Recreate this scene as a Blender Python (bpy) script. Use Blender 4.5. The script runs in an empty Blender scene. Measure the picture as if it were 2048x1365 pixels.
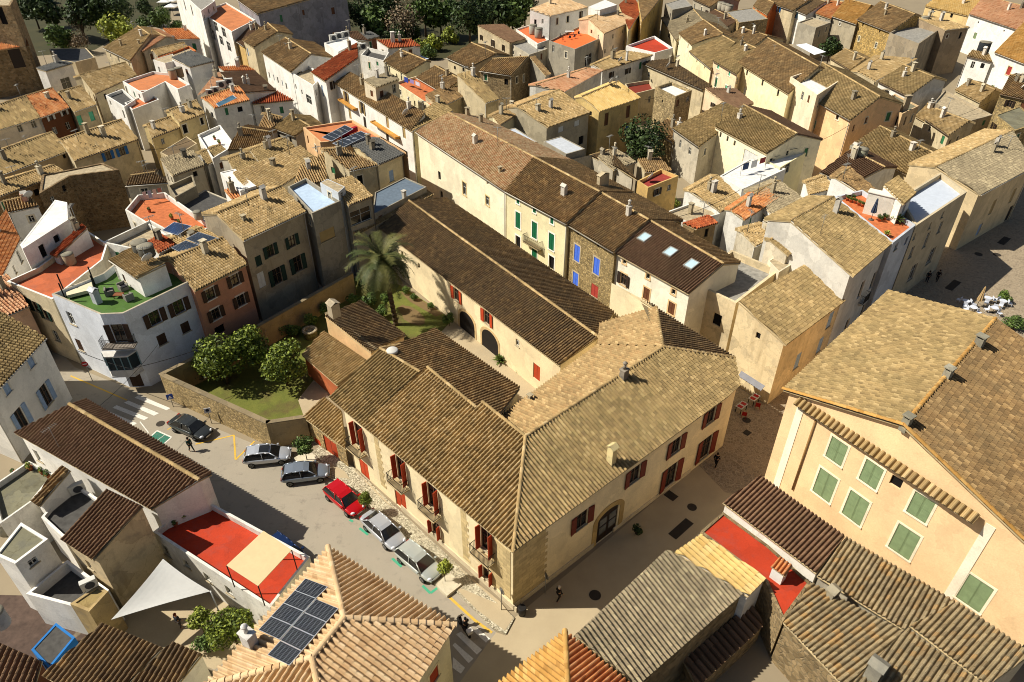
import bpy, math, random
import numpy as np
from mathutils import Vector, Matrix
random.seed(7); RNG = np.random.default_rng(7)
S = bpy.context.scene
COL = S.collection
rad = math.radians
# ---------------------------------------------------------------- camera model (metres, z up)
F = 1430.0; DV = 1958.0; CAMH = 47.0
TH = math.atan(F / DV); CT, ST = math.cos(TH), math.sin(TH)
CAM = np.array([0., 0., CAMH])
def ray(px, py):
    x = px - 1024; y = py - 682.5
    return np.array([x, F * CT - y * ST, -(F * ST + y * CT)])
def P(px, py, h=0.):
    r = ray(px, py); return CAM + r * ((h - CAMH) / r[2])
def onplane(px, py, o, n):
    r = ray(px, py); return CAM + r * (np.dot(o - CAM, n) / np.dot(r, n))
def at_xy(px, py, x, y):           # height of the pixel's sight line over a ground point
    r = ray(px, py); return CAMH + r[2] * math.hypot(x, y) / math.hypot(r[0], r[1])
def unit(v): return v / np.linalg.norm(v)
# ---------------------------------------------------------------- objects
def link(o): COL.objects.link(o); return o
def empty(name, loc, label, cat, group=None):
    o = link(bpy.data.objects.new(name, None)); o.location = loc; o.empty_display_size = .2
    o['label'] = label; o['category'] = cat
    if group: o['group'] = group
    return o
def obj(name, me, parent=None, label=None, cat=None, group=None, kind=None, loc=None):
    o = link(bpy.data.objects.new(name, me))
    if parent: o.parent = parent
    if loc is not None: o.location = loc
    if label: o['label'] = label
    if cat: o['category'] = cat
    if group: o['group'] = group
    if kind: o['kind'] = kind
    return o
def copy_tree(o, parent=None):
    c = o.copy(); COL.objects.link(c); c.parent = parent
    for ch in o.children: copy_tree(ch, c)
    return c
class MB:                         # mesh builder
    def __init__(s): s.v = []; s.f = []; s.m = []; s.sm = []
    def poly(s, pts, m=0, smooth=False):
        b = len(s.v); s.v += [tuple(map(float, p)) for p in pts]; s.f.append(tuple(range(b, b + len(pts)))); s.m.append(m); s.sm.append(smooth)
    def box(s, x0, x1, y0, y1, z0, z1, m=0):
        b = len(s.v)
        s.v += [(x, y, z) for z in (z0, z1) for x, y in ((x0, y0), (x1, y0), (x1, y1), (x0, y1))]
        for q in ((3, 2, 1, 0), (4, 5, 6, 7), (0, 1, 5, 4), (1, 2, 6, 5), (2, 3, 7, 6), (3, 0, 4, 7)):
            s.f.append(tuple(b + i for i in q)); s.m.append(m); s.sm.append(False)
    def prism(s, pts, z0, z1, m=0, mt=None):      # pts ccw
        n = len(pts); b = len(s.v)
        s.v += [(p[0], p[1], z0) for p in pts] + [(p[0], p[1], z1) for p in pts]
        s.f.append(tuple(b + n - 1 - i for i in range(n))); s.m.append(m)
        s.f.append(tuple(b + n + i for i in range(n))); s.m.append(m if mt is None else mt)
        for i in range(n):
            j = (i + 1) % n; s.f.append((b + i, b + j, b + n + j, b + n + i)); s.m.append(m)
        s.sm += [False] * (n + 2)
    def tube(s, p, q, r0, r1=None, n=8, m=0, cap=True, smooth=True):
        p = Vector(p); q = Vector(q); r1 = r0 if r1 is None else r1
        d = (q - p).normalized(); a = d.orthogonal().normalized(); c = d.cross(a); b = len(s.v)
        for o, r in ((p, r0), (q, r1)):
            for i in range(n):
                t = 2 * math.pi * i / n; s.v.append(tuple(o + a * (r * math.cos(t)) + c * (r * math.sin(t))))
        for i in range(n):
            j = (i + 1) % n; s.f.append((b + i, b + j, b + n + j, b + n + i)); s.m.append(m); s.sm.append(smooth)
        if cap:
            s.f.append(tuple(b + n - 1 - i for i in range(n))); s.f.append(tuple(b + n + i for i in range(n))); s.m += [m, m]; s.sm += [False, False]
    def path(s, pts, r, n=6, m=0):
        for a, b in zip(pts[:-1], pts[1:]): s.tube(a, b, r, r, n, m)
    def lathe(s, prof, n=12, m=0, c=(0, 0, 0)):
        b = len(s.v); k = len(prof)
        for r, z in prof:
            for i in range(n):
                t = 2 * math.pi * i / n; s.v.append((c[0] + r * math.cos(t), c[1] + r * math.sin(t), c[2] + z))
        for a in range(k - 1):
            for i in range(n):
                j = (i + 1) % n; s.f.append((b + a * n + i, b + a * n + j, b + (a + 1) * n + j, b + (a + 1) * n + i)); s.m.append(m); s.sm.append(True)
        s.f.append(tuple(b + n - 1 - i for i in range(n))); s.f.append(tuple(b + (k - 1) * n + i for i in range(n))); s.m += [m, m]; s.sm += [False, False]
    def mesh(s, name, mats):
        me = bpy.data.meshes.new(name); me.from_pydata(s.v, [], s.f)
        for mt in (mats if isinstance(mats, (list, tuple)) else [mats]): me.materials.append(mt)
        me.polygons.foreach_set('material_index', s.m); me.polygons.foreach_set('use_smooth', s.sm); me.update()
        return me
# ---------------------------------------------------------------- materials
def lin(c):
    if isinstance(c, str): c = [int(c[i:i + 2], 16) / 255 for i in (0, 2, 4)]
    return tuple(((x / 12.92) if x <= .04045 else ((x + .055) / 1.055) ** 2.4) for x in c) + (1.,)
class NT:
    def __init__(s, name):
        s.mat = bpy.data.materials.new(name); s.mat.use_nodes = True; s.t = s.mat.node_tree; s.b = s.t.nodes['Principled BSDF']
        s.b.inputs['Roughness'].default_value = .9; s.b.inputs['Specular IOR Level'].default_value = .25
    def n(s, ty, **k):
        o = s.t.nodes.new('ShaderNode' + ty)
        for a, b in k.items():
            if a in o.inputs and not hasattr(o, a): o.inputs[a].default_value = b
            elif hasattr(o, a): setattr(o, a, b)
            else: o.inputs[a.replace('_', ' ')].default_value = b
        return o
    def l(s, a, b): s.t.links.new(a, b)
    def coords(s, scale=(1, 1, 1), rnd=True):
        tc = s.n('TexCoord'); mp = s.n('Mapping'); mp.inputs['Scale'].default_value = scale
        if rnd:
            oi = s.n('ObjectInfo'); ml = s.n('Math', operation='MULTIPLY'); ml.inputs[1].default_value = 97.
            s.l(oi.outputs['Random'], ml.inputs[0]); s.l(ml.outputs[0], mp.inputs['Location'])
        s.l(tc.outputs['Object'], mp.inputs['Vector']); return mp.outputs['Vector']
    def noise(s, vec, scale, detail=4, rough=.6):
        o = s.n('TexNoise'); o.inputs['Scale'].default_value = scale; o.inputs['Detail'].default_value = detail; o.inputs['Roughness'].default_value = rough
        if vec is not None: s.l(vec, o.inputs['Vector'])
        return o.outputs['Fac']
    def ramp(s, fac, stops, interp='LINEAR'):
        o = s.n('ValToRGB'); e = o.color_ramp.elements; o.color_ramp.interpolation = interp
        while len(e) < len(stops): e.new(.5)
        for i, (p, c) in enumerate(stops): e[i].position = p; e[i].color = c if len(c) == 4 else (c[0],) * 3 + (1,)
        s.l(fac, o.inputs[0]); return o.outputs[0]
    def mix(s, fac, a, b, mode='MIX'):
        o = s.n('Mix', data_type='RGBA', blend_type=mode)
        for sock, val in ((o.inputs[0], fac), (o.inputs[6], a), (o.inputs[7], b)):
            if hasattr(val, 'links'): s.l(val, sock)
            else: sock.default_value = val
        return o.outputs[2]
    def bump(s, h, dist=.02, strength=1.):
        o = s.n('Bump'); o.inputs['Distance'].default_value = dist; o.inputs['Strength'].default_value = strength
        s.l(h, o.inputs['Height']); s.l(o.outputs[0], s.b.inputs['Normal'])
    def out(s, c):
        if hasattr(c, 'links'): s.l(c, s.b.inputs['Base Color'])
        else: s.b.inputs['Base Color'].default_value = c
        return s.mat
_mc = {}
def cached(f):
    def g(*a):
        k = (f.__name__,) + a
        if k not in _mc: _mc[k] = f(*a)
        return _mc[k]
    return g
g1 = lambda v: (v, v, v, 1)
@cached
def flatm(hexc, rough=.6, metal=0., var=.12):
    t = NT('paint_' + hexc); t.b.inputs['Roughness'].default_value = rough; t.b.inputs['Metallic'].default_value = metal
    v = t.coords(); n = t.noise(v, 2.2, 5)
    c = lin(hexc)
    return t.out(t.mix(1., c, t.ramp(n, [(.3, g1(1 - var)), (.7, g1(1 + var * .5))]), 'MULTIPLY'))
@cached
def glassm(hexc='10151a'):
    t = NT('glass_' + hexc); t.b.inputs['Roughness'].default_value = .08; t.b.inputs['Specular IOR Level'].default_value = .6
    v = t.coords(); return t.out(t.mix(t.noise(v, .8, 2), lin(hexc), lin('2a2a28')))
@cached
def plaster(hexc, dirt=.35):
    t = NT('plaster_' + hexc)
    v = t.coords(); c = lin(hexc)
    big = t.noise(v, .35, 5); fine = t.noise(v, 9, 4)
    col = t.mix(1., c, t.ramp(big, [(.3, g1(.84)), (.7, g1(1.05))]), 'MULTIPLY')
    sv = t.coords((.9, .9, .12)); st = t.noise(sv, 1., 4, .6)
    stain = tuple(a * b for a, b in zip(c[:3], (.42, .37, .30))) + (1,)
    m = t.ramp(st, [(.56, g1(0)), (.8, g1(min(1, dirt * 1.1)))])
    col = t.mix(m, col, stain)
    p = t.noise(v, 1.1, 8, .65)
    col = t.mix(t.ramp(p, [(.5, g1(0)), (.64, g1(min(.9, dirt * 1.25)))]), col, tuple(a * .62 + .03 for a in c[:3]) + (1,))
    wp = t.n('VectorMath', operation='ADD'); wn_ = t.n('TexNoise'); wn_.inputs['Scale'].default_value = 1.6; wn_.inputs['Detail'].default_value = 5; t.l(v, wn_.inputs['Vector']); t.l(v, wp.inputs[0]); t.l(wn_.outputs['Color'], wp.inputs[1])
    vo = t.n('TexVoronoi'); vo.inputs['Scale'].default_value = .55; t.l(wp.outputs[0], vo.inputs['Vector']); se = t.n('SeparateColor'); t.l(vo.outputs['Color'], se.inputs[0])
    col = t.mix(1., col, t.ramp(se.outputs[0], [(0, g1(1 - .22 * min(1, dirt + .25))), (.5, g1(1)), (1, g1(1 + .1 * min(1, dirt + .25)))]), 'MULTIPLY')
    ed = t.n('TexVoronoi', feature='DISTANCE_TO_EDGE'); ed.inputs['Scale'].default_value = .55; t.l(wp.outputs[0], ed.inputs['Vector'])
    col = t.mix(t.ramp(ed.outputs['Distance'], [(0, g1(.5 * min(1, dirt + .1))), (.02, g1(0))]), col, stain)
    col = t.mix(1., col, t.ramp(fine, [(.2, g1(.86)), (.8, g1(1.07))]), 'MULTIPLY')
    t.bump(fine, .015, .7)
    return t.out(col)
@cached
def stone(hexc, scale=2.6, mortar='8a7a5c', ashlar=0):
    t = NT('stone_' + hexc)
    if ashlar:
        tc = t.coords((1, 1, 1), False)
        sx = t.n('SeparateXYZ'); t.l(tc, sx.inputs[0]); ad = t.n('Math', operation='ADD'); t.l(sx.outputs[0], ad.inputs[0]); t.l(sx.outputs[1], ad.inputs[1])
        cx = t.n('CombineXYZ'); t.l(ad.outputs[0], cx.inputs[0]); t.l(sx.outputs[2], cx.inputs[1])
        br = t.n('TexBrick'); t.l(cx.outputs[0], br.inputs['Vector']); br.inputs['Scale'].default_value = scale
        br.inputs['Color1'].default_value = lin(hexc); br.inputs['Color2'].default_value = tuple(x * .72 for x in lin(hexc)[:3]) + (1,); br.inputs['Mortar'].default_value = lin(mortar)
        br.inputs['Mortar Size'].default_value = .012; br.inputs['Brick Width'].default_value = 1.1; br.inputs['Row Height'].default_value = .55
        v = t.coords(); col = t.mix(1., br.outputs['Color'], t.ramp(t.noise(v, 1.3, 8, .7), [(.3, g1(.75)), (.7, g1(1.12))]), 'MULTIPLY')
        t.bump(t.noise(v, 7, 6), .03, .8); return t.out(col)
    v = t.coords((1, 1, 1.35))
    vo = t.n('TexVoronoi'); vo.inputs['Scale'].default_value = scale; t.l(v, vo.inputs['Vector'])
    ed = t.n('TexVoronoi', feature='DISTANCE_TO_EDGE'); ed.inputs['Scale'].default_value = scale; t.l(v, ed.inputs['Vector'])
    sp = t.n('SeparateColor'); t.l(vo.outputs['Color'], sp.inputs[0])
    c = lin(hexc)
    col = t.ramp(sp.outputs[0], [(0, tuple(x * .6 for x in c[:3]) + (1,)), (.5, c), (1, tuple(min(1, x * 1.35 + .02) for x in c[:3]) + (1,))])
    e = t.ramp(ed.outputs['Distance'], [(.02, g1(0)), (.09, g1(1))])
    col = t.mix(e, lin(mortar), col)
    col = t.mix(1., col, t.ramp(t.noise(v, .5, 6), [(.3, g1(.7)), (.7, g1(1.1))]), 'MULTIPLY')
    t.bump(e, .05, .9)
    return t.out(col)
PAL = {  # tones of single tiles, lichen colour, lichen amount
 'brown': ('6e5a40 8a7150 a58a60 5a4833 c2a678', '6b6a58', .5),
 'dark': ('5f5040 75634a 8c7656 4a3d30 a58c64', '5a5a50', .5),
 'tan': ('94805a ab9468 c4ab7c 7a6848 d8c49a', '6f6c50', .35),
 'olive': ('857452 9d8a62 b59f72 6b5c42 c9b486', '6c6a4a', .4),
 'mix': ('94805c b09a70 a88a62 7c6a4c d0b88a', '8a7d5e', .35),
 'grey': ('7c7462 948a74 a89e84 686050 c0b698', '85806c', .6),
 'motley': ('c0906a e0d2b0 a08460 d2c09c b07c58', '9a8c6c', .3),
 'pink': ('c79a76 d8b08c b9825f e0bf9f a9714f', '9a8268', .3),
 'orange': ('c07a48 d79a62 a9623a e0b080 8f5534', '8a6a48', .2),
 'red': ('9a4a2c b5603a 7f3a24 c67a50 6a3220', '6a4a38', .25),
 'yellow': ('d8bd7c e2ca8c cbae6c e8d5a0 bfa05e', 'b09a60', .15),
 'cream': ('cfb48c dcc49e bf9f76 e6d4b4 a98a64', 'b09478', .25),
 'moss': ('7a715c 958a6e aa9c7c 625a48 b08f5c', '8d8a78', .65),
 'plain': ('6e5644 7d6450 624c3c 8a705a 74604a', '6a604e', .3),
 'ochre': ('b58a4a c9a060 a07a3e d8b87a 8f6a38', 'b58a3c', .4),
 'sheet': ('55585a 5e6264 4e5254 66696a 5a5c5c', '7a7a74', .2),
}
@cached
def tilem(pal):
    tones, lich, amt = PAL[pal]; t = NT('roof_tile_' + pal)
    uv = t.n('UVMap'); fl = t.n('VectorMath', operation='FLOOR'); t.l(uv.outputs[0], fl.inputs[0])
    oi = t.n('ObjectInfo'); ml = t.n('Math', operation='MULTIPLY'); ml.inputs[1].default_value = 911.; t.l(oi.outputs['Random'], ml.inputs[0])
    ad = t.n('VectorMath', operation='ADD'); t.l(fl.outputs[0], ad.inputs[0]); t.l(ml.outputs[0], ad.inputs[1])
    wn = t.n('TexWhiteNoise', noise_dimensions='3D'); t.l(ad.outputs[0], wn.inputs['Vector'])
    tt = np.array([lin(x) for x in tones.split()]); mean = tt.mean(0); tt = [tuple((mean * .4 + x * .6) * [.95, .88, .785, 1]) for x in tt]
    col = t.ramp(wn.outputs['Value'], [(0, tt[0]), (.3, tt[1]), (.55, tt[2]), (.75, tt[3]), (.97, tt[4])])
    v = t.coords()
    n1 = t.noise(v, .45, 6, .65); n2 = t.noise(v, 9., 4, .7)
    col = t.mix(t.ramp(n1, [(.42, g1(0)), (.68, g1(amt * .6))]), col, tuple(a * k for a, k in zip(lin(lich)[:3], (.9, .82, .74))) + (1,))
    col = t.mix(t.ramp(n2, [(.58, g1(0)), (.78, g1(amt * .5))]), col, tuple(x * .45 for x in lin(lich)[:3]) + (1,))
    n3 = t.noise(v, .16, 3)
    col = t.mix(1., col, t.ramp(n3, [(.3, g1(.82)), (.7, g1(1.1))]), 'MULTIPLY')
    col = t.mix(1., col, t.ramp(t.noise(v, 22, 3), [(.2, g1(.82)), (.8, g1(1.12))]), 'MULTIPLY')
    t.b.inputs['Roughness'].default_value = .95; t.b.inputs['Specular IOR Level'].default_value = .15
    return t.out(col)
MORT = plaster('b8a47c', .5)
# ---------------------------------------------------------------- tiled roof surface
def tile_face(poly, udir, pitch, course, amp, lod, wob=.02):
    """Barrel tiles over a planar convex polygon: poly (n,3), udir runs along the eave."""
    poly = np.array(poly); o = poly[0]
    nrm = np.zeros(3)
    for i in range(len(poly)): nrm += np.cross(poly[i] - o, poly[(i + 1) % len(poly)] - o)
    nrm = unit(nrm); nrm = nrm if nrm[2] > 0 else -nrm
    U = unit(udir - nrm * np.dot(udir, nrm)); V = np.cross(nrm, U)
    if V[2] < 0: U = -U; V = -V
    q = np.stack([(poly - o) @ U, (poly - o) @ V], 1)
    u0, u1, v0, v1 = q[:, 0].min(), q[:, 0].max(), q[:, 1].min(), q[:, 1].max()
    ncol = max(1, int(round((u1 - u0) / pitch))); w = (u1 - u0) / ncol
    if lod == 0: ph = np.array([0, .14, .2, .34, .52, .7, .84, .9]); pr = np.array([-.6, -.58, .05, .75, 1, .75, .1, -.38])
    elif lod == 1: ph = np.array([0, .16, .3, .54, .78, .92]); pr = np.array([-.95, -.8, .6, 1, .6, -.8])
    else: ph = np.array([0, .2, .35, .65, .85]); pr = np.array([-.95, -.6, .9, .9, -.6])
    us = (u0 + (np.arange(ncol)[:, None] + ph[None]) * w).ravel(); us = np.append(us, u1)
    cid = np.repeat(np.arange(ncol), len(ph)); cid = np.append(cid, ncol - 1)
    prof = np.tile(pr, ncol); prof = np.append(prof, pr[0])
    vmin = np.full(len(us), 1e9); vmax = np.full(len(us), -1e9)
    for i in range(len(q)):
        a, b = q[i], q[(i + 1) % len(q)]
        if abs(a[0] - b[0]) < 1e-6: continue
        t = (us - a[0]) / (b[0] - a[0]); ok = (t >= -1e-6) & (t <= 1 + 1e-6); vv = a[1] + np.clip(t, 0, 1) * (b[1] - a[1])
        vmin = np.where(ok, np.minimum(vmin, vv), vmin); vmax = np.where(ok, np.maximum(vmax, vv), vmax)
    for arr in (vmin, vmax):
        for e, s_ in ((0, 1), (-1, -2)):
            if abs(arr[e]) > 1e8: arr[e] = arr[s_]
    vmin = np.minimum(vmin, 1e6); vmax = np.maximum(vmax, -1e6); bad = vmax < vmin; vmax[bad] = vmin[bad] = 0
    # eave end columns on a vertical polygon edge: use that edge
    nr = max(1, int(math.ceil((v1 - v0) / course)))
    if lod < 2:
        rows = np.stack([v0 + np.arange(nr) * course, v0 + (np.arange(nr) + 1) * course - .004], 1).ravel(); off = np.tile([1., 0.], nr); rid = np.repeat(np.arange(nr), 2)
    else:
        rows = v0 + np.arange(nr + 1) * course; off = np.zeros(nr + 1); rid = np.minimum(np.arange(nr + 1), nr - 1)
    step = .16 * pitch
    jz = RNG.normal(0, .02 * amp, (ncol, nr)); ju = RNG.normal(0, wob * pitch, (ncol, nr)); ju = np.clip(ju, -.08 * pitch, .08 * pitch)
    slip = RNG.normal(0, .012, (ncol, nr))
    Vg = rows[None] + (slip[cid][:, rid] if lod == 0 else 0)
    Vg = np.clip(Vg, vmin[:, None], vmax[:, None])
    A, B = us[:, None], prof[:, None]
    edge = np.ones(len(us)); edge[0] = edge[-1] = 0
    Ug = A + (ju[cid][:, rid] * np.clip(B, 0, 1) * edge[:, None] if lod < 2 else 0) + 0 * Vg
    sag = .03 * (np.sin(Ug * .9 + RNG.random() * 6) * np.sin(Vg * 1.1 + RNG.random() * 6) + np.sin(Ug * .31 + RNG.random() * 6)) * min(1, wob / .02)
    Zg = amp * B + step * off[None] * (.3 + .7 * np.clip(B, 0, 1)) + jz[cid][:, rid] * np.clip(B + .2, 0, 1) + sag * .6
    X = o[None, None] + Ug[..., None] * U + Vg[..., None] * V + Zg[..., None] * nrm
    nu, nv = X.shape[:2]
    idx = np.arange(nu * nv).reshape(nu, nv)
    lo = np.minimum(vmin[:-1], vmin[1:]); hi = np.maximum(vmax[:-1], vmax[1:])
    keep = (rows[None, 1:] > lo[:, None] + 1e-5) & (rows[None, :-1] < hi[:, None] - 1e-5)
    quads = np.stack([idx[:-1, :-1], idx[1:, :-1], idx[1:, 1:], idx[:-1, 1:]], -1)[keep]
    uvu = np.repeat(((us - u0) / w)[:, None] + 1e-3, nv, 1); uvv = np.repeat(((rows - v0) / course)[None], nu, 0) + (np.where(off > .5, 1e-3, -1e-3)[None] if lod < 2 else 0)
    cq = np.minimum(np.repeat(cid[:-1, None], nv - 1, 1)[keep], ncol - 1)
    UVq = np.stack([uvu.ravel()[quads], uvv.ravel()[quads]], -1)
    UVq[..., 0] = np.minimum(UVq[..., 0], cq[:, None] + .995)
    us_, inv = np.unique(quads, return_inverse=True)
    return X.reshape(-1, 3)[us_], inv.reshape(-1, 4), UVq, nrm
def roof_mesh(name, faces, base):
    """faces: list of dict(poly, u, pal, w, wob). One mesh: the tiles plus the slab they lie on."""
    vs = []; qs = []; uvs = []; mi = []; mats = []; n = 0; slab = MB()
    for fc in faces:
        poly = np.array(fc['poly']); d = np.linalg.norm(poly.mean(0) - CAM)
        lod = 0 if d < 78 else (1 if d < 125 else 2)
        w = fc.get('w', .31); crs = fc.get('c', .36) * (2 if lod == 2 else 1)
        v, q, uv, nrm = tile_face(poly, fc['u'], w * (1.2 if lod == 2 else 1), crs, fc.get('amp', .4 * w), lod, fc.get('wob', .02))
        m = tilem(fc['pal'])
        if m not in mats: mats.append(m)
        vs.append(v); qs.append(q + n); uvs.append(uv.reshape(-1, 2)); mi.append(np.full(len(q), mats.index(m))); n += len(v)
        cc = poly.mean(0); up = poly + nrm * -.15; dn = poly + nrm * -.24
        a = np.cross(poly[1] - poly[0], poly[2] - poly[1])
        if a[2] < 0: up = up[::-1]; dn = dn[::-1]
        slab.poly(up); slab.poly(dn[::-1])
        for i in range(len(up)):
            j = (i + 1) % len(up); slab.poly([dn[i], dn[j], up[j], up[i]])
    mats.append(MORT)
    sv = np.array(slab.v); allv = np.concatenate(vs + [sv]) - np.array(base)
    Q = np.concatenate(qs); UV = np.concatenate(uvs)
    nq = len(Q); sl = [len(f) for f in slab.f]; ls = np.concatenate([np.full(nq, 4), np.array(sl)])
    loops = np.concatenate([Q.ravel(), np.concatenate([np.array(f) for f in slab.f]) + n])
    me = bpy.data.meshes.new(name); me.vertices.add(len(allv)); me.vertices.foreach_set('co', allv.astype(np.float32).ravel())
    me.loops.add(len(loops)); me.loops.foreach_set('vertex_index', loops.astype(np.int32))
    me.polygons.add(len(ls)); st = np.concatenate([[0], np.cumsum(ls)[:-1]]); me.polygons.foreach_set('loop_start', st.astype(np.int32)); me.polygons.foreach_set('loop_total', ls.astype(np.int32))
    me.polygons.foreach_set('material_index', np.concatenate(mi + [np.full(len(sl), len(mats) - 1)]).astype(np.int32))
    me.polygons.foreach_set('use_smooth', np.zeros(len(ls), bool)); me.update(calc_edges=True)
    ul = me.uv_layers.new(name='UVMap'); full = np.zeros((len(loops), 2), np.float32); full[:nq * 4] = UV; ul.data.foreach_set('uv', full.ravel())
    for m in mats: me.materials.append(m)
    me.validate()
    return me
def ridge_mesh(lines, base, pal, r=.15):
    vs = []; fs = []; uvs = []
    k = 0
    for a, b in lines:
        a = np.array(a) - base; b = np.array(b) - base; L = np.linalg.norm(b - a)
        if L < .3: continue
        d = (b - a) / L; s = unit(np.cross(d, [0, 0, 1])); u = np.cross(s, d); n = max(1, int(L / .45))
        for i in range(n):
            t0, t1 = L * i / n - .02, L * (i + 1) / n + .03; b0 = len(vs); jr = random.uniform(.94, 1.06)
            for t, rr, dz in ((t0, r * 1.1 * jr, .035), (t1, r * .92 * jr, .0)):
                for j in range(7):
                    an = math.pi * (j / 6); vs.append(a + d * t + s * (rr * math.cos(an)) + u * (rr * math.sin(an) * .85 + dz + .02))
            for j in range(6): fs.append((b0 + j, b0 + j + 1, b0 + 8 + j, b0 + 7 + j)); uvs.append((k + .5, .5))
            fs.append(tuple(b0 + j for j in range(6, -1, -1))); uvs.append((k + .5, .5)); fs.append(tuple(b0 + 7 + j for j in range(7))); uvs.append((k + .5, .5)); k += 1
    me = bpy.data.meshes.new('ridge_tiles'); me.from_pydata([tuple(map(float, v)) for v in vs], [], fs); me.materials.append(tilem(pal))
    ul = me.uv_layers.new(name='UVMap')
    for p, uv in zip(me.polygons, uvs):
        for li in p.loop_indices: ul.data[li].uv = uv
    me.update(); return me
# ---------------------------------------------------------------- windows
def shutter_mesh(w, h, col, slats=True):
    key = ('sh', round(w, 2), round(h, 2), col, slats)
    if key in _mc: return _mc[key]
    m = MB(); f = .06
    m.box(-w / 2, w / 2, -.012, .012, 0, h)
    for x0, x1, z0, z1 in ((-w / 2, -w / 2 + f, 0, h), (w / 2 - f, w / 2, 0, h), (-w / 2 + f, w / 2 - f, 0, f * 1.4), (-w / 2 + f, w / 2 - f, h - f * 1.2, h), (-w / 2 + f, w / 2 - f, h * .48, h * .48 + f)):
        m.box(x0, x1, -.032, .032, z0, z1)
    if slats:
        z = .12; st = .11
        while z < h - .1:
            m.poly([(-w / 2 + f, -.014, z + .07), (w / 2 - f, -.014, z + .07), (w / 2 - f, -.034, z), (-w / 2 + f, -.034, z)][::-1]); z += st
    _mc[key] = m.mesh('shutter', flatm(col, .6, 0., .18)); return _mc[key]
KC = {'g': '2f6b45', 'G': '0f5a38', 'b': '4468c8', 'k': '2c2018', 'r': 'a83c1c', 'R': '6e2818', 'l': '74855f', 'w': 'c9c9c2', 't': '58b08c', 'B': '3e2a1c', 's': '8fa4bc', 'd': '123026', 'y': 'a0895a', 'c': '6fa5c4', 'm': '9c3a30', 'o': '5f3a22', 'n': '1d5f9c'}  # capital R: palace shutter red with the shaded front's darkness put in
def window(parent, mtx, w, h, kind, trim, far):
    """kind: first letter S closed shutters, O open shutters, G glazed, H near-black pane painted as a dark opening, D door, R roller blind, P open leaves standing out; second letter colour."""
    ty = kind[0]; c = KC[kind[1]] if len(kind) > 1 else 'c9c9c2'
    key = ('win', ty, round(w, 2), round(h, 2), c, far)
    if key not in _mc:
        m = MB(); pane = .16
        if ty == 'S' : m.box(-w / 2, w / 2, .1, .12, 0, h)
        elif ty == 'D': m.box(-w / 2, w / 2, .08, .14, 0, h); m.box(-.012, .012, .07, .08, 0, h, 1)
        elif ty == 'R': m.box(-w / 2, w / 2, .06, .1, 0, h)
        else: m.box(-w / 2, w / 2, pane, pane + .02, 0, h)
        mt = [glassm('15181a')] if ty in 'OGHP' else [flatm(c, .55), flatm('201814')]
        if ty == 'H': mt = [flatm('0c0a09', .9)]  # closed by a pane; the unlit inside is painted near-black
        if far and ty == 'S': mt = [flatm(c, .6, 0., .2)]
        _mc[key] = m.mesh('window' if ty != 'D' else 'door', mt)
    o = obj('door' if ty == 'D' else 'window', _mc[key], parent); o.matrix_local = mtx
    if ty in 'OGP':
        k2 = ('wf', round(w, 2), round(h, 2), ty)
        if k2 not in _mc:
            m = MB(); f = .06
            for x0, x1, z0, z1 in ((-w / 2, -w / 2 + f, 0, h), (w / 2 - f, w / 2, 0, h), (-w / 2 + f, w / 2 - f, 0, f), (-w / 2 + f, w / 2 - f, h - f, h), (-.035, .035, f, h - f), (-w / 2 + f, -.035, h * .6, h * .6 + .04), (.035, w / 2 - f, h * .6, h * .6 + .04)):
                m.box(x0, x1, .1, .155, z0, z1)
            _mc[k2] = m.mesh('frame', flatm('b9b6aa' if ty == 'G' else '5a4636'))
        obj('frame', _mc[k2], o)
    if not far and ty == 'S':
        for s_ in (-1, 1):
            q = obj('shutter', shutter_mesh(w / 2 - .01, h - .02, c), o); q.location = (s_ * w / 4, .05, .01)
    if ty in 'O':
        for s_ in (-1, 1):
            q = obj('shutter', shutter_mesh(w / 2, h, c, not far), o); q.location = (s_ * (w * .75 + .05), -.07, 0); q.rotation_euler = (0, 0, s_ * -.12)
    if ty in 'P':
        for s_ in (-1, 1):
            lw = w * .36; q = obj('shutter', shutter_mesh(lw, h, c, not far), o); an = rad(84)
            q.location = (s_ * (w / 2 + .02 + lw / 2 * math.cos(an)), -.04 - lw / 2 * math.sin(an), 0); q.rotation_euler = (0, 0, -s_ * an)
    if trim:
        k3 = ('tr', round(w, 2), round(h, 2), trim, ty == 'D')
        if k3 not in _mc:
            m = MB(); f = .17
            m.box(-w / 2 - f, -w / 2, -.025, .05, 0, h); m.box(w / 2, w / 2 + f, -.025, .05, 0, h); m.box(-w / 2 - f, w / 2 + f, -.028, .05, h, h + f)
            if ty != 'D': m.box(-w / 2 - f, w / 2 + f, -.09, .05, -.12, 0)
            _mc[k3] = m.mesh('surround', plaster(trim, .2))
        obj('surround', _mc[k3], o)
    elif ty not in 'DH' and not far:
        k3 = ('si', round(w, 2))
        if k3 not in _mc:
            m = MB(); m.box(-w / 2 - .1, w / 2 + .1, -.09, .05, -.09, 0); _mc[k3] = m.mesh('sill', plaster('b5a78a', .4))
        obj('sill', _mc[k3], o)
    return o
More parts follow.
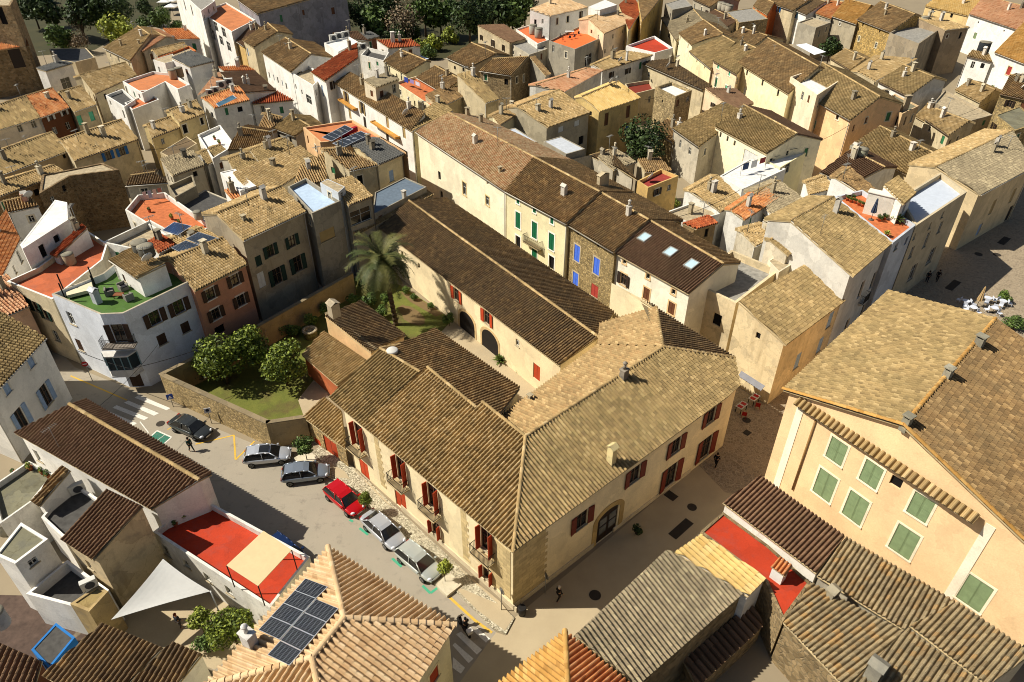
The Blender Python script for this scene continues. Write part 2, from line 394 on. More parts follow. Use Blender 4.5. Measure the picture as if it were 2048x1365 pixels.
# ---------------------------------------------------------------- buildings
SURF = []        # every roof, terrace and wall, so that loose things can be set down on them
def ccw(pts): return sum(a[0] * b[1] - b[0] * a[1] for a, b in zip(pts, pts[1:] + pts[:1])) > 0
def inset_poly(pts, ins):
    """pts ccw (x,y); ins per edge i (i -> i+1), moved inwards."""
    n = len(pts); out = []
    for i in range(n):
        p0, p1, p2 = np.array(pts[i - 1][:2]), np.array(pts[i][:2]), np.array(pts[(i + 1) % n][:2])
        d1, d2 = unit(p1 - p0), unit(p2 - p1); n1 = np.array([-d1[1], d1[0]]); n2 = np.array([-d2[1], d2[0]])
        a, b = ins[i - 1], ins[i]; cr = d1[0] * d2[1] - d1[1] * d2[0]
        if abs(cr) < .08: out.append(p1 + n2 * (a + b) / 2)
        else:
            A = np.array([n1, n2]); out.append(p1 + np.linalg.solve(A, np.array([a, b])))
    return out
class Bld:
    def __init__(s, name, label, cat='house', group=None): s.name, s.label, s.cat, s.group = name, label, cat, group; s.walls = []; s.roofs = []
    def start(s, xy): s.base = np.array([xy[0], xy[1], 0.]); s.root = empty(s.name, s.base, s.label, s.cat, s.group)
def hits(px, py, bl=None, kinds='rtw'):
    r = ray(px, py); best = None
    for k, b, poly, n in SURF:
        if (bl is not None and b is not bl) or k not in kinds: continue
        dn = np.dot(r, n)
        if dn > -1e-9: continue
        t = np.dot(poly[0] - CAM, n) / dn
        if t <= 0 or (best and t > best[0]): continue
        x = CAM + r * t; ok = True; m = len(poly)
        for i in range(m):
            e = poly[(i + 1) % m] - poly[i]
            if np.dot(np.cross(e, x - poly[i]), n) < -1e-6: ok = False; break
        if ok: best = (t, x, n, k, b)
    return best
def reg(k, b, poly):
    poly = [np.array(p, float) for p in poly]; n = np.zeros(3)
    for i in range(len(poly)): n += np.cross(poly[i] - poly[0], poly[(i + 1) % len(poly)] - poly[0])
    n = unit(n)
    if k in 'rtg' and n[2] < 0: poly = poly[::-1]; n = -n
    SURF.append((k, b, poly, n))
def build_walls(b, foot, tops, wall, wins=(), z0=-.3, skip=(), inner=None, trims=None):
    """foot: ccw list of xy, tops: height at each corner."""
    n = len(foot); W = []
    for i in range(n):
        A = np.array([foot[i][0], foot[i][1]]); B_ = np.array([foot[(i + 1) % n][0], foot[(i + 1) % n][1]]); L = np.linalg.norm(B_ - A)
        if L < .05: continue
        u = (B_ - A) / L; W.append(dict(A=A, u=u, L=L, h0=tops[i], h1=tops[(i + 1) % n], ops=[], i=i, n=np.array([u[1], -u[0], 0.])))
    placed = []
    for wn in wins:
        px, py, w, h, kind = wn[:5]; trim = wn[5] if len(wn) > 5 else None
        best = None; r = ray(px, py)
        for w_ in W:
            dn = np.dot(r, w_['n'])
            if dn >= 0: continue
            t = np.dot(np.append(w_['A'], 0) - CAM, w_['n']) / dn; x = CAM + r * t; uu = np.dot(x[:2] - w_['A'], w_['u'])
            tp = w_['h0'] + (w_['h1'] - w_['h0']) * uu / w_['L']
            ex = max(0, -uu, uu - w_['L'])
            if x[2] > tp + .5 or x[2] < -1.5: ex += 1.5
            if best is None or ex < best[0]: best = (ex, w_, uu, x[2])
        if best is None or best[0] > 1.2: print('no wall for window', b.label[:30], px, py, best and best[0]); continue
        _, w_, uu, z = best; uu = min(max(uu, w / 2 + .06), w_['L'] - w / 2 - .06)
        if w_['L'] < w + .15: print('wall too short', b.label[:30], px, py); continue
        zb = z - h / 2; tp = min(w_['h0'], w_['h1'])
        if zb < .02 or kind[0] == 'D' and zb < 1.1: zb = .02
        if zb + h > tp - .1: zb = max(.02, tp - .1 - h)
        h = min(h, tp - .12 - zb)
        if any(not (uu + w / 2 < o[0] - .02 or uu - w / 2 > o[1] + .02 or zb + h < o[2] - .02 or zb > o[3] + .02) for o in w_['ops']): print('window overlap', b.label[:30], px, py); continue
        w_['ops'].append((uu - w / 2, uu + w / 2, zb, zb + h)); placed.append((w_, uu, zb, w, h, kind, trim))
    rr = random.Random(b.label + 'w')
    for w_ in W:                                   # small openings in the otherwise blank old walls
        top = min(w_['h0'], w_['h1']); mid = w_['A'] + w_['u'] * w_['L'] / 2
        if b.name != 'house' or w_['ops'] or w_['L'] < 3.2 or top < 4 or np.hypot(*mid) < 78 or np.dot(w_['n'][:2], -mid) < 0 or rr.random() < .3: continue
        for k in range(1 + int(w_['L'] > 5) + int(w_['L'] > 9)):
            w, h = rr.uniform(.5, .9), rr.uniform(.7, 1.5); uu = w_['L'] * (k + rr.uniform(.3, .7)) / (1 + int(w_['L'] > 5) + int(w_['L'] > 9)); uu = min(max(uu, w / 2 + .3), w_['L'] - w / 2 - .3); zb = top - rr.uniform(.5, 1.2) - h
            kind = rr.choice(('H', 'Gw', 'So', 'Sg', 'H', 'Gk', 'Ok' if w_['L'] > 6 else 'H')); w_['ops'].append((uu - w / 2, uu + w / 2, zb, zb + h)); placed.append((w_, uu, zb, w, h, kind, rr.choice((None, None, 'd8ccb0'))))
    m = MB(); base = b.base
    for w_ in W:
        P3 = lambda u, z, d=0.: np.append(w_['A'] + w_['u'] * u, z) - w_['n'] * d - base
        L, h0, h1 = w_['L'], w_['h0'], w_['h1']; ops = w_['ops']
        b.walls.append(w_); reg('w', b, [P3(0, z0) + base, P3(L, z0) + base, P3(L, h1) + base, P3(0, h0) + base])
        if not ops: m.poly([P3(0, z0), P3(L, z0), P3(L, h1), P3(0, h0)]); continue
        zc = max(o[3] for o in ops) + .03
        us = sorted(set([0, L] + [x for o in ops for x in o[:2]])); zs = sorted(set([z0, zc] + [x for o in ops for x in o[2:]]))
        for a, c in zip(us[:-1], us[1:]):
            for d, e in zip(zs[:-1], zs[1:]):
                if any(o[0] - 1e-6 <= a and c <= o[1] + 1e-6 and o[2] - 1e-6 <= d and e <= o[3] + 1e-6 for o in ops): continue
                m.poly([P3(a, d), P3(c, d), P3(c, e), P3(a, e)])
        m.poly([P3(0, zc), P3(L, zc), P3(L, h1), P3(0, h0)])
        for o in ops:
            D = .24
            for (a, d), (c, e) in (((o[0], o[2]), (o[0], o[3])), ((o[0], o[3]), (o[1], o[3])), ((o[1], o[3]), (o[1], o[2])), ((o[1], o[2]), (o[0], o[2]))):
                m.poly([P3(a, d), P3(c, e), P3(c, e, D), P3(a, d, D)])
            m.poly([P3(o[0], o[2], D), P3(o[1], o[2], D), P3(o[1], o[3], D), P3(o[0], o[3], D)])
    if inner: inner(m)
    wo = obj('wall', m.mesh('wall', [wall] + ([trims] if trims else [])), b.root)
    for w_, uu, zb, w, h, kind, trim in placed:
        o = np.append(w_['A'] + w_['u'] * uu, zb) - base; u = w_['u']
        M = Matrix(((u[0], -u[1], 0, o[0]), (u[1], u[0], 0, o[1]), (0, 0, 1, o[2]), (0, 0, 0, 1)))
        far = np.linalg.norm(np.append(w_['A'], 0) - CAM) > 105
        wo_ = window(b.root, M, w, h, kind, trim, far); b.last = wo_
    return wo
def finish(b, faces, outline, eaves, wall, wins, ridges, chims, ridgepal, z0=-.3):
    """outline: list of 3D roof corners round the house; eaves: overhang per edge."""
    pts = [tuple(p) for p in outline]
    if not ccw(pts):
        n = len(pts); pts = pts[::-1]; eaves = [eaves[(n - 2 - i) % n] for i in range(n)]
    c = np.mean([p[:2] for p in pts], 0); b.start(c)
    ft = inset_poly(pts, eaves); tops = [p[2] - .06 for p in pts]
    for f in faces: reg('r', b, f['poly'])
    build_walls(b, ft, tops, wall, wins, z0)
    ro = obj('roof', roof_mesh('roof', faces, b.base), b.root)
    for q in ridges:
        if np.linalg.norm(np.array(q[0]) - np.array(q[1])) > .5: obj('ridge_tiles', ridge_mesh([q], b.base, ridgepal or faces[0]['pal'], max(.13, faces[0].get('w', .27) * .5)), ro)
    b.roof = ro
    d = unit(np.append(np.array(pts[1][:2]) - np.array(pts[0][:2]), 0)); b.rot = math.atan2(d[1], d[0])
    for ch in chims: chimney(b, *ch)
    rr = random.Random(b.label); F0 = np.array(faces[0]['poly']); dist = np.hypot(*F0.mean(0)[:2])
    if b.name == 'house' and dist > 72 and len(F0) == 4:
        for i in range(1 if len(chims) else rr.choice((0, 1, 1, 2))):
            s_, t_ = rr.uniform(.15, .85), rr.uniform(.55, .9); x = (F0[0] * (1 - s_) + F0[1] * s_) * (1 - t_) + (F0[3] * (1 - s_) + F0[2] * s_) * t_
            chimney(b, 0, 0, rr.uniform(.4, .7), rr.uniform(.4, .6), rr.uniform(.7, 1.5), rr.choice(('a89a7c', 'c4b89c', '8f8570', 'd0c8b8')), rr.choice(('slab', 'roof', 'pipe')), x)
        if rr.random() < .6:
            s_, t_ = rr.uniform(.1, .9), rr.uniform(.6, .95); x = (F0[0] * (1 - s_) + F0[1] * s_) * (1 - t_) + (F0[3] * (1 - s_) + F0[2] * s_) * t_; mast(b, x, rr.uniform(1.6, 3.), rr)
    if b.name == 'house' and dist > 55:
        e0, e1 = F0[0], F0[1]; dd = unit(e1 - e0); nn = unit(np.append((e0 - F0[-1])[:2], 0)); nn = nn - dd * np.dot(nn, dd); nn = unit(nn); z = min(e0[2], e1[2])
        if np.dot(nn, CAM - e0) > 0 and rr.random() < .75:
            m = MB(); a, q = e0 + nn * .05 - np.array([0, 0, .1]) - b.base, e1 + nn * .05 - np.array([0, 0, .1]) - b.base; m.tube(a, q, .06, .06, 6); k = a if rr.random() < .5 else q; k = k + (q - a) * (.02 if k is a else -.02); w_ = k - nn * (eaves[0] - .02) - np.array([0, 0, .35])
            m.tube(k, w_, .045, .045, 6); m.tube(w_, (w_[0], w_[1], 0), .045, .045, 6); obj('gutter', m.mesh('gutter', flatm(rr.choice(('8a8478', 'b4aea0', '6a5a48')), .5)), b.root)
    return b
def mast(b, x, h, rr):
    k = ('mast', round(h))
    if k not in _mc:
        m = MB(); m.tube((0, 0, -.2), (0, 0, h), .045, .04, 5); m.tube((-.6, 0, h - .1), (.6, 0, h - .1), .03, .03, 4)
        for i in range(7): xx = -.55 + i * .18; m.tube((xx, -.28, h - .1), (xx, .28, h - .1), .022, .022, 4)
        _mc[k] = m.mesh('antenna', flatm('8a8880', .5, .5))
    o = obj('antenna', _mc[k], b.root); o.location = x - b.base; o.rotation_euler = (0, 0, rr.uniform(0, 3))
def chimney(b, px, py, w=.55, d=.45, h=1.2, col='a89a7c', style='slab', x=None):
    hit = hits(px, py, b, 'rt') if x is None else True
    x = x if x is not None else (hit[1] if hit else P(px, py, 8))
    if not hit: print('chimney off roof', b.label[:30], px, py)
    m = MB(); m.box(-w / 2, w / 2, -d / 2, d / 2, -.6, h)
    if style == 'slab':
        for sx in (-1, 1):
            for sy in (-1, 1): m.box(sx * (w / 2 - .05) - .05, sx * (w / 2 - .05) + .05, sy * (d / 2 - .05) - .05, sy * (d / 2 - .05) + .05, h, h + .22)
        m.box(-w / 2 - .08, w / 2 + .08, -d / 2 - .08, d / 2 + .08, h + .22, h + .3)
    elif style == 'pipe':
        m.box(-w / 2 - .05, w / 2 + .05, -d / 2 - .05, d / 2 + .05, h, h + .1); m.tube((0, 0, h + .1), (0, 0, h + .6), .13, .13, 10); m.lathe([(.22, 0), (.2, .05), (.02, .2)], 10, 0, (0, 0, h + .68))
        m.tube((0, 0, h + .55), (0, 0, h + .7), .03, .03, 6)
    else:
        m.poly([(-w / 2 - .1, -d / 2 - .1, h + .2), (w / 2 + .1, -d / 2 - .1, h + .2), (w / 2 + .1, 0, h + .5), (-w / 2 - .1, 0, h + .5)]); m.poly([(w / 2 + .1, d / 2 + .1, h + .2), (-w / 2 - .1, d / 2 + .1, h + .2), (-w / 2 - .1, 0, h + .5), (w / 2 + .1, 0, h + .5)])
        for sx in (-1, 1): m.box(sx * (w / 2 - .06) - .06, sx * (w / 2 - .06) + .06, -d / 2, d / 2, h, h + .24)
    o = obj('chimney', m.mesh('chimney', plaster(col, .6)), b.roof if hasattr(b, 'roof') else b.root); o.location = x - b.base; o.rotation_euler = (0, 0, b.rot)
    return o
def eaveplane(a, c, side, pitch):
    """plane through the horizontal line a-c rising towards the point side."""
    d = unit(np.append((c - a)[:2], 0)); h = np.array([-d[1], d[0], 0.])
    if np.dot(side - a, h) < 0: h = -h
    up = h + np.array([0, 0, pitch]); n = unit(np.cross(c - a, up)); n = n if n[2] > 0 else -n
    return a, n, d, h
def gable(label, e0, e1, r1, r0, he, pal='brown', pitch=.32, back=1., wall=None, wins=(), chims=(), w=.31, wob=.02, he1=None, pal2=None, oh=.3, name='house', ridge=True, rpal=None, group=None, c=.36, bk=None, cat='house', z0=-.3, gh=.06):
    b = Bld(name, label, cat, group)
    E0, E1 = P(*e0, he), P(*e1, he if he1 is None else he1)
    o, n, d, h = eaveplane(E0, E1, P(*[(x + y) / 2 for x, y in zip(r0, r1)], he), pitch)
    n = unit(np.cross(E1 - E0, h + np.array([0, 0, pitch]))); n = n if n[2] > 0 else -n
    R1, R0 = onplane(*r1, E0, n), onplane(*r0, E0, n); u = unit(E1 - E0)
    faces = [dict(poly=[E0, E1, R1, R0], u=u, pal=pal, w=w, wob=wob, c=c)]
    if back > 0:
        bs = []
        for R in (R0, R1):
            dep = np.dot((R - E0)[:2], h[:2]); q = R + h * dep * back; q[2] = R[2] - dep * back * pitch; bs.append(q)
        if bk:
            n2 = unit(np.cross(R1 - R0, h - np.array([0, 0, pitch]))); bs = [onplane(*k, R0, n2) for k in bk]
        B0, B1 = bs
        faces.append(dict(poly=[B1, B0, R0, R1], u=-u, pal=pal2 or pal, w=w, wob=wob, c=c))
        outl = [E0, E1, R1, B1, B0, R0]; ev = [oh, gh, gh, oh, gh, gh]
    else: outl = [E0, E1, R1, R0]; ev = [oh, gh, .02, gh]
    rl = [(R0, R1)] if ridge else []
    if back <= 0: rl = []
    return finish(b, faces, outl, ev, wall or plaster('d8c8a0'), wins, rl, chims, rpal or 'tan', z0)
def shed(label, e0, e1, r1, r0, he, pal='brown', pitch=.3, **k): return gable(label, e0, e1, r1, r0, he, pal, pitch, 0, **k)
def terrace(label, pts, h, floor, wall=None, par=.7, th=.18, wins=(), chims=(), name='house', cope=None, group=None, cat='house', z0=-.3, extra=()):
    """flat roofed house: pts are the pixels of the outer top edge of its parapet."""
    b = Bld(name, label, cat, group); wall = wall or plaster('d8d4c8')
    pt = [P(*p, h) for p in pts]
    if not ccw([tuple(p) for p in pt]): pt = pt[::-1]
    b.start(np.mean([p[:2] for p in pt], 0)); n = len(pt)
    inn = inset_poly([tuple(p) for p in pt], [th] * n); fz = h - max(par, .02)
    def inner(m):
        for i in range(n):
            j = (i + 1) % n; a, c = pt[i] - b.base, pt[j] - b.base; ai, ci = np.append(inn[i], h) - b.base, np.append(inn[j], h) - b.base
            m.poly([a, c, ci, ai], 1 if cope else 0)
            dz = np.array([0, 0, fz - h - .05]); m.poly([ai, ci, ci + dz, ai + dz])
    build_walls(b, [p[:2] for p in pt], [h] * n, wall, wins, z0, inner=inner, trims=cope)
    m = MB(); m.poly([np.append(p, fz) - b.base for p in inn]); b.roof = obj('roof', m.mesh('roof', floor), b.root)
    reg('t', b, [np.append(p, fz) for p in inn])
    for i in range(n): reg('x', b, [pt[i], pt[(i + 1) % n], np.append(inn[(i + 1) % n], h)])
    d = unit((pt[1] - pt[0])[:2]); b.rot = math.atan2(d[1], d[0])
    for ch in chims: chimney(b, *ch)
    return b
W_CREAM = plaster('ddd0a8', .35); W_WHITE = plaster('e6e2d8', .25); W_WHITE2 = plaster('dcd8cc', .45); W_BEIGE = plaster('c6b692', .55); W_OCHRE = plaster('c99c4e', .4); W_GREY = plaster('a39a86', .5)
W_PEACH = plaster('e6cba6', .3); W_PINK = plaster('c08a6c', .2); W_BLUE = plaster('dde1e6', .25); W_CONC = plaster('98907e', .6); W_STONE = stone('b59a68'); W_STONED = stone('8a7552'); W_YEL = plaster('d2bc86', .45); W_BROWN = plaster('6a4228', .3); W_DIRTY = plaster('b8ae98', .6); W_LEM = plaster('e8dcae', .15)
T_RED = plaster('b03a1e', .35); T_ORANGE = plaster('c0784a', .4); T_GREEN = plaster('4a6a2a', .5); T_GREY = flatm('8e8a80', .9, 0., .35); T_DGREY = flatm('4c4a46', .9, 0., .35); T_BLUE = flatm('a9bccf', .8, 0., .15); T_WHITE = flatm('d5d3cc', .85, 0., .2); T_TAN = flatm('a8987a', .95, 0., .4); T_MOSS = plaster('77735c', .9); T_COTTO = flatm('b8683c', .85, 0., .3)
# ---- the palace round its courtyard
def palace():
    b = Bld('palace', 'large cream corner palace with red shutters, tiled roofs round a courtyard and wrought iron balconies', 'palace')
    E1, EN = P(1026, 1105, 7.3), P(656, 795, 7.3)
    A0 = P(1051, 873, 9.5)
    o, n, d, h = eaveplane(EN, E1, A0, .33)
    n = unit(np.cross(E1 - EN, h + np.array([0, 0, .33]))); n = n if n[2] > 0 else -n
    on = lambda x, y: onplane(x, y, E1, n)
    ft = lambda q: EN + unit(E1 - EN) * np.dot(q - EN, unit(E1 - EN))
    A = on(1051, 873); s1a, s1b = on(760, 697), on(839.5, 744); s2a, s2b = on(855, 735), on(952, 815); s3a = on(964.5, 804)
    u = unit(E1 - EN); F_ = []
    lift = lambda q, z: q + np.array([0, 0, z])
    def fc(poly, uu, pal, **k): F_.append(dict(poly=poly, u=uu, pal=pal, **k))
    s2a_ = s2a.copy(); x1 = ft(s1b); x2 = ft(s2b)
    # the three stretches of the street wing step up along the ridge
    fc([EN, x1, s1b, s1a], u, 'olive'); fc([x1, x2, s2b, s2b + (s2a - s2b)], u, 'tan'); fc([x2, E1, A, s3a], u, 'tan')
    E2 = P(1457, 793, 7.3); n2 = unit(np.cross(E2 - E1, A - E1)); n2 = n2 if n2[2] > 0 else -n2
    o2 = lambda x, y: onplane(x, y, E1, n2)
    Bq, E3, E4 = o2(1326, 694), o2(1481, 771), o2(1470, 716)
    fc([E1, E2, E3, E4, Bq, A], unit(E2 - E1), 'olive')
    d2 = unit((Bq - A) * np.array([1, 1, 0])); hb = np.array([-d2[1], d2[0], 0.]); hb = hb if hb[1] > 0 else -hb
    n3 = unit(np.cross(Bq - A, hb - np.array([0, 0, .3]))); n3 = n3 if n3[2] > 0 else -n3
    o3 = lambda x, y: onplane(x, y, A, n3)
    L1, L2, W1, Cq = o3(1005, 831), o3(1195, 690), o3(1199, 648), o3(1313, 614)
    fc([A, Bq, L2, L1], -d2, 'mix'); fc([L2, Bq, Cq, W1], -d2, 'mix')
    n4 = unit(np.cross(Cq - Bq, E4 - Bq)); E5 = onplane(1282, 597, Bq, n4)
    fc([E4, E5, Cq, Bq], unit(E5 - E4), 'dark')
    # courtyard side of the street wing
    hr = -h; n5 = unit(np.cross(s2b - s1a, h - np.array([0, 0, .22]))); n5 = n5 if n5[2] > 0 else -n5
    o5 = lambda x, y: onplane(x, y, s1a, n5)
    k1, k2, k3 = o5(1040, 776), o5(870, 657), o5(800, 690)
    fc([s1a, o5(952, 815), o5(1000, 828), k1, k2, k3], -u, 'brown')
    zc = lambda q, z: np.array([q[0], q[1], z])
    LE = P(679, 816, 7.3)
    A_in = zc(o5(1010, 818), k1[2])
    outl = [E1, E2, E3, E4, E5, Cq, W1, L2, L1, k1, k2, k3, s1a, LE]
    ev = [.4, .25, .25, .4, .1, .1, .1, .35, .1, .35, .1, .1, .08, .4]
    wins = [(719, 871, 1.2, 2.5, 'Pr'), (803, 939, 1.2, 2.5, 'Pr'), (866, 994, 1.2, 2.5, 'Pr'), (973, 1081, 1.2, 2.5, 'Pr'),
            (732, 957, 1.3, 1.9, 'Sr'), (803, 1014, 1.5, 2.3, 'Dr'), (872, 1057, 1.0, 1.5, 'Pr'), (975, 1148, 1.0, 1.4, 'Pr'),
            (1270, 949, 1.15, 1.75, 'OR'), (1352, 892, 1.15, 1.75, 'OR'), (1422, 832, 1.15, 1.75, 'OR'), (1164, 1040, 1.15, 1.75, 'OR'),
            (1342, 951, 1.35, 2.6, 'OR'), (1412, 895, 1.35, 2.6, 'OR'), (1213, 1052, 2.5, 3.3, 'Dk')]
    finish(b, F_, outl, ev, plaster('e8d6ac', .2), wins, [(s1a, s1b), (s2a, s2b), (s3a, A), (A, E1), (A, Bq), (Bq, E4), (Bq, Cq), (k3, s1a)], [(1222, 925, .5, .55, 1.4, 'd8c690', 'roof'), (1247, 757, .6, .5, .9, '8a8070', 'pipe'), (1060, 800, .3, .3, .3)], 'tan')
    b.pts = dict(E1=E1, E2=E2, EN=EN, LE=LE, A=A)
    return b
PAL_B = palace()
# ---- long wing along the garden
LW = gable('long low garden wing with pale plaster walls, barrel tile roof and two arched openings', (757, 456), (1117, 730), (1197, 675), (818, 402), 5.5, 'dark', .3, 1., wall=plaster('e6d2a8', .2), pal2='dark', name='wing', bk=[(892, 396), (1228, 625)],
  wins=[(805, 510, .5, .9, 'H'), (838, 532, .4, .7, 'H'), (913, 590, 1.0, 1.6, 'Or'), (974, 636, 1.0, 1.6, 'Or'), (1035, 686, .6, .8, 'G'), (1073, 745, 1.1, 1.9, 'Dr')])
shed('garden outbuilding roof falling away from the courtyard beside the palm', (722, 602), (812, 670), (742, 704), (650, 632), 3.6, 'dark', .22, wall=plaster('dcb884', .3), name='outbuilding', chims=[(668, 622, .9, .9, .7, 'a89a80', 'roof')])
shed('low outbuilding with orange wall panels between orange trees and palace', (603, 710), (673, 771), (737, 723), (648, 662), 2.9, 'tan', .24, wall=plaster('b0623a', .3), name='outbuilding')
shed('lean-to porch roof with a red wooden gate at the palace end', (604, 834), (691, 899), (683, 822), (650, 795), 2.9, 'tan', .3, wall=W_STONE, name='outbuilding', wins=[(664, 906, 2.0, 2.0, 'Dr'), (636, 886, .9, .7, 'Sr')])
# ---- street row behind the wing
gable('long cream mansion with mottled orange and pale tiled roof', (831, 264), (1010, 383), (1068, 315), (897, 226), 9.5, 'motley', .3, 1., wall=plaster('ebe0c0', .2), chims=[(935, 232, .5, .5, 1.0), (962, 246, .5, .5, 1.0), (1000, 345, .4, .4, .5)],
  wins=[(879, 352, .8, 1.3, 'H'), (929, 378, 1.0, 1.9, 'Go', 'd8c08c'), (975, 402, .9, 1.3, 'Go', 'd8c08c'), (883, 300, .4, .5, 'G'), (975, 365, .5, .6, 'H'), (883, 390, .8, 1.2, 'H')])
GR = gable('yellow and white house with tall green shutters and a small balcony', (1010, 383), (1132, 448), (1199, 384), (1068, 315), 9.5, 'brown', .3, 1., wall=W_LEM, chims=[(1205, 372, .5, 1.6, 1.3, 'b0a080', 'roof')],
  wins=[(1036, 441, .95, 2.2, 'SG', 'f0ead8'), (1069, 461, .95, 2.2, 'SG', 'f0ead8'), (1103, 484, .95, 2.2, 'SG', 'f0ead8'), (1036, 400, .55, .8, 'SG', 'f0ead8'), (1069, 420, .55, .8, 'SG', 'f0ead8'), (1104, 442, .55, .8, 'SG', 'f0ead8'), (1036, 484, .95, 1.6, 'H', 'f0ead8'), (1069, 506, .95, 1.9, 'SG', 'f0ead8'), (1103, 526, .95, 1.8, 'H', 'f0ead8')])
gable('rubble stone house with bright blue shutters', (1132, 448), (1227, 505), (1297, 440), (1199, 384), 9.2, 'brown', .3, 1., wall=stone('a58e5e', 4.5), wins=[(1154, 507, 1.0, 2.1, 'Sb', 'b8a888'), (1193, 533, 1.0, 2.1, 'Sb', 'b8a888'), (1151, 558, 1.0, 1.7, 'Sb', 'b8a888'), (1156, 463, .4, .6, 'H'), (1196, 489, .4, .6, 'H'), (1189, 582, 1.2, 1.6, 'Sm')])
S4 = gable('white house with brown shutters and three roof windows', (1227, 505), (1376, 588), (1447, 528), (1297, 440), 8.9, 'plain', .3, .6, wall=plaster('ece4cc', .2), pal2='brown',
  wins=[(1247, 559, .85, 1.4, 'Ok', 'd8b888'), (1293, 588, .85, 1.4, 'So', 'd8b888'), (1343, 617, .85, 1.4, 'So', 'd8b888'), (1249, 523, .5, .6, 'H', 'd8b888'), (1296, 553, .5, .6, 'H', 'd8b888'), (1347, 584, .5, .6, 'H', 'd8b888'), (1240, 613, .9, 1.6, 'Hk', 'd8b888')])
terrace('ochre house with flat grey terrace above the palace corner', [(1378, 562), (1472, 607), (1560, 540), (1463, 500)], 8.0, T_GREY, plaster('d8c49c', .6), .8, .3, wins=[(1434, 640, 1.0, 1.4, 'H')])
shed('ochre corner house with olive tiled roof by the cafe tables', (1573, 690), (1691, 602), (1608, 530), (1478, 603), 7.6, 'olive', .3, wall=plaster('dcc79c', .6), wins=[(1432, 705, .9, 1.4, 'Gw'), (1516, 672, .5, .7, 'H'), (1595, 722, .9, 1.9, 'Ss'), (1640, 690, .9, 1.9, 'Ss'), (1660, 640, .9, 1.9, 'Ss')])
# ---- big cream house on the right
def cream():
    b = Bld('house', 'big cream house with olive green shutters and a tiled cornice across its gable')
    h0 = 10.9; E0, E1 = P(1566, 778, h0), P(1777, 581, h0)
    o, n, d, hh = eaveplane(E0, E1, P(1807, 850, h0 + 2), .36)
    n = unit(np.cross(E1 - E0, hh + np.array([0, 0, .36]))); n = n if n[2] > 0 else -n
    R0, R1 = onplane(1807, 850, E0, n), onplane(1991, 637, E0, n)
    dep = np.dot((R0 - E0)[:2], hh[:2])
    n2 = unit(np.cross(R1 - R0, hh - np.array([0, 0, .36]))); n2 = n2 if n2[2] > 0 else -n2
    B0, B1 = R0 + hh * dep * 1.35 - np.array([0, 0, .36 * dep * 1.35]), R1 + hh * dep * 1.35 - np.array([0, 0, .36 * dep * 1.35])
    V0 = onplane(1971, 1006, R0, n2); B0 = R0 + (V0 - R0) * (dep * 1.35 / max(1., np.dot((V0 - R0)[:2], hh[:2])))
    fs = [dict(poly=[E0, E1, R1, R0], u=unit(E1 - E0), pal='olive', w=.29, c=.36, wob=.008), dict(poly=[B1, B0, R0, R1], u=unit(E0 - E1), pal='brown', w=.29, c=.36, wob=.008)]
    wins = [(1673.5, 903, 1.4, 2.1, 'Sl', 'f0e4c4'), (1754, 957, 1.4, 2.1, 'Sl', 'f0e4c4'), (1841, 1015, 1.4, 2.1, 'Sl', 'f0e4c4'), (1650, 971, 1.6, 2.65, 'Sl', 'f0e4c4'), (1724, 1026, 1.6, 2.65, 'Sl', 'f0e4c4'), (1808, 1084, 1.6, 2.65, 'Sl', 'f0e4c4'), (1949, 1187, 1.6, 2.65, 'Sl', 'f0e4c4'), (1820, 904, .8, .9, 'H'), (1755, 871, 1.0, .5, 'H')]
    outl = [E0, R0, B0, B1, R1, E1]
    finish(b, fs, outl, [.35, .35, .3, .1, .1, .5], plaster('ecc898', .06), wins, [(R0, R1), (E0, R0), (R0, B0)], [(1812, 848, .5, .5, .5, '8a8470'), (1893, 754, .5, .5, .6, '9a9480'), (1956, 692, .6, .5, .7, '9a9480')], 'ochre')
    b.E0, b.R0, b.B0 = E0, R0, B0
    return b
CREAM = cream()
# ---- right foreground
shed('plain brown tiled roof of a long low house under the cream facade', (1445, 1005), (1632, 1147), (1690, 1072), (1522, 951), 5.2, 'plain', .25, wall=plaster('e6e0d2', .2), w=.31, c=.4, wob=.006)
shed('mossy uneven tiled roof joining the cream facade', (1634, 1152), (1808, 1260), (1912, 1204), (1692, 1073), 5.3, 'moss', .22, wall=W_DIRTY, w=.31, c=.4, wob=.05)
shed('mossy roof at the right edge with orange tiles', (1819, 1251), (1975, 1372), (2066, 1308), (1914, 1204), 5.6, 'moss', .2, wall=W_DIRTY, w=.31, c=.4, wob=.04)
shed('grey lichened roof with patches of orange tiles beside the red terrace', (1566, 1245), (1690, 1376), (1808, 1263), (1622, 1165), 4.8, 'moss', .22, wall=W_STONED, w=.31, c=.4, wob=.05, chims=[(1665, 1190, .5, .7, .35, '9a9078', 'roof')])  # low stub stands for a mortar ridge lump and its shadow, not a chimney
shed('patched orange and grey roof with a tall grey chimney', (1690, 1380), (1830, 1490), (1972, 1372), (1815, 1256), 4.9, 'moss', .22, wall=W_STONED, w=.31, c=.4, wob=.03, chims=[(1745, 1352, .8, .8, 1.1, '8f8a7a', 'roof')])
terrace('house with bright red roof terrace between mossy roofs', [(1446, 1024), (1400, 1064), (1531, 1162), (1566, 1243), (1622, 1166), (1536, 1090)], 4.3, T_RED, W_STONED, .1, .2)
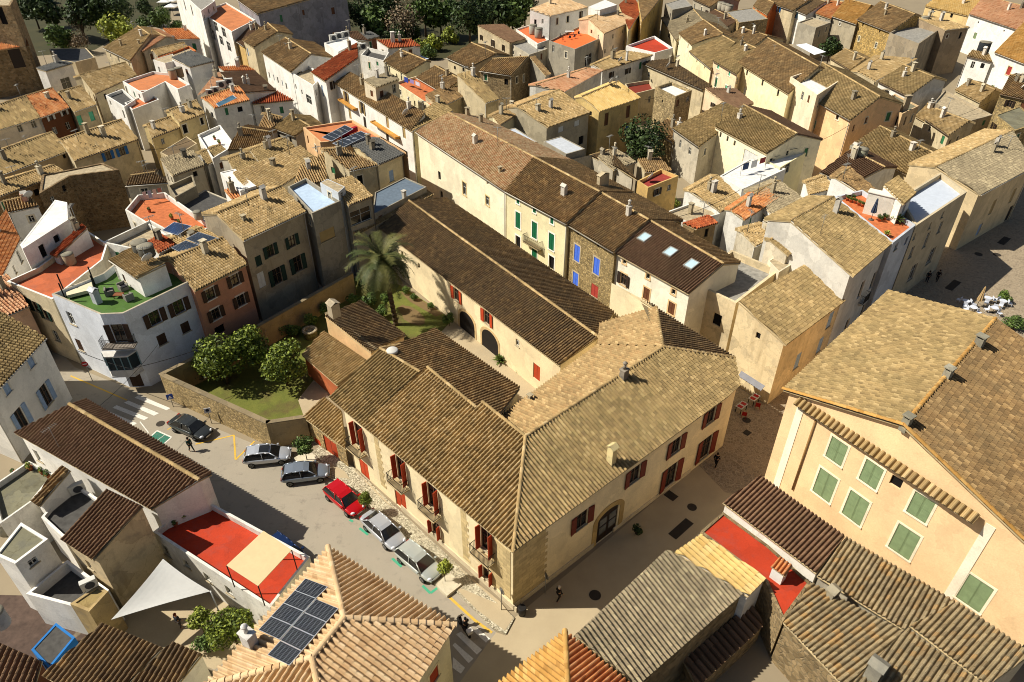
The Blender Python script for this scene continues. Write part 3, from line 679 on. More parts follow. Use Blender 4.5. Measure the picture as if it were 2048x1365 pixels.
def quad(label, px, hs, pal, udir, w=.36, c=.45, wob=.02, wall=None, ev=.1, name='house', wins=(), chims=(), ridges=False):
    b = Bld(name, label); p = [P(x, y, z) for (x, y), z in zip(px, list(hs) + [hs[2]])]
    nn = unit(np.cross(p[1] - p[0], p[2] - p[0])); p = [onplane(*q, p[0], nn) if i > 2 else x for i, (q, x) in enumerate(zip(px, p))]
    u = unit(p[udir[1]] - p[udir[0]])
    return finish(b, [dict(poly=p, u=u, pal=pal, w=w, c=c, wob=wob)], p, [ev] * len(p), wall or W_DIRTY, wins, [], chims, None)
quad('pale yellow tiled roof strip by the red terrace', [(1497, 1193), (1533, 1157), (1403, 1068), (1350, 1104)], [5.3, 5.3, 6.0], 'yellow', (0, 1), .38, .6, .004, W_WHITE2)
quad('large grey lichened roof sloping from the street to a tiled cornice', [(1275, 1372), (1487, 1187), (1334, 1099), (1149, 1271)], [5.2, 5.2, 6.9], 'grey', (0, 1), .31, .4, .04, W_STONED)
def solar_house():
    b = Bld('house', 'pale hip roofed house carrying black solar panels in the foreground')
    h0 = 7.2; c0, c1 = P(656, 1094, h0), P(912, 1251, h0)
    c2 = P(820, 1392, h0); c3 = c0 + (c2 - c1)
    u01 = unit(c1 - c0); u12 = unit(c2 - c1)
    # ridge runs parallel to the far eave's normal
    rr = P(688, 1236, 9.0); dep = abs(np.dot((rr - c0)[:2], np.array([-u01[1], u01[0]])))
    pitch = (rr[2] - h0) / dep
    re = rr + u12 * 9.0; c2 = c1 + u12 * (np.linalg.norm(c2 - c1) + 6); c3 = c0 + u12 * (np.linalg.norm(c2 - c1)); re = rr + u12 * (np.linalg.norm(c2 - c1) - 2 * dep)
    # keep every slope a plane
    fs = [dict(poly=[c0, c1, rr], u=u01, pal='cream', w=.36, c=.46, wob=.008), dict(poly=[c1, c2, re, rr], u=u12, pal='cream', w=.36, c=.46, wob=.008), dict(poly=[c2, c3, re], u=-u01, pal='cream', w=.36, c=.46, wob=.008), dict(poly=[c3, c0, rr, re], u=u12, pal='cream', w=.36, c=.46, wob=.008)]
    finish(b, fs, [c0, c1, c2, c3], [.35] * 4, plaster('e8dcb4', .15), [(868, 1352, .9, 1.3, 'Sr', 'e0d0a4')], [(c0, rr), (c1, rr), (rr, re), (re, c2), (re, c3)], [(502, 1290, .8, .6, 1.2, 'c8c4bc', 'pipe')], 'cream')
    b.c0, b.c1, b.rr, b.re, b.c3 = c0, c1, rr, re, c3
    return b
SOLAR = solar_house()
def corner_hip():
    b = Bld('house', 'hip roof of orange and ochre tiles cut by the bottom edge of the view')
    h0 = 6.6; c0 = P(1130, 1262, h0); a = P(1015, 1352, h0); c = P(1252, 1362, h0)
    u1 = unit(a - c0); u2 = unit(c - c0); L = 9.
    a = c0 + u1 * L; c = c0 + u2 * L; d = c0 + u1 * L + u2 * L; ap = (a + c) / 2 + np.array([0, 0, 1.9])
    fs = [dict(poly=[a, c0, ap], u=u1, pal='ochre', w=.31, c=.4, wob=.02), dict(poly=[c0, c, ap], u=u2, pal='orange', w=.31, c=.4, wob=.02), dict(poly=[c, d, ap], u=u1, pal='orange', w=.31, c=.4), dict(poly=[d, a, ap], u=u2, pal='orange', w=.31, c=.4)]
    finish(b, fs, [a, c0, c, d], [.3] * 4, W_CREAM, [], [(c0, ap), (a, ap), (c, ap)], [], 'ochre')
corner_hip()

quad('sagging bare beam roof over the dark yard below the tiled cornice', [(1395, 1376), (1528, 1252), (1502, 1208), (1366, 1318)], [2.2, 2.2, 2.6], 'plain', (0, 1), .5, 1.2, .05, W_STONED)

quad('small orange tiled hood over the red terrace doorway', [(1541, 1133), (1569, 1153), (1585, 1131), (1561, 1113)], [5.4, 5.4, 5.8], 'orange', (0, 1), .3, .4, .01, W_WHITE)
# ---- left edge and lower left
shed('white house with blue shutters and two balconies at the left edge', (-25, 802), (92, 676), (-25, 608), (-150, 725), 7.6, 'olive', .3, wall=plaster('e2ddd0', .2), w=.36, wins=[(62, 725, .75, 1.0, 'Ss', 'cfc8b8'), (14, 778, .75, 1.0, 'Ss', 'cfc8b8'), (92, 790, 1.0, 2.2, 'Os'), (43, 838, 1.0, 2.2, 'Os')])
gable('long brown tiled roof of the low white house beside the zebra crossing', (27, 866), (300, 1019), (398, 960), (139, 809), 6.0, 'plain', .3, .35, wall=W_WHITE, w=.32, c=.42, wob=.008, pal2='plain', wins=[(75, 912, .7, 1.3, 'Gk')])
shed('brown roof running down to a stained beige party wall', (120, 1079), (185, 1121), (284, 1012), (213, 978), 6.4, 'plain', .3, wall=plaster('c4b18c', .7), w=.32, c=.42, wob=.01, wins=[(178, 1130, .5, .9, 'Gk')])
terrace('house under a mossy patio deck with flower pots along its wall', [(-20, 975), (58, 922), (108, 948), (62, 1004), (0, 1048)], 4.6, T_MOSS, W_WHITE2, .5, .15)
shed('narrow strip of old tiles capping the white patio wall', (62, 1003), (76, 1013), (139, 940), (124, 931), 5.2, 'brown', .3, wall=W_WHITE, w=.36)
terrace('house with dark grey flat roof between white patio walls', [(82, 1035), (142, 962), (198, 998), (206, 1010), (150, 1062), (125, 1075)], 4.2, T_DGREY, W_WHITE, .35, .2)
terrace('white house under a mossy flat roof with water tanks', [(-10, 1110), (42, 1045), (96, 1078), (30, 1128)], 6.2, T_MOSS, W_WHITE, .12, .2, wins=[(66, 1124, .6, .6, 'Gk')])
terrace('white backyard house below the mossy deck with an open court', [(52, 1188), (135, 1120), (218, 1180), (180, 1222)], 3.6, T_DGREY, W_WHITE, .9, .2, wins=[(80, 1160, 1.0, 1.6, 'H')])
terrace('ruined beige wall top overgrown with dry weeds', [(140, 1208), (196, 1170), (216, 1183), (178, 1224)], 4.4, plaster('a08a58', .8), plaster('b39a6a', .7), .1, .2)
shed('dark brown tiled roof at the lower left corner', (-60, 1400), (60, 1400), (82, 1322), (-5, 1284), 4.0, 'plain', .25, wall=W_BROWN, w=.4, wob=.01)
terrace('low backyard house with a bright blue painted wall', [(62, 1300), (112, 1246), (150, 1275), (98, 1338)], 3.2, T_DGREY, plaster('2a74b8', .2), .05, .15)
shed('dark ribbed tiled roof of the backyard house beside the sail', (83, 1352), (205, 1420), (326, 1296), (205, 1246), 4.6, 'dark', .22, wall=W_WHITE2, w=.34, c=.42, wob=.012)
shed('smaller dark ribbed roof next to the backyard trees', (206, 1420), (290, 1450), (404, 1308), (345, 1283), 4.9, 'dark', .22, wall=W_WHITE2, w=.34, c=.42, wob=.012)
RT = terrace('white house with bright red roof terrace and beige awning', [(306, 1064), (400, 994), (620, 1114), (540, 1216)], 3.9, T_RED, W_WHITE2, .55, .2, wins=[(332, 1102, .8, 1.3, 'Gk'), (373, 1128, .7, .9, 'Gk'), (415, 1156, .7, .9, 'Gk'), (458, 1182, .7, .9, 'Gk')])
# ---- corner group on the left of the street
terrace('beige house with red terracotta roof terrace and white stair house', [(13, 563), (104, 599), (205, 520), (215, 488), (175, 462), (75, 535)], 8.2, plaster('b8623c', .4), plaster('d8c8a4', .45), .6, .2, cope=W_WHITE,
  wins=[(52, 603, .9, 1.3, 'Od'), (72, 614, .9, 1.3, 'Od'), (92, 630, .8, 1.2, 'Od'), (68, 655, .9, 1.4, 'Gw'), (112, 672, .9, 1.4, 'Gc'), (98, 700, 1.4, 2.0, 'Hk')])
terrace('white walled stair house with a blue door on the red terrace', [(40, 490), (110, 400), (134, 405), (136, 440), (92, 468), (45, 498)], 10.6, W_WHITE, W_WHITE, .02, .2, wins=[(98, 448, .8, 1.9, 'Ss'), (120, 428, .5, .6, 'G')])
BLUE = terrace('pale blue corner house with green artificial turf on its roof', [(103, 588), (200, 629), (246, 627), (383, 561), (335, 528), (262, 500), (205, 547)], 9.0, T_GREEN, W_BLUE, .75, .2, cope=plaster('b0a48c', .6),
  wins=[(142, 637, .95, 1.5, 'GB'), (159, 690, .9, 1.4, 'SB'), (310, 636, 1.1, 1.5, 'OB'), (358, 614, 1.1, 1.5, 'OB'), (371, 655, .95, 1.2, 'SB'), (324, 679, .95, 1.2, 'SB'), (238, 667, 1.1, 2.1, 'OB'), (274, 765, 1.2, 2.3, 'DB')])
shed('white roof hut with mottled tiles above the green turf', (218, 520), (271, 556), (331, 527), (262, 496), 10.7, 'tan', .06, wall=W_WHITE, w=.3, wins=[(248, 556, .5, .8, 'SB')])
gable('salmon pink house with brown arched shutters', (390, 582), (495, 528), (446, 475), (337, 520), 8.6, 'tan', .3, .5, wall=W_PINK, w=.3, wins=[(421, 588, .95, 1.3, 'OB', 'ded2c0'), (470, 560, .95, 1.3, 'OB', 'ded2c0'), (432, 628, .95, 1.3, 'OB', 'ded2c0'), (482, 601, .95, 1.3, 'OB', 'ded2c0'), (440, 660, 1.2, 1.0, 'H')], oh=.5)
gable('grey rendered house with dark green shutters and mottled roof', (487, 482), (612, 423), (563, 372), (432, 427), 10.6, 'tan', .3, .6, wall=plaster('a89a80', .5), w=.3,
  wins=[(541, 502, .9, 1.4, 'Od'), (584, 483, .9, 1.4, 'Od'), (517, 522, .8, 1.2, 'Sd'), (555, 552, 1.1, 2.0, 'Od'), (596, 528, 1.1, 2.0, 'Od'), (523, 560, .9, 1.9, 'Sw')], chims=[(488, 440, .4, .4, .3)])
terrace('bare concrete annex with pale blue roof terrace', [(575, 374), (612, 356), (681, 402), (624, 427)], 10.6, T_BLUE, W_CONC, .5, .2, cope=W_GREY, wins=[(655, 470, 2.2, 1.4, 'Ry')])
terrace('grey turret hut on the blue terrace', [(640, 366), (676, 386), (690, 374), (655, 358)], 11.6, T_TAN, plaster('c2c6c8', .3), .02, .1, wins=[(684, 392, .6, .8, 'Gs')])
shed('house with tan tiled roof over a glazed porch', (697, 411), (747, 392), (704, 351), (662, 362), 10.2, 'tan', .25, wall=W_GREY, w=.3, wins=[(722, 432, 3.0, 1.8, 'Gw')])
terrace('house with slate blue terrace edged by white posts', [(745, 430), (750, 385), (810, 355), (853, 374)], 7.4, flatm('5f6c78', .85, 0., .2), W_CONC, .12, .15)
shed('low lean-to of tan tiles under the blue terrace', (712, 470), (868, 390), (852, 378), (698, 458), 6.3, 'tan', .3, wall=W_GREY, w=.3)
gable('beige house with slate blue upper roof and pale shutters', (757, 329), (808, 308), (758, 277), (712, 294), 9.6, 'sheet', .12, .2, wall=plaster('d9c69a', .25), wins=[(733, 372, .8, 1.3, 'Ss'), (783, 352, .8, 1.6, 'Ss')], ridge=False)
gable('old brown gable roof between red terrace and annex', (700, 342), (757, 330), (690, 297), (648, 300), 9.4, 'brown', .25, .4, wall=W_BEIGE)
terrace('cream house with terracotta sun deck for solar water heaters', [(640, 285), (606, 255), (705, 240), (815, 304), (760, 275)], 9.7, T_ORANGE, plaster('d9b080', .3), .3, .25)
shed('pale weathered roof strip above the white gable', (512, 405), (640, 322), (600, 292), (466, 345), 8.6, 'tan', .18, wall=W_WHITE)
shed('mottled roof falling toward the grey house', (585, 375), (655, 362), (648, 305), (600, 330), 9.3, 'mix', .25, wall=W_BEIGE)
terrace('white house with open top court and long white stair wall', [(205, 485), (300, 440), (355, 470), (310, 500), (262, 497)], 8.4, T_TAN, W_WHITE2, .8, .2)
terrace('house with ochre floored roof court behind solar panels', [(250, 420), (275, 390), (330, 385), (430, 455), (330, 470)], 8.2, T_COTTO, W_WHITE2, .7, .2)
gable('long tan roof behind the pink house carrying blue solar panels', (345, 525), (442, 478), (405, 455), (310, 492), 8.9, 'tan', .12, .3, wall=W_WHITE, w=.3)
shed('brick red tiled lean-to beside the solar panels', (318, 506), (352, 488), (322, 467), (292, 484), 9.7, 'red', .25, wall=W_WHITE, w=.3)
shed('long red tiled stair roof against the white terrace wall', (100, 510), (112, 514), (174, 455), (164, 448), 8.8, 'red', .25, wall=W_WHITE, w=.3)
# ---- left middle
shed('house with orange tiled roof at the left edge', (-5, 640), (58, 612), (15, 548), (-40, 570), 6.8, 'pink', .25, wall=plaster('d8b090', .3))
shed('bright orange roof below the white stair wall', (0, 560), (40, 478), (12, 420), (-30, 480), 7.2, 'orange', .25, wall=W_WHITE)
gable('brown stone house with windowless gable wall', (-20, 400), (130, 345), (110, 330), (-25, 372), 8.0, 'tan', .25, .6, wall=stone('8a6e48', 3.2))
terrace('tall bare house of brown stone facing the courtyards', [(78, 388), (140, 352), (238, 340), (205, 326), (84, 350)], 8.4, T_TAN, stone('7a6140', 3.0), .15, .3)
gable('small brown roof with a white chimney hut near the left edge', (15, 425), (78, 412), (60, 392), (5, 405), 7.9, 'brown', .25, .6, wall=W_WHITE, chims=[(52, 402, .6, .6, .7, 'c89880')])
gable('dark roofed stone hut above white roof courts', (250, 372), (336, 366), (310, 345), (262, 352), 8.4, 'dark', .15, .6, wall=W_DIRTY)
terrace('crumbling grey block with balustrade terrace', [(335, 372), (385, 350), (392, 372), (350, 395)], 8.8, T_TAN, plaster('8f846c', .8), .6, .2)
terrace('house with corrugated grey lean-to roofs among aerials', [(340, 420), (410, 380), (470, 405), (400, 445)], 7.4, T_DGREY, W_DIRTY, .1, .2)
shed('orange sheet roof of a small white house', (465, 400), (512, 388), (495, 368), (448, 380), 8.6, 'orange', .12, wall=W_WHITE)
terrace('white chimney house beside the orange sheet roof', [(440, 345), (470, 338), (512, 372), (480, 382)], 9.4, W_WHITE, W_WHITE, .1, .2)
shed('flat corrugated roof among narrow courts', (345, 352), (410, 330), (385, 300), (320, 318), 6.8, 'grey', .12, wall=W_DIRTY)
terrace('small beige house with a brown flat roof', [(320, 305), (373, 273), (394, 287), (344, 318)], 6.9, plaster('6f5c40', .8), plaster('c8b48c', .35), .06, .15)
terrace('white terraced house stepping down between roofs', [(395, 270), (440, 250), (470, 290), (425, 318)], 7.0, W_WHITE, W_WHITE, .5, .2)
# ---- upper left quarter
gable('house with long olive tiled roof at the left edge', (-30, 268), (81, 236), (52, 192), (-40, 222), 7.2, 'olive', .3, .6, wall=plaster('d2c8b4', .4), wins=[(38, 252, .8, 1.2, 'Gs'), (66, 245, .8, 1.2, 'Gs')])
gable('chocolate brown painted house with white shuttered windows', (81, 236), (139, 215), (105, 176), (52, 192), 7.2, 'orange', .3, .6, wall=W_BROWN, wins=[(101, 234, .7, .9, 'Ow'), (128, 225, .7, .9, 'Ow'), (110, 262, .8, 1.2, 'Gw'), (136, 252, .8, 1.2, 'Gw')])
gable('broad low house with two toned tiled roof at the left edge', (-30, 362), (141, 301), (105, 264), (-30, 312), 6.4, 'olive', .3, .7, wall=plaster('cbb68e', .4), pal2='tan', wins=[(129, 313, .5, .6, 'H')])
gable('house with blue shutters under a tan roof with a slanting chimney shadow', (148, 322), (277, 278), (244, 239), (120, 280), 6.2, 'tan', .3, .5, wall=W_BEIGE, chims=[(176, 268, .5, .5, 1.4)], wins=[(216, 312, .9, 1.3, 'On'), (244, 303, .9, 1.3, 'On')])
gable('cream cottage with two mint green shutters', (148, 224), (193, 209), (163, 172), (119, 184), 6.8, 'tan', .3, .3, wall=W_BEIGE, wins=[(160, 241, .9, 1.6, 'St'), (184, 233, .9, 1.6, 'St')])
shed('white cube house with a dark sheet roof', (92, 142), (146, 126), (121, 121), (72, 136), 9.6, 'sheet', .1, wall=W_WHITE, wins=[(133, 167, 2.0, 2.0, 'Gd')])
gable('tan ribbed roof beside the white cube house', (190, 188), (274, 150), (251, 125), (160, 150), 7.4, 'tan', .3, .3, wall=W_BEIGE)
terrace('house with grey flat roof under the round shrub', [(98, 98), (120, 121), (150, 125), (190, 115), (172, 96)], 6.6, T_DGREY, plaster('cbb892', .4), .12, .2)
gable('weathered gable roof near the dark park', (206, 96), (260, 122), (300, 70), (276, 53), 6.6, 'tan', .25, .3, wall=W_BEIGE, chims=[(243, 92, .4, .4, 1.0)])
gable('house with smooth peach roof and skylight near the park', (258, 84), (285, 104), (332, 74), (300, 58), 7.0, 'pink', .2, .3, wall=W_DIRTY, chims=[(281, 96, .4, .4, 1.4)])
shed('plain brown roof ending at the white building row', (345, 79), (400, 78), (374, 57), (325, 57), 7.2, 'orange', .1, wall=W_WHITE2)
gable('small striped roof behind the orange terrace', (315, 112), (376, 94), (368, 85), (305, 100), 7.0, 'tan', .3, .3, wall=W_GREY)
terrace('house with thin orange rimmed roof strip', [(310, 118), (378, 92), (392, 101), (330, 128)], 7.8, T_TAN, plaster('c0713c', .3), .4, .2)
shed('white tower house under a dark slate toned roof', (380, 134), (428, 122), (382, 101), (342, 115), 10.2, 'sheet', .1, wall=W_WHITE)
terrace('white stair tower with tan flat cap', [(306, 120), (330, 127), (352, 121), (345, 108)], 10.2, T_TAN, W_WHITE, .02, .1)
terrace('white house with orange roof terrace and inner light well', [(245, 163), (284, 187), (330, 164), (355, 179), (380, 169), (345, 147), (306, 143)], 8.6, T_ORANGE, W_WHITE, .45, .2)
terrace('white cube with brown flat roof below the orange terrace', [(249, 206), (264, 220), (318, 199), (300, 186)], 7.2, T_COTTO, W_WHITE, .25, .2)
terrace('tall blank white house with sunken dark roof', [(211, 191), (248, 214), (270, 200), (245, 178)], 7.6, T_DGREY, W_WHITE, .5, .2)
gable('yellow plastered cottage under a striped tan roof', (303, 276), (360, 255), (343, 233), (293, 250), 6.6, 'tan', .3, .4, wall=W_YEL, wins=[(326, 283, .6, .9, 'Gw')])
gable('small striped tan roof stepping above the yellow cottage', (358, 245), (410, 227), (393, 201), (338, 221), 7.6, 'tan', .3, .4, wall=W_YEL)
gable('house with rust roof carrying a solar water heater', (428, 216), (500, 200), (478, 172), (405, 196), 8.2, 'orange', .25, .3, wall=W_WHITE2)
gable('house under a big dark slope catching little sun', (395, 191), (447, 165), (440, 144), (428, 150), 7.6, 'pink', .28, 0, wall=W_WHITE2)
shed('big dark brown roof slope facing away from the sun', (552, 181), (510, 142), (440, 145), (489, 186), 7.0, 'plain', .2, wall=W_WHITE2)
shed('plain rust brown lean-to roof along the white lane', (505, 208), (588, 200), (553, 181), (493, 187), 6.2, 'red', .12, wall=W_WHITE)
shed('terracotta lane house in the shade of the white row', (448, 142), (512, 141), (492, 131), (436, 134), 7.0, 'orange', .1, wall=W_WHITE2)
gable('double roofed brown house above red solar panels', (544, 256), (588, 273), (620, 253), (580, 229), 7.2, 'olive', .3, 1., wall=W_GREY)
gable('brown gable roof next to the dark lane', (512, 262), (545, 256), (565, 235), (530, 226), 7.4, 'brown', .3, .8, wall=W_GREY)
gable('cluster of old brown roofs above the terraces', (455, 300), (520, 300), (545, 265), (480, 255), 7.0, 'brown', .25, .6, wall=W_DIRTY)
gable('low olive roof between white court walls', (415, 330), (462, 308), (440, 290), (400, 306), 6.2, 'olive', .25, .5, wall=W_WHITE2)
gable('short red brown roof with rubble edge', (470, 345), (560, 312), (540, 292), (455, 318), 7.4, 'olive', .22, .6, wall=W_DIRTY)
gable('weathered light roof above the green awning', (520, 325), (590, 292), (570, 276), (500, 300), 7.9, 'olive', .22, .5, wall=W_DIRTY)
# ---- church and park edge
terrace('tall stone church tower with arched openings at the top left corner', [(-60, 10), (20, 12), (30, -6), (-30, -20)], 17.0, T_TAN, stone('8d7450', 2.0), .1, .4, name='church', cat='church', wins=[(4, 32, 1.4, 3.2, 'H')])
shed('lower stone church aisle with a narrow tiled ledge', (-60, 108), (58, 92), (54, 78), (-60, 94), 9.2, 'orange', .25, wall=stone('8d7450', 2.0), name='church', cat='church', wins=[(38, 116, 3.0, 3.8, 'Dk'), (18, 86, 1.2, 2.2, 'H')])
# ---- white row at the top
terrace('tall white apartment house at the top edge', [(345, -30), (402, 22), (430, 2), (380, -45)], 13.0, T_GREY, W_WHITE, .3, .2, wins=[(370, 12, 1.4, 2.4, 'Gk'), (384, 22, 1.4, 2.4, 'Gk')])
terrace('white apartment house with rows of glazed balconies and terracotta deck', [(402, 26), (463, 64), (510, 40), (452, 5)], 11.0, T_ORANGE, W_WHITE, .3, .2, wins=[(417, 44, 2.2, 2.0, 'Gw'), (432, 54, 2.6, 2.0, 'Gw'), (448, 66, 2.6, 2.0, 'Gw'), (427, 70, 2.2, 2.0, 'Gw'), (443, 82, 2.6, 2.0, 'Gw'), (458, 94, 2.6, 2.0, 'Gw')])
gable('tan stone house squeezed in the white row', (460, 75), (487, 93), (522, 62), (508, 48), 9.0, 'plain', .25, .8, wall=plaster('c9a868', .4), wins=[(472, 90, .7, 1.0, 'Gk'), (477, 118, .8, 1.5, 'Gw')])
gable('narrow beige house with a rough tiled roof', (484, 80), (506, 95), (556, 64), (536, 47), 10.2, 'brown', .28, .5, wall=W_BEIGE, wins=[(496, 105, .8, 1.6, 'Ss')])
gable('wide white lane house with brown gable roof', (522, 104), (581, 144), (622, 108), (571, 76), 9.6, 'brown', .28, 1., wall=W_WHITE, wins=[(539, 151, .8, 1.2, 'Gk'), (556, 161, .8, 1.2, 'Gk'), (573, 173, .8, 1.2, 'Gk'), (548, 156, .5, 1.2, 'Ss'), (565, 167, .5, 1.2, 'Ss')])
terrace('white lane house with a front roof terrace', [(581, 145), (626, 172), (648, 150), (600, 122)], 9.2, T_TAN, W_WHITE, .5, .2, wins=[(592, 174, .6, .9, 'Gw'), (604, 185, .6, .9, 'Gw'), (618, 200, 2.4, 1.6, 'Gk')])
gable('white house with steep rust red roof and stepped parapet', (622, 144), (649, 162), (716, 115), (714, 86), 10.4, 'red', .22, 0, wall=W_WHITE, wins=[(645, 182, .9, 2.0, 'Ss')])
terrace('white flat block crowded with air conditioners', [(648, 86), (676, 104), (716, 84), (697, 73)], 11.6, T_WHITE, W_WHITE, .3, .2)
shed('large blank walled house with shaded blue grey gable', (473, -1), (514, 28), (692, -22), (640, -48), 13.0, 'brown', .1, wall=plaster('8f8d90', .7))
shed('dark brown roof behind the white flat block', (676, 76), (738, 82), (715, 62), (665, 66), 7.4, 'plain', .15, wall=W_WHITE2)
shed('grey sheet roofed store by the gardens', (730, 80), (760, 73), (740, 63), (720, 67), 7.0, 'sheet', .1, wall=plaster('a06a48', .4))
gable('white cottage with rust brown roof and round capped chimney', (777, 96), (842, 92), (822, 78), (753, 80), 6.6, 'red', .25, .3, wall=W_WHITE, chims=[(786, 84, .8, .8, 1.8, 'd8d0c4')])
terrace('white yard house with sunken court and blue awning', [(735, 95), (778, 105), (768, 122), (722, 110)], 6.0, T_DGREY, W_WHITE2, .8, .2)
gable('cream back house with a rough brown pyramid roof', (766, 123), (810, 148), (853, 122), (800, 100), 8.0, 'brown', .28, .2, wall=W_CREAM, wins=[(779, 139, .6, 1.6, 'Gk'), (803, 154, .6, 1.6, 'Gk')])
gable('second cream back house with square brown roof', (832, 155), (885, 186), (922, 160), (870, 132), 8.4, 'brown', .28, .2, wall=W_CREAM, wins=[(844, 175, .7, 1.8, 'Gk'), (872, 192, .7, 1.8, 'Gk')])
LANE = gable('long lane house with a continuous ochre balcony and brown shutters', (668, 166), (822, 262), (850, 225), (700, 144), 9.4, 'brown', .3, 0, wall=W_WHITE, wins=[(693, 196, 1.0, 2.0, 'Oy'), (725, 217, 1.0, 2.0, 'Oy'), (775, 245, 1.0, 2.0, 'Sy'), (808, 265, 1.0, 2.0, 'Sy'), (700, 228, 1.0, 2.0, 'Sy'), (730, 246, 1.0, 2.0, 'Sk'), (775, 275, 1.0, 2.0, 'Sk')])
shed('square roof hut with a rim of tile ends on the lane house', (752, 175), (799, 158), (777, 144), (727, 160), 12.2, 'grey', .08, wall=plaster('d6c8aa', .3))
shed('dark roof corner turning from the lane to the mansion', (823, 263), (905, 222), (880, 196), (846, 222), 9.4, 'olive', .25, wall=W_CREAM)
terrace('house with open terracotta yard between the roof huts', [(790, 165), (865, 215), (905, 195), (835, 152)], 8.2, T_COTTO, W_CREAM, .4, .2)
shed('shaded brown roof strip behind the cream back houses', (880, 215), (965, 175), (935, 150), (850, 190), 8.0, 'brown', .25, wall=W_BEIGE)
shed('bright ribbed roof strip beside the shaded lane roofs', (972, 206), (999, 198), (944, 141), (914, 149), 8.8, 'olive', .3, wall=W_BEIGE)
gable('brown roof near the white rubble yard', (893, 116), (938, 136), (993, 108), (943, 86), 7.2, 'brown', .25, .5, wall=W_BEIGE)
gable('low weathered roof next to a white hatch', (958, 142), (1022, 152), (1056, 114), (985, 118), 7.4, 'brown', .25, .3, wall=W_STONED)
shed('long plastered warehouse with rust roof by the gardens', (1020, 86), (1052, 78), (1008, 49), (955, 51), 7.0, 'plain', .06, wall=plaster('b8a888', .6))
# ---- upper middle
shed('white villa with a smooth peach tiled roof', (1101, 32), (1176, 15), (1125, -6), (1060, 18), 10.4, 'cream', .18, wall=W_WHITE)
gable('peach tiled wing with a row of small dark windows', (1209, 67), (1271, 40), (1226, 18), (1177, 37), 10.0, 'cream', .22, .4, wall=W_PEACH, wins=[(1226, 73, .6, .9, 'H'), (1246, 63, .6, .9, 'H'), (1226, 96, .6, .9, 'H'), (1210, 103, .6, .9, 'H'), (1247, 87, .6, .9, 'H')])
terrace('small white stair house on the villa', [(1177, 14), (1200, 20), (1234, 10), (1210, 0)], 12.6, T_WHITE, W_WHITE, .02, .1, wins=[(1184, 8, .9, 1.8, 'Gk')])
terrace('concrete walled house with bright orange sun terrace', [(1098, 82), (1150, 99), (1214, 71), (1160, 52)], 8.4, flatm('d86a34', .85, 0., .2), W_CONC, .35, .2, wins=[(1177, 120, 3.0, 2.4, 'Gk')])
terrace('low annex with a strip of orange terrace and grey tanks', [(1032, 59), (1075, 88), (1098, 80), (1062, 49)], 7.4, flatm('c86a3c', .85, 0., .2), W_WHITE2, .3, .2)
terrace('grey patio roof below the orange terrace', [(1022, 88), (1058, 110), (1095, 98), (1050, 78)], 6.4, T_GREY, W_DIRTY, .12, .2)
shed('slanting mossy roof strip beside the concrete wall', (1092, 152), (1102, 148), (1070, 112), (1060, 114), 7.2, 'brown', .3, wall=W_CONC)
shed('far yellow lane house in the narrow street', (1258, 60), (1284, 20), (1262, -12), (1238, 10), 10.0, 'red', .15, wall=W_YEL)
shed('far ochre lane house on the narrow street corner', (1284, 42), (1330, -15), (1320, -30), (1276, -5), 11.0, 'brown', .15, wall=plaster('c8a458', .5), wins=[(1298, 35, .8, 1.6, 'H'), (1308, 20, .8, 1.6, 'H')])
terrace('grey lane house with a white framed window at the top', [(1330, 8), (1345, 20), (1385, 12), (1370, -4)], 9.5, T_GREY, W_GREY, .1, .2, wins=[(1348, 12, 1.6, 1.6, 'Gw')])
gable('grey brown pantiled house at the head of the lane', (1322, 36), (1352, 81), (1407, 42), (1385, 17), 6.6, 'grey', .28, .8, wall=W_CREAM)
gable('brown roofed white house in the stepped row', (1357, 67), (1382, 89), (1446, 68), (1407, 40), 8.0, 'brown', .28, .5, wall=plaster('ece0bc', .32), wins=[(1360, 78, .5, .9, 'H'), (1376, 93, .5, .9, 'H')])
gable('sunlit cream house stepping down the row', (1378, 103), (1421, 138), (1470, 86), (1445, 72), 7.6, 'olive', .26, .7, wall=plaster('ecdcae', .32), wins=[(1394, 121, .5, .9, 'H'), (1410, 132, .5, .9, 'H'), (1357, 120, .9, 1.7, 'Sw')])
gable('peach house with teal green shutters in the row', (1425, 121), (1473, 149), (1512, 97), (1481, 83), 9.0, 'olive', .3, .8, wall=W_PEACH, wins=[(1437, 130, .7, .9, 'St', 'f0e8d0'), (1459, 147, .7, .9, 'St', 'f0e8d0'), (1432, 165, .9, 1.8, 'SG', 'f0e8d0'), (1452, 180, .9, 1.6, 'St', 'f0e8d0')])
gable('tall cream house with deep brown corduroy roof', (1476, 126), (1576, 188), (1637, 134), (1536, 77), 9.8, 'brown', .3, .5, wall=plaster('f0e2b6', .32), wins=[(1494, 146, .6, 1.1, 'H'), (1525, 166, .6, 1.1, 'H'), (1556, 187, .6, 1.1, 'H'), (1489, 185, 1.0, 1.8, 'Sw')])
gable('apricot house with turquoise shutters and white roof deck', (1574, 171), (1700, 241), (1760, 194), (1645, 126), 9.6, 'olive', .3, .7, wall=plaster('ecc492', .32), wins=[(1597, 188, .7, .9, 'H', 'f0e0c0'), (1635, 210, .7, .9, 'H', 'f0e0c0'), (1675, 234, .7, .9, 'H', 'f0e0c0'), (1589, 228, .9, 1.3, 'St', 'f0e0c0'), (1628, 248, .9, 1.3, 'St', 'f0e0c0')])
terrace('white roof deck box standing on the apricot house', [(1581, 154), (1634, 191), (1682, 160), (1642, 133)], 11.4, T_WHITE, plaster('e8d8b8', .32), .7, .2)
terrace('red floored terrace house with white rim above the lane', [(1252, 92), (1310, 106), (1346, 96), (1309, 72)], 8.0, T_RED, W_WHITE, .5, .2)
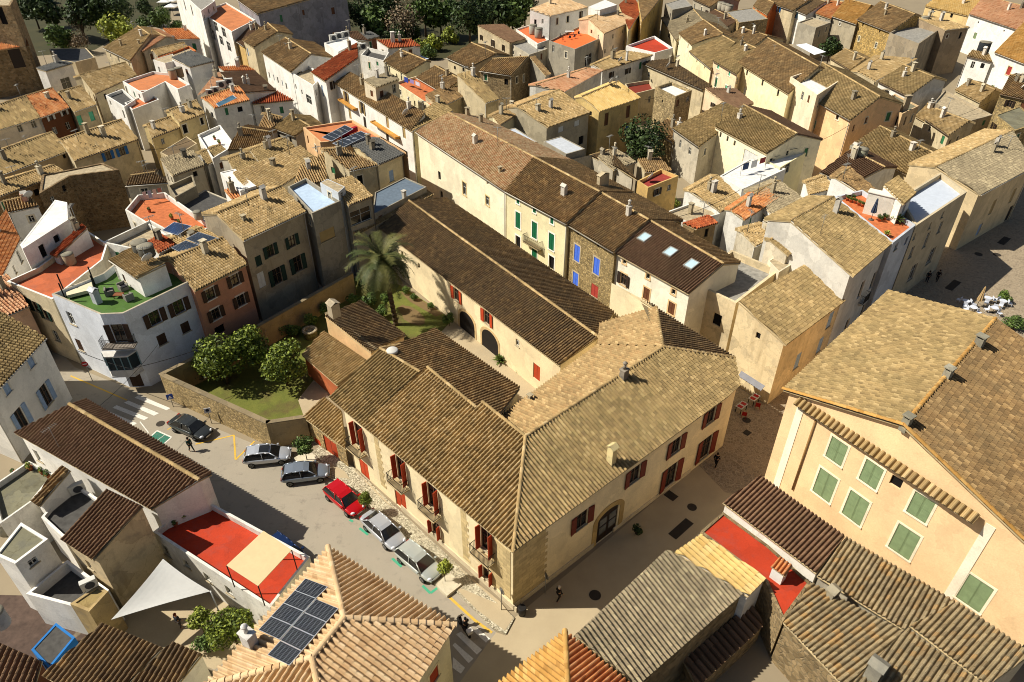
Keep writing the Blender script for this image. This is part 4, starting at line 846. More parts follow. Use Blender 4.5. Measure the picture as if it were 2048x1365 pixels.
gable('weathered long roof below the red rimmed terrace', (1207, 141), (1306, 110), (1252, 102), (1186, 130), 8.2, 'tan', .15, .3, wall=W_WHITE2, chims=[(1253, 122, .35, .35, 1.6, 'd8d4c8')])
gable('long pale roof with a flush white wall in the shade', (1129, 184), (1207, 141), (1178, 136), (1071, 170), 8.4, 'pink', .15, .3, wall=W_WHITE2)
shed('curving dark roof strip over the stone terrace', (1277, 124), (1405, 180), (1425, 172), (1338, 118), 7.0, 'dark', .18, wall=W_BEIGE)
terrace('square stone tower house with white rim', [(1311, 174), (1351, 194), (1384, 181), (1343, 164)], 8.6, T_WHITE, stone('a08c64', 3.0), .5, .25, wins=[(1325, 203, .4, .4, 'H')])
terrace('small court with dark red floor behind the yellow roof', [(1262, 190), (1310, 178), (1300, 160), (1250, 168)], 5.8, flatm('7a3020', .9, 0., .2), W_BEIGE, .6, .2)
gable('yellow tiled house with ochre shutters over the tree', (1200, 223), (1281, 196), (1237, 163), (1164, 193), 8.9, 'yellow', .3, .4, wall=plaster('d4b878', .5), wins=[(1213, 239, 1.0, 2.1, 'So'), (1256, 224, 1.0, 2.1, 'So'), (1254, 262, 1.0, 1.8, 'Sn')])
gable('grey plastered house with tan roof and two roller blinds', (1096, 255), (1181, 225), (1119, 180), (1034, 213), 8.6, 'tan', .3, .5, wall=plaster('b0a488', .5), pal2='mix', wins=[(1122, 259, 1.2, .9, 'Rw'), (1154, 247, 1.2, .9, 'Rw'), (1162, 281, 1.2, 1.4, 'H')])
gable('pale mottled roof strip behind the mansion chimneys', (1000, 250), (1046, 222), (1030, 210), (985, 232), 9.0, 'mix', .2, .4, wall=W_CREAM)
shed('open pergola roof of bowed brown tiles', (1345, 257), (1397, 294), (1490, 225), (1448, 204), 6.6, 'olive', .22, wall=W_DIRTY, name='house')
shed('dark brown roof between the stone tower and the white gable', (1470, 219), (1508, 207), (1472, 178), (1410, 176), 7.4, 'plain', .12, wall=W_PEACH)
gable('cream house with three tiny windows under a striped roof', (1429, 252), (1532, 308), (1594, 268), (1487, 210), 8.4, 'olive', .3, .9, wall=plaster('f0e4c0', .32), pal2='plain', wins=[(1441, 270, .45, .8, 'Hk'), (1455, 278, .45, .8, 'Hk'), (1469, 287, .45, .8, 'Hk'), (1500, 318, 3.2, 2.0, 'Sw')])
terrace('modern cream house with large dark window', [(1533, 322), (1560, 336), (1612, 306), (1590, 292)], 7.0, T_WHITE, W_LEM, .1, .15, wins=[(1577, 325, 1.5, 1.5, 'G')])
terrace('white roof deck with steel railing above the skylights', [(1440, 352), (1484, 379), (1572, 338), (1500, 318)], 6.8, T_WHITE, W_WHITE, .12, .2)
gable('ochre tiled roof below the white deck', (1442, 423), (1490, 403), (1435, 351), (1378, 381), 7.0, 'tan', .25, .2, wall=W_WHITE2)
terrace('grey roof court with a stub chimney behind the skylight roof', [(1330, 425), (1375, 445), (1440, 428), (1400, 400)], 6.8, T_TAN, W_WHITE2, .3, .2, chims=[(1380, 428, .5, .4, 1.2)])
shed('rusty hut roof above a stained tower wall', (1393, 458), (1437, 446), (1416, 430), (1365, 446), 9.0, 'red', .2, wall=plaster('b09468', .8))
terrace('ochre yellow walled house with wine red terraces', [(1275, 362), (1296, 376), (1357, 352), (1322, 338)], 7.6, flatm('8f3830', .85, 0., .2), plaster('cba868', .5), .5, .2)
gable('dark rough roofs behind the green shuttered house', (1237, 337), (1275, 360), (1220, 300), (1180, 312), 7.0, 'dark', .15, .4, wall=W_DIRTY)
shed('grey corrugated roof beside the big round tree', (1228, 340), (1273, 324), (1232, 298), (1195, 313), 6.8, 'grey', .12, wall=W_DIRTY)
terrace('low house with pale grey flat roof below the roller blinds', [(1087, 283), (1132, 309), (1170, 298), (1122, 273)], 7.8, flatm('b4b8bc', .85, 0., .15), W_GREY, .05, .2)
terrace('low house with white sheet deck behind the mansion ridge', [(1005, 262), (1046, 287), (1075, 284), (1030, 256)], 8.8, flatm('b4bac2', .85, 0., .15), W_GREY, .05, .2)
shed('small dark brown roof by the round tree', (1290, 345), (1345, 342), (1320, 315), (1275, 318), 6.0, 'brown', .15, wall=W_BEIGE)
# ---- upper right
gable('brown roofed cottage with bright blue shutters', (1530, 3), (1585, 22), (1620, 0), (1560, -20), 8.0, 'brown', .28, .6, wall=W_BEIGE, wins=[(1558, 16, .9, 1.3, 'On')])
gable('white cottage with pale blue shutters under a dark roof', (1578, 16), (1612, 30), (1650, 4), (1600, -12), 7.8, 'dark', .28, .6, wall=W_WHITE, wins=[(1593, 30, 1.4, 1.6, 'Sc')])
gable('house with striped rust roof behind the roof garden', (1631, 27), (1662, 38), (1686, 5), (1655, 0), 7.8, 'orange', .28, .6, wall=W_GREY)
gable('grey plastered house with yellow striped roof', (1664, 33), (1712, 49), (1742, 11), (1692, -2), 8.2, 'ochre', .28, .7, wall=plaster('a89c82', .5), wins=[(1680, 48, .5, .6, 'H', 'e0d8c4')])
gable('rubble stone house with dark green windows', (1714, 39), (1780, 65), (1830, 29), (1761, 3), 9.0, 'brown', .28, .5, wall=stone('b89858', 3.2), wins=[(1718, 78, .7, 1.1, 'Gd', 'd8cca8'), (1752, 91, .7, 1.1, 'Gd', 'd8cca8'), (1726, 49, .5, .8, 'H'), (1760, 61, .5, .8, 'H')])
terrace('tall bare grey block with stained terrace walls', [(1779, 66), (1838, 88), (1892, 50), (1840, 32)], 9.2, T_GREY, plaster('9a8c74', .8), .5, .25)
shed('high wedge shaped bare gable beyond the grey block', (1893, 60), (1940, 55), (1860, 30), (1830, 33), 9.8, 'tan', .1, wall=plaster('a08c70', .5))
terrace('grey plastered hut house with potted roof garden', [(1596, 45), (1632, 56), (1662, 45), (1625, 35)], 7.6, T_TAN, W_GREY, .25, .2, wins=[(1626, 38, .9, 1.6, 'Gc')])
gable('far cream house with yellow tiles on the right', (1850, 12), (1937, 32), (1970, 0), (1885, -15), 8.0, 'yellow', .28, .5, wall=plaster('d8bc84', .4), wins=[(1865, 22, .8, 1.0, 'Gw'), (1903, 32, .7, .9, 'H')])
gable('white house with pale green shutter near the right edge', (1938, 28), (2035, 60), (2075, 20), (1968, -8), 8.6, 'pink', .28, .5, wall=W_WHITE, wins=[(1950, 72, 1.0, 1.4, 'Sl'), (1957, 45, .4, .4, 'H'), (2008, 62, .4, .4, 'H')])
gable('white house with a red shutter and orange roof at the right edge', (1989, 105), (2062, 133), (2090, 70), (2048, 45), 8.2, 'ochre', .28, .4, wall=W_WHITE, wins=[(2018, 142, 1.1, 1.6, 'Sm', 'e0c8a0')])
shed('white courtyard house with tile coping strip', (1934, 112), (1985, 124), (1978, 108), (1945, 100), 6.6, 'tan', .2, wall=W_WHITE)
gable('flat pitched pale roof below the rubble stone house', (1752, 162), (1835, 118), (1766, 112), (1716, 143), 6.8, 'tan', .1, .3, wall=W_BEIGE)
gable('striped roof house beside the deep shaded court', (1756, 163), (1817, 193), (1869, 155), (1807, 130), 7.4, 'olive', .25, .4, wall=W_WHITE2)
gable('long ribbed roof with chimney stacks beside the apricot house', (1700, 292), (1818, 352), (1890, 318), (1760, 253), 7.0, 'olive', .22, .4, wall=plaster('cdb58c', .5))
terrace('tall stained house with slab chimneys next to the apricot house', [(1758, 206), (1805, 228), (1838, 212), (1790, 188)], 9.0, T_MOSS, plaster('d2b488', .6), .2, .2, chims=[(1765, 204, .5, 1.0, 1.8, 'a8987a'), (1808, 222, .5, 1.0, 2.2, 'a8987a')])
gable('small tan roof in front of the stained parapet', (1849, 238), (1897, 271), (1937, 243), (1872, 218), 6.2, 'tan', .25, .3, wall=W_BEIGE)
terrace('stained concrete terrace with iron posts', [(1868, 205), (1930, 245), (1985, 230), (1890, 180)], 6.8, T_TAN, plaster('a89a80', .9), .3, .2)
gable('ruined rubble house with weedy flat roof at the right edge', (2000, 188), (2075, 205), (2090, 165), (2020, 150), 7.0, 'brown', .1, .3, wall=stone('a08a5c', 2.8))
terrace('rubble stone block above the grey roof corner', [(1990, 230), (2030, 262), (2080, 245), (2040, 212)], 7.6, T_MOSS, stone('a8905c', 2.8), .1, .3)
RH = gable('ochre corner house on the plaza with grey slate toned tiles', (1962, 390), (2070, 333), (2025, 262), (1872, 334), 8.2, 'grey', .22, .55, wall=plaster('d6c096', .35), pal2='tan', w=.3, wins=[(1985, 415, 1.0, 2.2, 'Sy'), (2025, 392, 1.0, 2.2, 'Sy'), (1958, 460, 1.0, 1.8, 'Ss'), (2012, 440, 1.2, 2.4, 'Dk')])
# ---- hotel and its neighbours
HOTEL = gable('grey blue hotel with lettered facade and olive tiled roof', (1708, 553), (1784, 487), (1667, 394), (1582, 441), 10.8, 'olive', .28, .35, wall=plaster('d2cdc0', .35), w=.3, oh=.45, wins=[(1722, 580, .95, 2.2, 'Hd'), (1752, 556, .95, 2.2, 'Hd'), (1786, 520, .95, 2.2, 'Hd'), (1692, 655, .95, 2.2, 'Hd'), (1733, 612, .95, 2.2, 'Hd'), (1776, 572, .95, 2.2, 'Hd')])
HT = terrace('hotel annex with orange tiled roof garden full of pots', [(1786, 486), (1832, 450), (1725, 380), (1668, 393)], 10.8, T_COTTO, plaster('c4c8cc', .3), .5, .25)
BANK = terrace('stone fronted bank with pale blue roof deck and cornice', [(1832, 452), (1934, 384), (1882, 345), (1800, 395)], 10.8, flatm('b8bfc8', .8, 0., .1), plaster('c2b292', .3), .6, .25, wins=[(1823, 505, .9, 1.5, 'Gg'), (1853, 480, .9, 2.0, 'Gg'), (1880, 455, .9, 1.5, 'Gg'), (1829, 473, .5, .8, 'Gg'), (1860, 452, .5, .8, 'Gg'), (1885, 430, .5, .8, 'Gg'), (1825, 545, 1.5, 2.2, 'Gg'), (1862, 512, 1.5, 2.2, 'Gg')])
shed('white roof hut with olive tiles between the two roof decks', (1808, 408), (1832, 386), (1796, 352), (1768, 370), 13.0, 'olive', .15, wall=W_WHITE)
gable('cream gabled attic house with orange flecked tiles', (1578, 511), (1619, 490), (1578, 455), (1541, 480), 9.6, 'olive', .3, .3, wall=plaster('d8cbb0', .6), w=.3)
gable('dirty white house with an old tan roof behind the attic house', (1512, 492), (1555, 474), (1530, 448), (1482, 462), 8.8, 'tan', .12, .3, wall=plaster('c8bda4', .8), wins=[(1526, 500, .8, 1.0, 'H')])
terrace('small house with ribbed sheet lean-to beside the grey terrace', [(1536, 522), (1558, 545), (1582, 530), (1558, 508)], 8.4, T_TAN, plaster('d8ccb0', .4), .05, .15)
gable('striped brown roof behind the roof garden', (1735, 395), (1758, 385), (1700, 335), (1672, 355), 9.6, 'brown', .25, .2, wall=W_WHITE)
gable('brown roof between white courtyards above the attic house', (1490, 440), (1560, 395), (1530, 375), (1462, 420), 7.4, 'orange', .2, .4, wall=W_WHITE2)
gable('grey roof and white yards behind the hotel', (1545, 430), (1610, 400), (1560, 362), (1505, 385), 7.0, 'grey', .2, .3, wall=W_WHITE)
gable('white cottage with tile trimmed porch behind the hotel', (1618, 390), (1668, 378), (1650, 352), (1612, 365), 8.4, 'tan', .2, .3, wall=W_WHITE)
gable('dark roofs on the hill lane above the hotel', (1640, 345), (1700, 370), (1770, 335), (1700, 300), 7.2, 'plain', .2, .5, wall=W_WHITE2)
terrace('ochre yard block with grey canopy roof near the top cement tanks', [(1452, 24), (1478, 46), (1536, 38), (1505, 16)], 7.0, T_GREY, W_STONE, .1, .2)
gable('orange painted house at the top with a hanging wash line', (1506, 12), (1534, 30), (1548, 6), (1520, -6), 7.4, 'brown', .28, .6, wall=plaster('c46a34', .25))
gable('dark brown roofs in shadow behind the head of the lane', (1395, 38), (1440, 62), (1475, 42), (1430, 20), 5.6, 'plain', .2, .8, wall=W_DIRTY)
gable('brown roof hidden in the upper yard below the canopy block', (1450, 78), (1500, 98), (1535, 72), (1482, 56), 5.4, 'brown', .25, .8, wall=W_BEIGE)
gable('far roof in the shade at the top of the view', (1385, -2), (1420, 14), (1450, -6), (1415, -20), 7.0, 'brown', .25, .8, wall=W_GREY)
gable('low roof filling the yard behind the apricot house', (1660, 116), (1700, 140), (1730, 118), (1690, 98), 4.6, 'tan', .2, .6, wall=W_BEIGE)
gable('small lean roof between cream house and white deck', (1500, 345), (1545, 362), (1565, 340), (1520, 322), 5.0, 'brown', .2, .6, wall=W_WHITE2)
gable('brown roof at the foot of the stone tower house', (1300, 260), (1345, 285), (1380, 258), (1335, 238), 4.6, 'brown', .22, .6, wall=W_STONE)
gable('low tan roof in the yard by the striped roof house', (1830, 232), (1862, 250), (1890, 225), (1855, 208), 5.2, 'tan', .2, .5, wall=W_BEIGE)
gable('tan roof over the yard of the white courtyard house', (1910, 180), (1960, 205), (1990, 180), (1940, 160), 4.6, 'tan', .2, .5, wall=W_BEIGE)
# ---------------------------------------------------------------- ground and streets
def paving(name, kind):
    t = NT(name); v = t.coords((1, 1, 1), False); t.b.inputs['Roughness'].default_value = .93
    if kind == 'asphalt':
        c = t.mix(t.noise(v, .22, 6, .65), lin('8c8474'), lin('a39885')); c = t.mix(t.ramp(t.noise(v, 1.1, 7, .7), [(.55, g1(0)), (.7, g1(.5))]), c, lin('6a6258')); c = t.mix(1., c, t.ramp(t.noise(v, 40, 2), [(.3, g1(.85)), (.7, g1(1.1))]), 'MULTIPLY')
        sv = t.noise(t.coords((.18, .9, 1), False), 1., 5, .7); c = t.mix(t.ramp(sv, [(.6, g1(0)), (.75, g1(.35))]), c, lin('5c554b'))
    elif kind == 'cobble':
        vo = t.n('TexVoronoi'); vo.inputs['Scale'].default_value = 3.6; t.l(v, vo.inputs['Vector']); ed = t.n('TexVoronoi', feature='DISTANCE_TO_EDGE'); ed.inputs['Scale'].default_value = 3.6; t.l(v, ed.inputs['Vector'])
        s = t.n('SeparateColor'); t.l(vo.outputs['Color'], s.inputs[0]); c = t.ramp(s.outputs[0], [(0, lin('7c6e5a')), (1, lin('94846c'))]); e = t.ramp(ed.outputs['Distance'], [(.02, g1(0)), (.07, g1(1))]); c = t.mix(e, lin('a2947c'), c); t.bump(e, .02, .5)
    elif kind == 'pebble':
        vo = t.n('TexVoronoi'); vo.inputs['Scale'].default_value = 13.; t.l(v, vo.inputs['Vector']); s = t.n('SeparateColor'); t.l(vo.outputs['Color'], s.inputs[0])
        c = t.ramp(s.outputs[0], [(0, lin('6f6650')), (.5, lin('b0a68c')), (1, lin('ddd4b8'))]); c = t.mix(1., c, t.ramp(vo.outputs['Distance'], [(.1, g1(1.05)), (.6, g1(.7))]), 'MULTIPLY'); t.bump(vo.outputs['Distance'], .03, -.7)
    elif kind == 'slab':
        c = t.mix(t.noise(v, .5, 6, .6), lin('9c8c70'), lin('b8a888')); c = t.mix(1., c, t.ramp(t.noise(v, 25, 3), [(.3, g1(.86)), (.7, g1(1.08))]), 'MULTIPLY')
    elif kind == 'lawn':
        c = t.mix(t.noise(v, .8, 6, .7), lin('46561f'), lin('7f7c38')); c = t.mix(t.ramp(t.noise(v, .35, 4), [(.5, g1(0)), (.65, g1(.7))]), c, lin('5a4a30')); c = t.mix(1., c, t.ramp(t.noise(v, 30, 3), [(.3, g1(.7)), (.7, g1(1.2))]), 'MULTIPLY'); t.bump(t.noise(v, 18, 4), .05, 1.)
    elif kind == 'soil':
        c = t.mix(t.noise(v, 1.2, 6, .7), lin('5c4a30'), lin('7d6844'))
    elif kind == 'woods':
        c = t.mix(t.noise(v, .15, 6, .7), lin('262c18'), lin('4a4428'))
    else: c = t.mix(t.noise(v, .3, 6), lin('7c705c'), lin('94866c'))
    return t.out(c)
def sheet(name, px, z, mat, hz=0.):
    m = MB(); pts = [P(*p, 0.) for p in px]
    if not ccw([tuple(p) for p in pts]): pts = pts[::-1]
    if hz: m.prism([(p[0], p[1]) for p in pts], -.1, hz)
    else: m.poly([(p[0], p[1], z) for p in pts])
    return obj(name, m.mesh(name, mat), kind='structure')
m = MB(); m.poly([(-900, -300, 0), (900, -300, 0), (900, 1500, 0), (-900, 1500, 0)]); obj('ground', m.mesh('ground', paving('ground_dust', 'dust')), kind='structure')
A_ = paving('asphalt', 'asphalt')
sheet('road', [(60, 640), (150, 735), (270, 782), (345, 822), (500, 885), (612, 925), (668, 962), (722, 1003), (793, 1068), (842, 1112), (893, 1165), (955, 1228), (992, 1265), (905, 1420), (500, 1420), (250, 1150), (60, 900)], .004, A_)
sheet('road', [(330, 640), (500, 560), (700, 470), (760, 460), (700, 560), (420, 720), (330, 770)], .004, A_)
SL = paving('concrete_slabs', 'slab')
sheet('pavement', [(992, 1265), (1012, 1272), (1028, 1237), (1396, 930), (1560, 1010), (1240, 1420), (880, 1420)], .006, SL)
CB = paving('cobblestones', 'cobble')
sheet('pavement', [(1396, 930), (1450, 985), (1560, 1010), (2300, 1000), (2500, 380), (1960, 380), (1820, 540), (1640, 700), (1490, 700), (1440, 880)], .008, CB)
sheet('sidewalk', [(597, 925), (640, 950), (668, 962), (722, 1003), (793, 1068), (842, 1112), (893, 1165), (955, 1228), (985, 1258), (1012, 1270), (1029, 1238), (1000, 1210), (705, 935), (640, 895)], 0, paving('pebbles', 'pebble'), .12)
LAWN = paving('lawn', 'lawn'); SOIL = paving('soil', 'soil')
sheet('lawn', [(332, 762), (520, 662), (706, 556), (800, 570), (905, 640), (885, 662), (800, 690), (700, 705), (640, 770), (610, 845), (535, 850)], .01, LAWN)
sheet('path', [(612, 846), (596, 800), (640, 745), (700, 700), (720, 690), (700, 760), (640, 800)], .016, SL)
sheet('courtyard', [(885, 662), (905, 640), (960, 640), (1140, 740), (1100, 800), (1000, 800), (860, 700)], .014, paving('courtyard_paving', 'slab'))
sheet('flower_bed', [(795, 616), (804, 611), (822, 614), (838, 624), (850, 637), (849, 648), (838, 652), (822, 648), (808, 640), (803, 628)], .018, SOIL)
sheet('flower_bed', [(800, 584), (830, 592), (886, 628), (872, 634), (820, 604)], .018, SOIL)
sheet('courtyard', [(200, 1260), (320, 1110), (450, 1180), (560, 1240), (430, 1340)], .012, paving('courtyard_dust', 'slab'))
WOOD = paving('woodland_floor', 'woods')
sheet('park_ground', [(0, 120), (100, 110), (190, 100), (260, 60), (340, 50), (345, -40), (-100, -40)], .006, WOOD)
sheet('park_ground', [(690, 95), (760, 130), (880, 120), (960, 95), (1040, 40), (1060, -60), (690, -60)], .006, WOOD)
def paint(hexc):
    t = NT('road_paint_' + hexc); v = t.coords((1, 1, 1), False); c = t.mix(t.ramp(t.noise(v, 6, 6, .75), [(.5, g1(0)), (.72, g1(.65))]), lin(hexc), lin('857c6c')); return t.out(c)
PW, PY, PG = paint('d4cfc2'), paint('c9a23c'), paint('3f9c78')
for q in ([(269, 796), (278, 791), (341, 817), (333, 821)], [(248, 806), (257, 802), (318, 827), (308, 832)], [(225, 816), (233, 811), (297, 836), (288, 841)], [(203, 827), (213, 821), (274, 847), (267, 852)], [(186, 836), (193, 831), (252, 857), (244, 861)],
          [(912, 1269), (922, 1264), (964, 1300), (954, 1310)], [(947, 1263), (955, 1257), (980, 1278), (972, 1286)], [(905, 1291), (910, 1286), (947, 1318), (937, 1327)], [(906, 1315), (930, 1336), (922, 1348), (905, 1336)]):
    sheet('crossing_marking', q, .012, PW)
def stripe(name, px, w, mat, z=.012):
    for a, c in zip(px[:-1], px[1:]):
        p, q = P(*a), P(*c); d = unit(q - p); s = np.array([-d[1], d[0], 0]) * w / 2
        m = MB(); m.poly([(*(v[:2]), z) for v in (p - s, q - s, q + s, p + s)]); obj(name, m.mesh(name, mat), kind='structure'); z += .0006
stripe('road_line', [(391, 889), (468, 871), (471, 920), (509, 883)], .16, PY); stripe('road_line', [(141, 752), (254, 801)], .16, PY); stripe('road_line', [(900, 1196), (948, 1240), (984, 1266)], .2, PY); stripe('road_line', [(335, 860), (352, 850)], .12, PY)
for q in ([(845, 1172), (861, 1187), (875, 1176)], [(784, 1117), (803, 1134)], [(719, 1057), (736, 1070)], [(699, 1040), (706, 1044)]): stripe('parking_line', q, .2, PG)
sheet('parking_marking', [(288, 886), (314, 862), (343, 875), (312, 903)], .012, paint('2f6b58')); stripe('road_line', [(288, 886), (314, 862), (343, 875), (312, 903), (288, 886)], .14, PW, .016); stripe('road_line', [(280, 844), (297, 866)], .1, PW); stripe('road_line', [(300, 892), (330, 870)], .05, PW, .018)
DK = flatm('2a2622', .8); IRON = flatm('1c1a18', .5, .4)
def grate(label, px, w, l, rot=0, rnd=False, name='drain_cover'):
    m = MB()
    if rnd: m.tube((0, 0, .012), (0, 0, .03), w / 2, w / 2, 20)
    else:
        m.box(-w / 2, w / 2, -l / 2, l / 2, .01, .02)
        n = max(2, int(l / .12))
        for i in range(n): m.box(-w / 2 + .04, w / 2 - .04, -l / 2 + (i + .2) * l / n, -l / 2 + (i + .7) * l / n, .02, .032)
    o = obj(name, m.mesh(name, flatm('3a342c', .7, .2)), label=label, cat='drain cover', loc=P(*px)); o.rotation_euler = (0, 0, rot); return o
AZS = math.atan2(*(P(1396, 930) - P(1028, 1237))[[1, 0]])
grate('long iron drain grate in the shaded street near the foreground roofs', (1362, 1058), .8, 2.4, AZS - math.pi / 2); grate('square iron drain cover in the shaded street between palace doors', (1342, 992), .8, 1.0, AZS)
grate('round manhole cover near the walker in black', (1190, 1191), .9, 0, 0, True); grate('round manhole cover in the shaded street by the drain grate', (1384, 1015), .8, 0, 0, True); grate('round manhole cover by the red cafe tables', (1493, 841), .8, 0, 0, True); grate('small square cover below the cafe manhole', (1494, 866), .7, .6, AZS); grate('round manhole cover beside the zebra crossing', (321, 848), .8, 0, 0, True)
grate('long drain grate on the plaza by the folded parasol', (1906, 571), .9, 3., AZS - math.pi / 2); grate('long drain grate at the far corner of the plaza', (2008, 482), .9, 2.8, AZS - math.pi / 2); grate('left round cover on the plaza cobbles', (1957, 509), 1.0, 0, 0, True); grate('right round cover on the plaza cobbles', (1994, 510), 1.0, 0, 0, True)
# ---------------------------------------------------------------- garden walls
def wall_run(label, px, h, th, mat, cap=None, cat='wall', name='garden_wall'):
    p = [P(*q, h) for q in px]; base = np.array([*np.mean(p, 0)[:2], 0.]); root = empty(name, base, label, cat); m = MB(); k = MB()
    for a, c in zip(p[:-1], p[1:]):
        d = unit((c - a)[:2]); s = np.array([-d[1], d[0]]); s = s if s[1] > 0 else -s
        q = [a[:2] - d * .01 - base[:2], c[:2] + d * .01 - base[:2], c[:2] + s * th + d * .01 - base[:2], a[:2] + s * th - d * .01 - base[:2]]
        if not ccw([tuple(x) for x in q]): q = q[::-1]
        m.prism(q, -.2, h - .08); s2 = s * .06; e = [q[0] * 1, q[1], q[2], q[3]]
        cc = np.mean(q, 0); k.prism([x + unit(x - cc) * .07 for x in q], h - .078, h + .02)
    obj('wall', m.mesh('wall', mat), root); obj('coping', k.mesh('coping', cap or plaster('8a7a5c', .6)), root); return root
wall_run('rubble stone garden wall behind the parked grey saloon', [(322, 753), (532, 848)], 3.0, .5, stone('b09868', 4.2)); wall_run('plain shaded garden wall meeting the palace porch', [(533, 848), (612, 836)], 3.0, .45, plaster('a8946c', .6))
wall_run('long beige garden wall in front of the pink and grey houses', [(323, 751), (515, 655), (706, 547)], 3.0, .45, plaster('a48c60', .6)); wall_run('tall sloping party wall between the two outbuilding roofs', [(650, 627), (748, 701)], 4.6, .4, plaster('e0c08c', .3))
# ---------------------------------------------------------------- trees and plants
def leafm(h, a=.25):
    k = ('leaf', h)
    if k not in _mc:
        t = NT('leaf_' + h); v = t.coords(); t.b.inputs['Roughness'].default_value = .6
        _mc[k] = t.out(t.mix(1., lin(h), t.ramp(t.noise(v, 3., 3), [(.3, g1(1 - a)), (.7, g1(1 + a))]), 'MULTIPLY'))
    return _mc[k]
LEAF = {'orange': '5f6c24 7e8a32 47551e', 'dark': '33431f 445529 27341a', 'light': '7c8634 959c42 626c2a', 'bare': '75644e 8a785c 5c4e3c', 'box': '546a2c 667c34 425424', 'yellow': '8f9638 a6ac48 747e2e', 'mid': '4c602a 607438 3a4a22'}
BARK = flatm('4f4130', .9, 0., .3)
def crown_mesh(kind, seed, n, lobes, leaf):
    k = ('crown', kind, seed)
    if k in _mc: return _mc[k]
    r = np.random.default_rng(seed); cs = []
    for i in range(lobes):
        d = unit(r.normal(size=3)); cs.append((d * r.uniform(.25, .68) * np.array([1, 1, .8]), r.uniform(.3, .5)))
    v = np.zeros((n * 4, 3)); 
    for i in range(n):
        c, rr = cs[r.integers(lobes)]; d = unit(r.normal(size=3)); p = c + d * rr * r.uniform(.6, 1.05) ** .5
        nn = unit(d + r.normal(size=3) * .7); a = unit(np.cross(nn, r.normal(size=3))); b = np.cross(nn, a); s = leaf * r.uniform(.6, 1.4)
        v[i * 4:i * 4 + 4] = [p - a * s, p + b * s * .55, p + a * s, p - b * s * .55]
    me = bpy.data.meshes.new('crown'); me.from_pydata([tuple(x) for x in v], [], [(4 * i, 4 * i + 1, 4 * i + 2, 4 * i + 3) for i in range(n)])
    for h in LEAF[kind].split(): me.materials.append(leafm(h))
    me.polygons.foreach_set('material_index', r.integers(0, 3, n).astype(np.int32)); me.update(); _mc[k] = me; return me
def tree(label, px, py, r, zc, kind='dark', name='tree', cat='tree', seed=None, n=1500, leaf=.085, lobes=13, group=None, sz=.9, bare=False, z0=0.):
    c = P(px, py, zc + z0); seed = seed if seed is not None else random.randrange(3)
    t = empty(name, (c[0], c[1], z0), label, cat, group)
    cr = obj('crown', crown_mesh(kind, seed, n, lobes, leaf), t); cr.location = (0, 0, zc); cr.scale = (r, r, r * sz); cr.rotation_euler = (0, 0, random.uniform(0, 6))
    k = ('trunk', seed % 3)
    if k not in _mc:
        m = MB(); rr = random.Random(seed); m.tube((0, 0, 0), (.01, .02, .62), .055, .035, 8)
        for i in range(7):
            an = i * .9 + rr.random(); e = (.32 * math.cos(an), .32 * math.sin(an), .9 + rr.random() * .25); m.tube((.01, .02, .5 + .02 * i), e, .025, .008, 6); m.tube(e, (e[0] * 1.8, e[1] * 1.8, e[2] + .25), .01, .004, 5)
        _mc[k] = m.mesh('trunk', BARK)
    tr = obj('trunk', _mc[k], t); s = max(zc, .6); tr.scale = (max(r * .9, .5), max(r * .9, .5), s)
    return t
tree('large orange tree with glossy leaves at the wall corner of the garden', 440, 718, 3.2, 3.2, 'orange', n=4200, leaf=.058, seed=1); tree('orange tree at the back of the garden clump', 515, 690, 2.9, 3.2, 'orange', n=4200, leaf=.058, seed=2); tree('orange tree of the clump nearest the low outbuilding', 563, 722, 2.9, 3.2, 'orange', n=4200, leaf=.058, seed=3)
for lb, x, y, r, z in (('clipped ball shrub behind the stone well', 620, 641, .95, 1.1), ('clipped ball shrub left of the stone well', 587, 660, .9, .8), ('clipped ball shrub by the outbuilding wall top', 651, 618, .95, 1.2), ('dark clipped shrub in the shade of the garden wall', 706, 600, 1.1, .9), ('round shrub at the foot of the palm', 763, 624, .95, .9), ('taller round topiary tree beside the palm trunk', 771, 595, 1.0, 2.0), ('round camellia bush by the wing doorway', 898, 638, .85, 1.0), ('low bush at the top of the curved flower bed', 811, 580, .7, .5), ('low bush in the middle of the curved flower bed', 829, 593, .6, .5), ('small bush at the end of the curved flower bed', 861, 611, .55, .5)):
    tree(lb, x, y, r, z, 'box', 'shrub', 'shrub', n=1500, leaf=.1, sz=.95)
tree('leafy dark street tree in a square planter by the porch', 607, 891, 1.05, 2.1, 'mid', n=1500, leaf=.11, seed=1); tree('slim street tree beside the red car', 727, 1001, .75, 1.9, 'orange', n=900, leaf=.13, seed=2, sz=1.3); tree('bright green street tree beside the last silver car', 888, 1138, .72, 1.8, 'yellow', n=900, leaf=.13, seed=2, sz=1.2)
tree('big round dark evergreen rising between the courtyards', 1287, 283, 4.6, 4.5, 'dark', n=3200, leaf=.06, seed=1); tree('fig tree with pale leaves in the lower left courtyard', 398, 1243, 1.1, 2.2, 'light', n=1300, leaf=.1, seed=2); tree('lemon tree heavy with leaves beside the white wall', 460, 1254, 1.9, 2.6, 'orange', n=2200, leaf=.08, seed=3); tree('low bushy tree under the lemon tree', 408, 1288, 1.0, 1.0, 'mid', 'shrub', 'shrub', n=1200)
tree('dark tree in the yard of the rubble stone house', 1582 + 80, 95, 3.4, 4.2, 'dark', n=1600, seed=2); tree('oleander bush under the rubble stone house', 1712, 126, 2.6, 2.6, 'mid', n=1400, seed=0); tree('bright green bush by the ruined rubble house', 1985, 190, 2.4, 2.2, 'mid', 'shrub', 'shrub', n=1200, seed=2); tree('creeper bush on the wall beside the ochre terrace', 1348, 405, 1.3, 2.0, 'light', 'shrub', 'shrub', n=700)
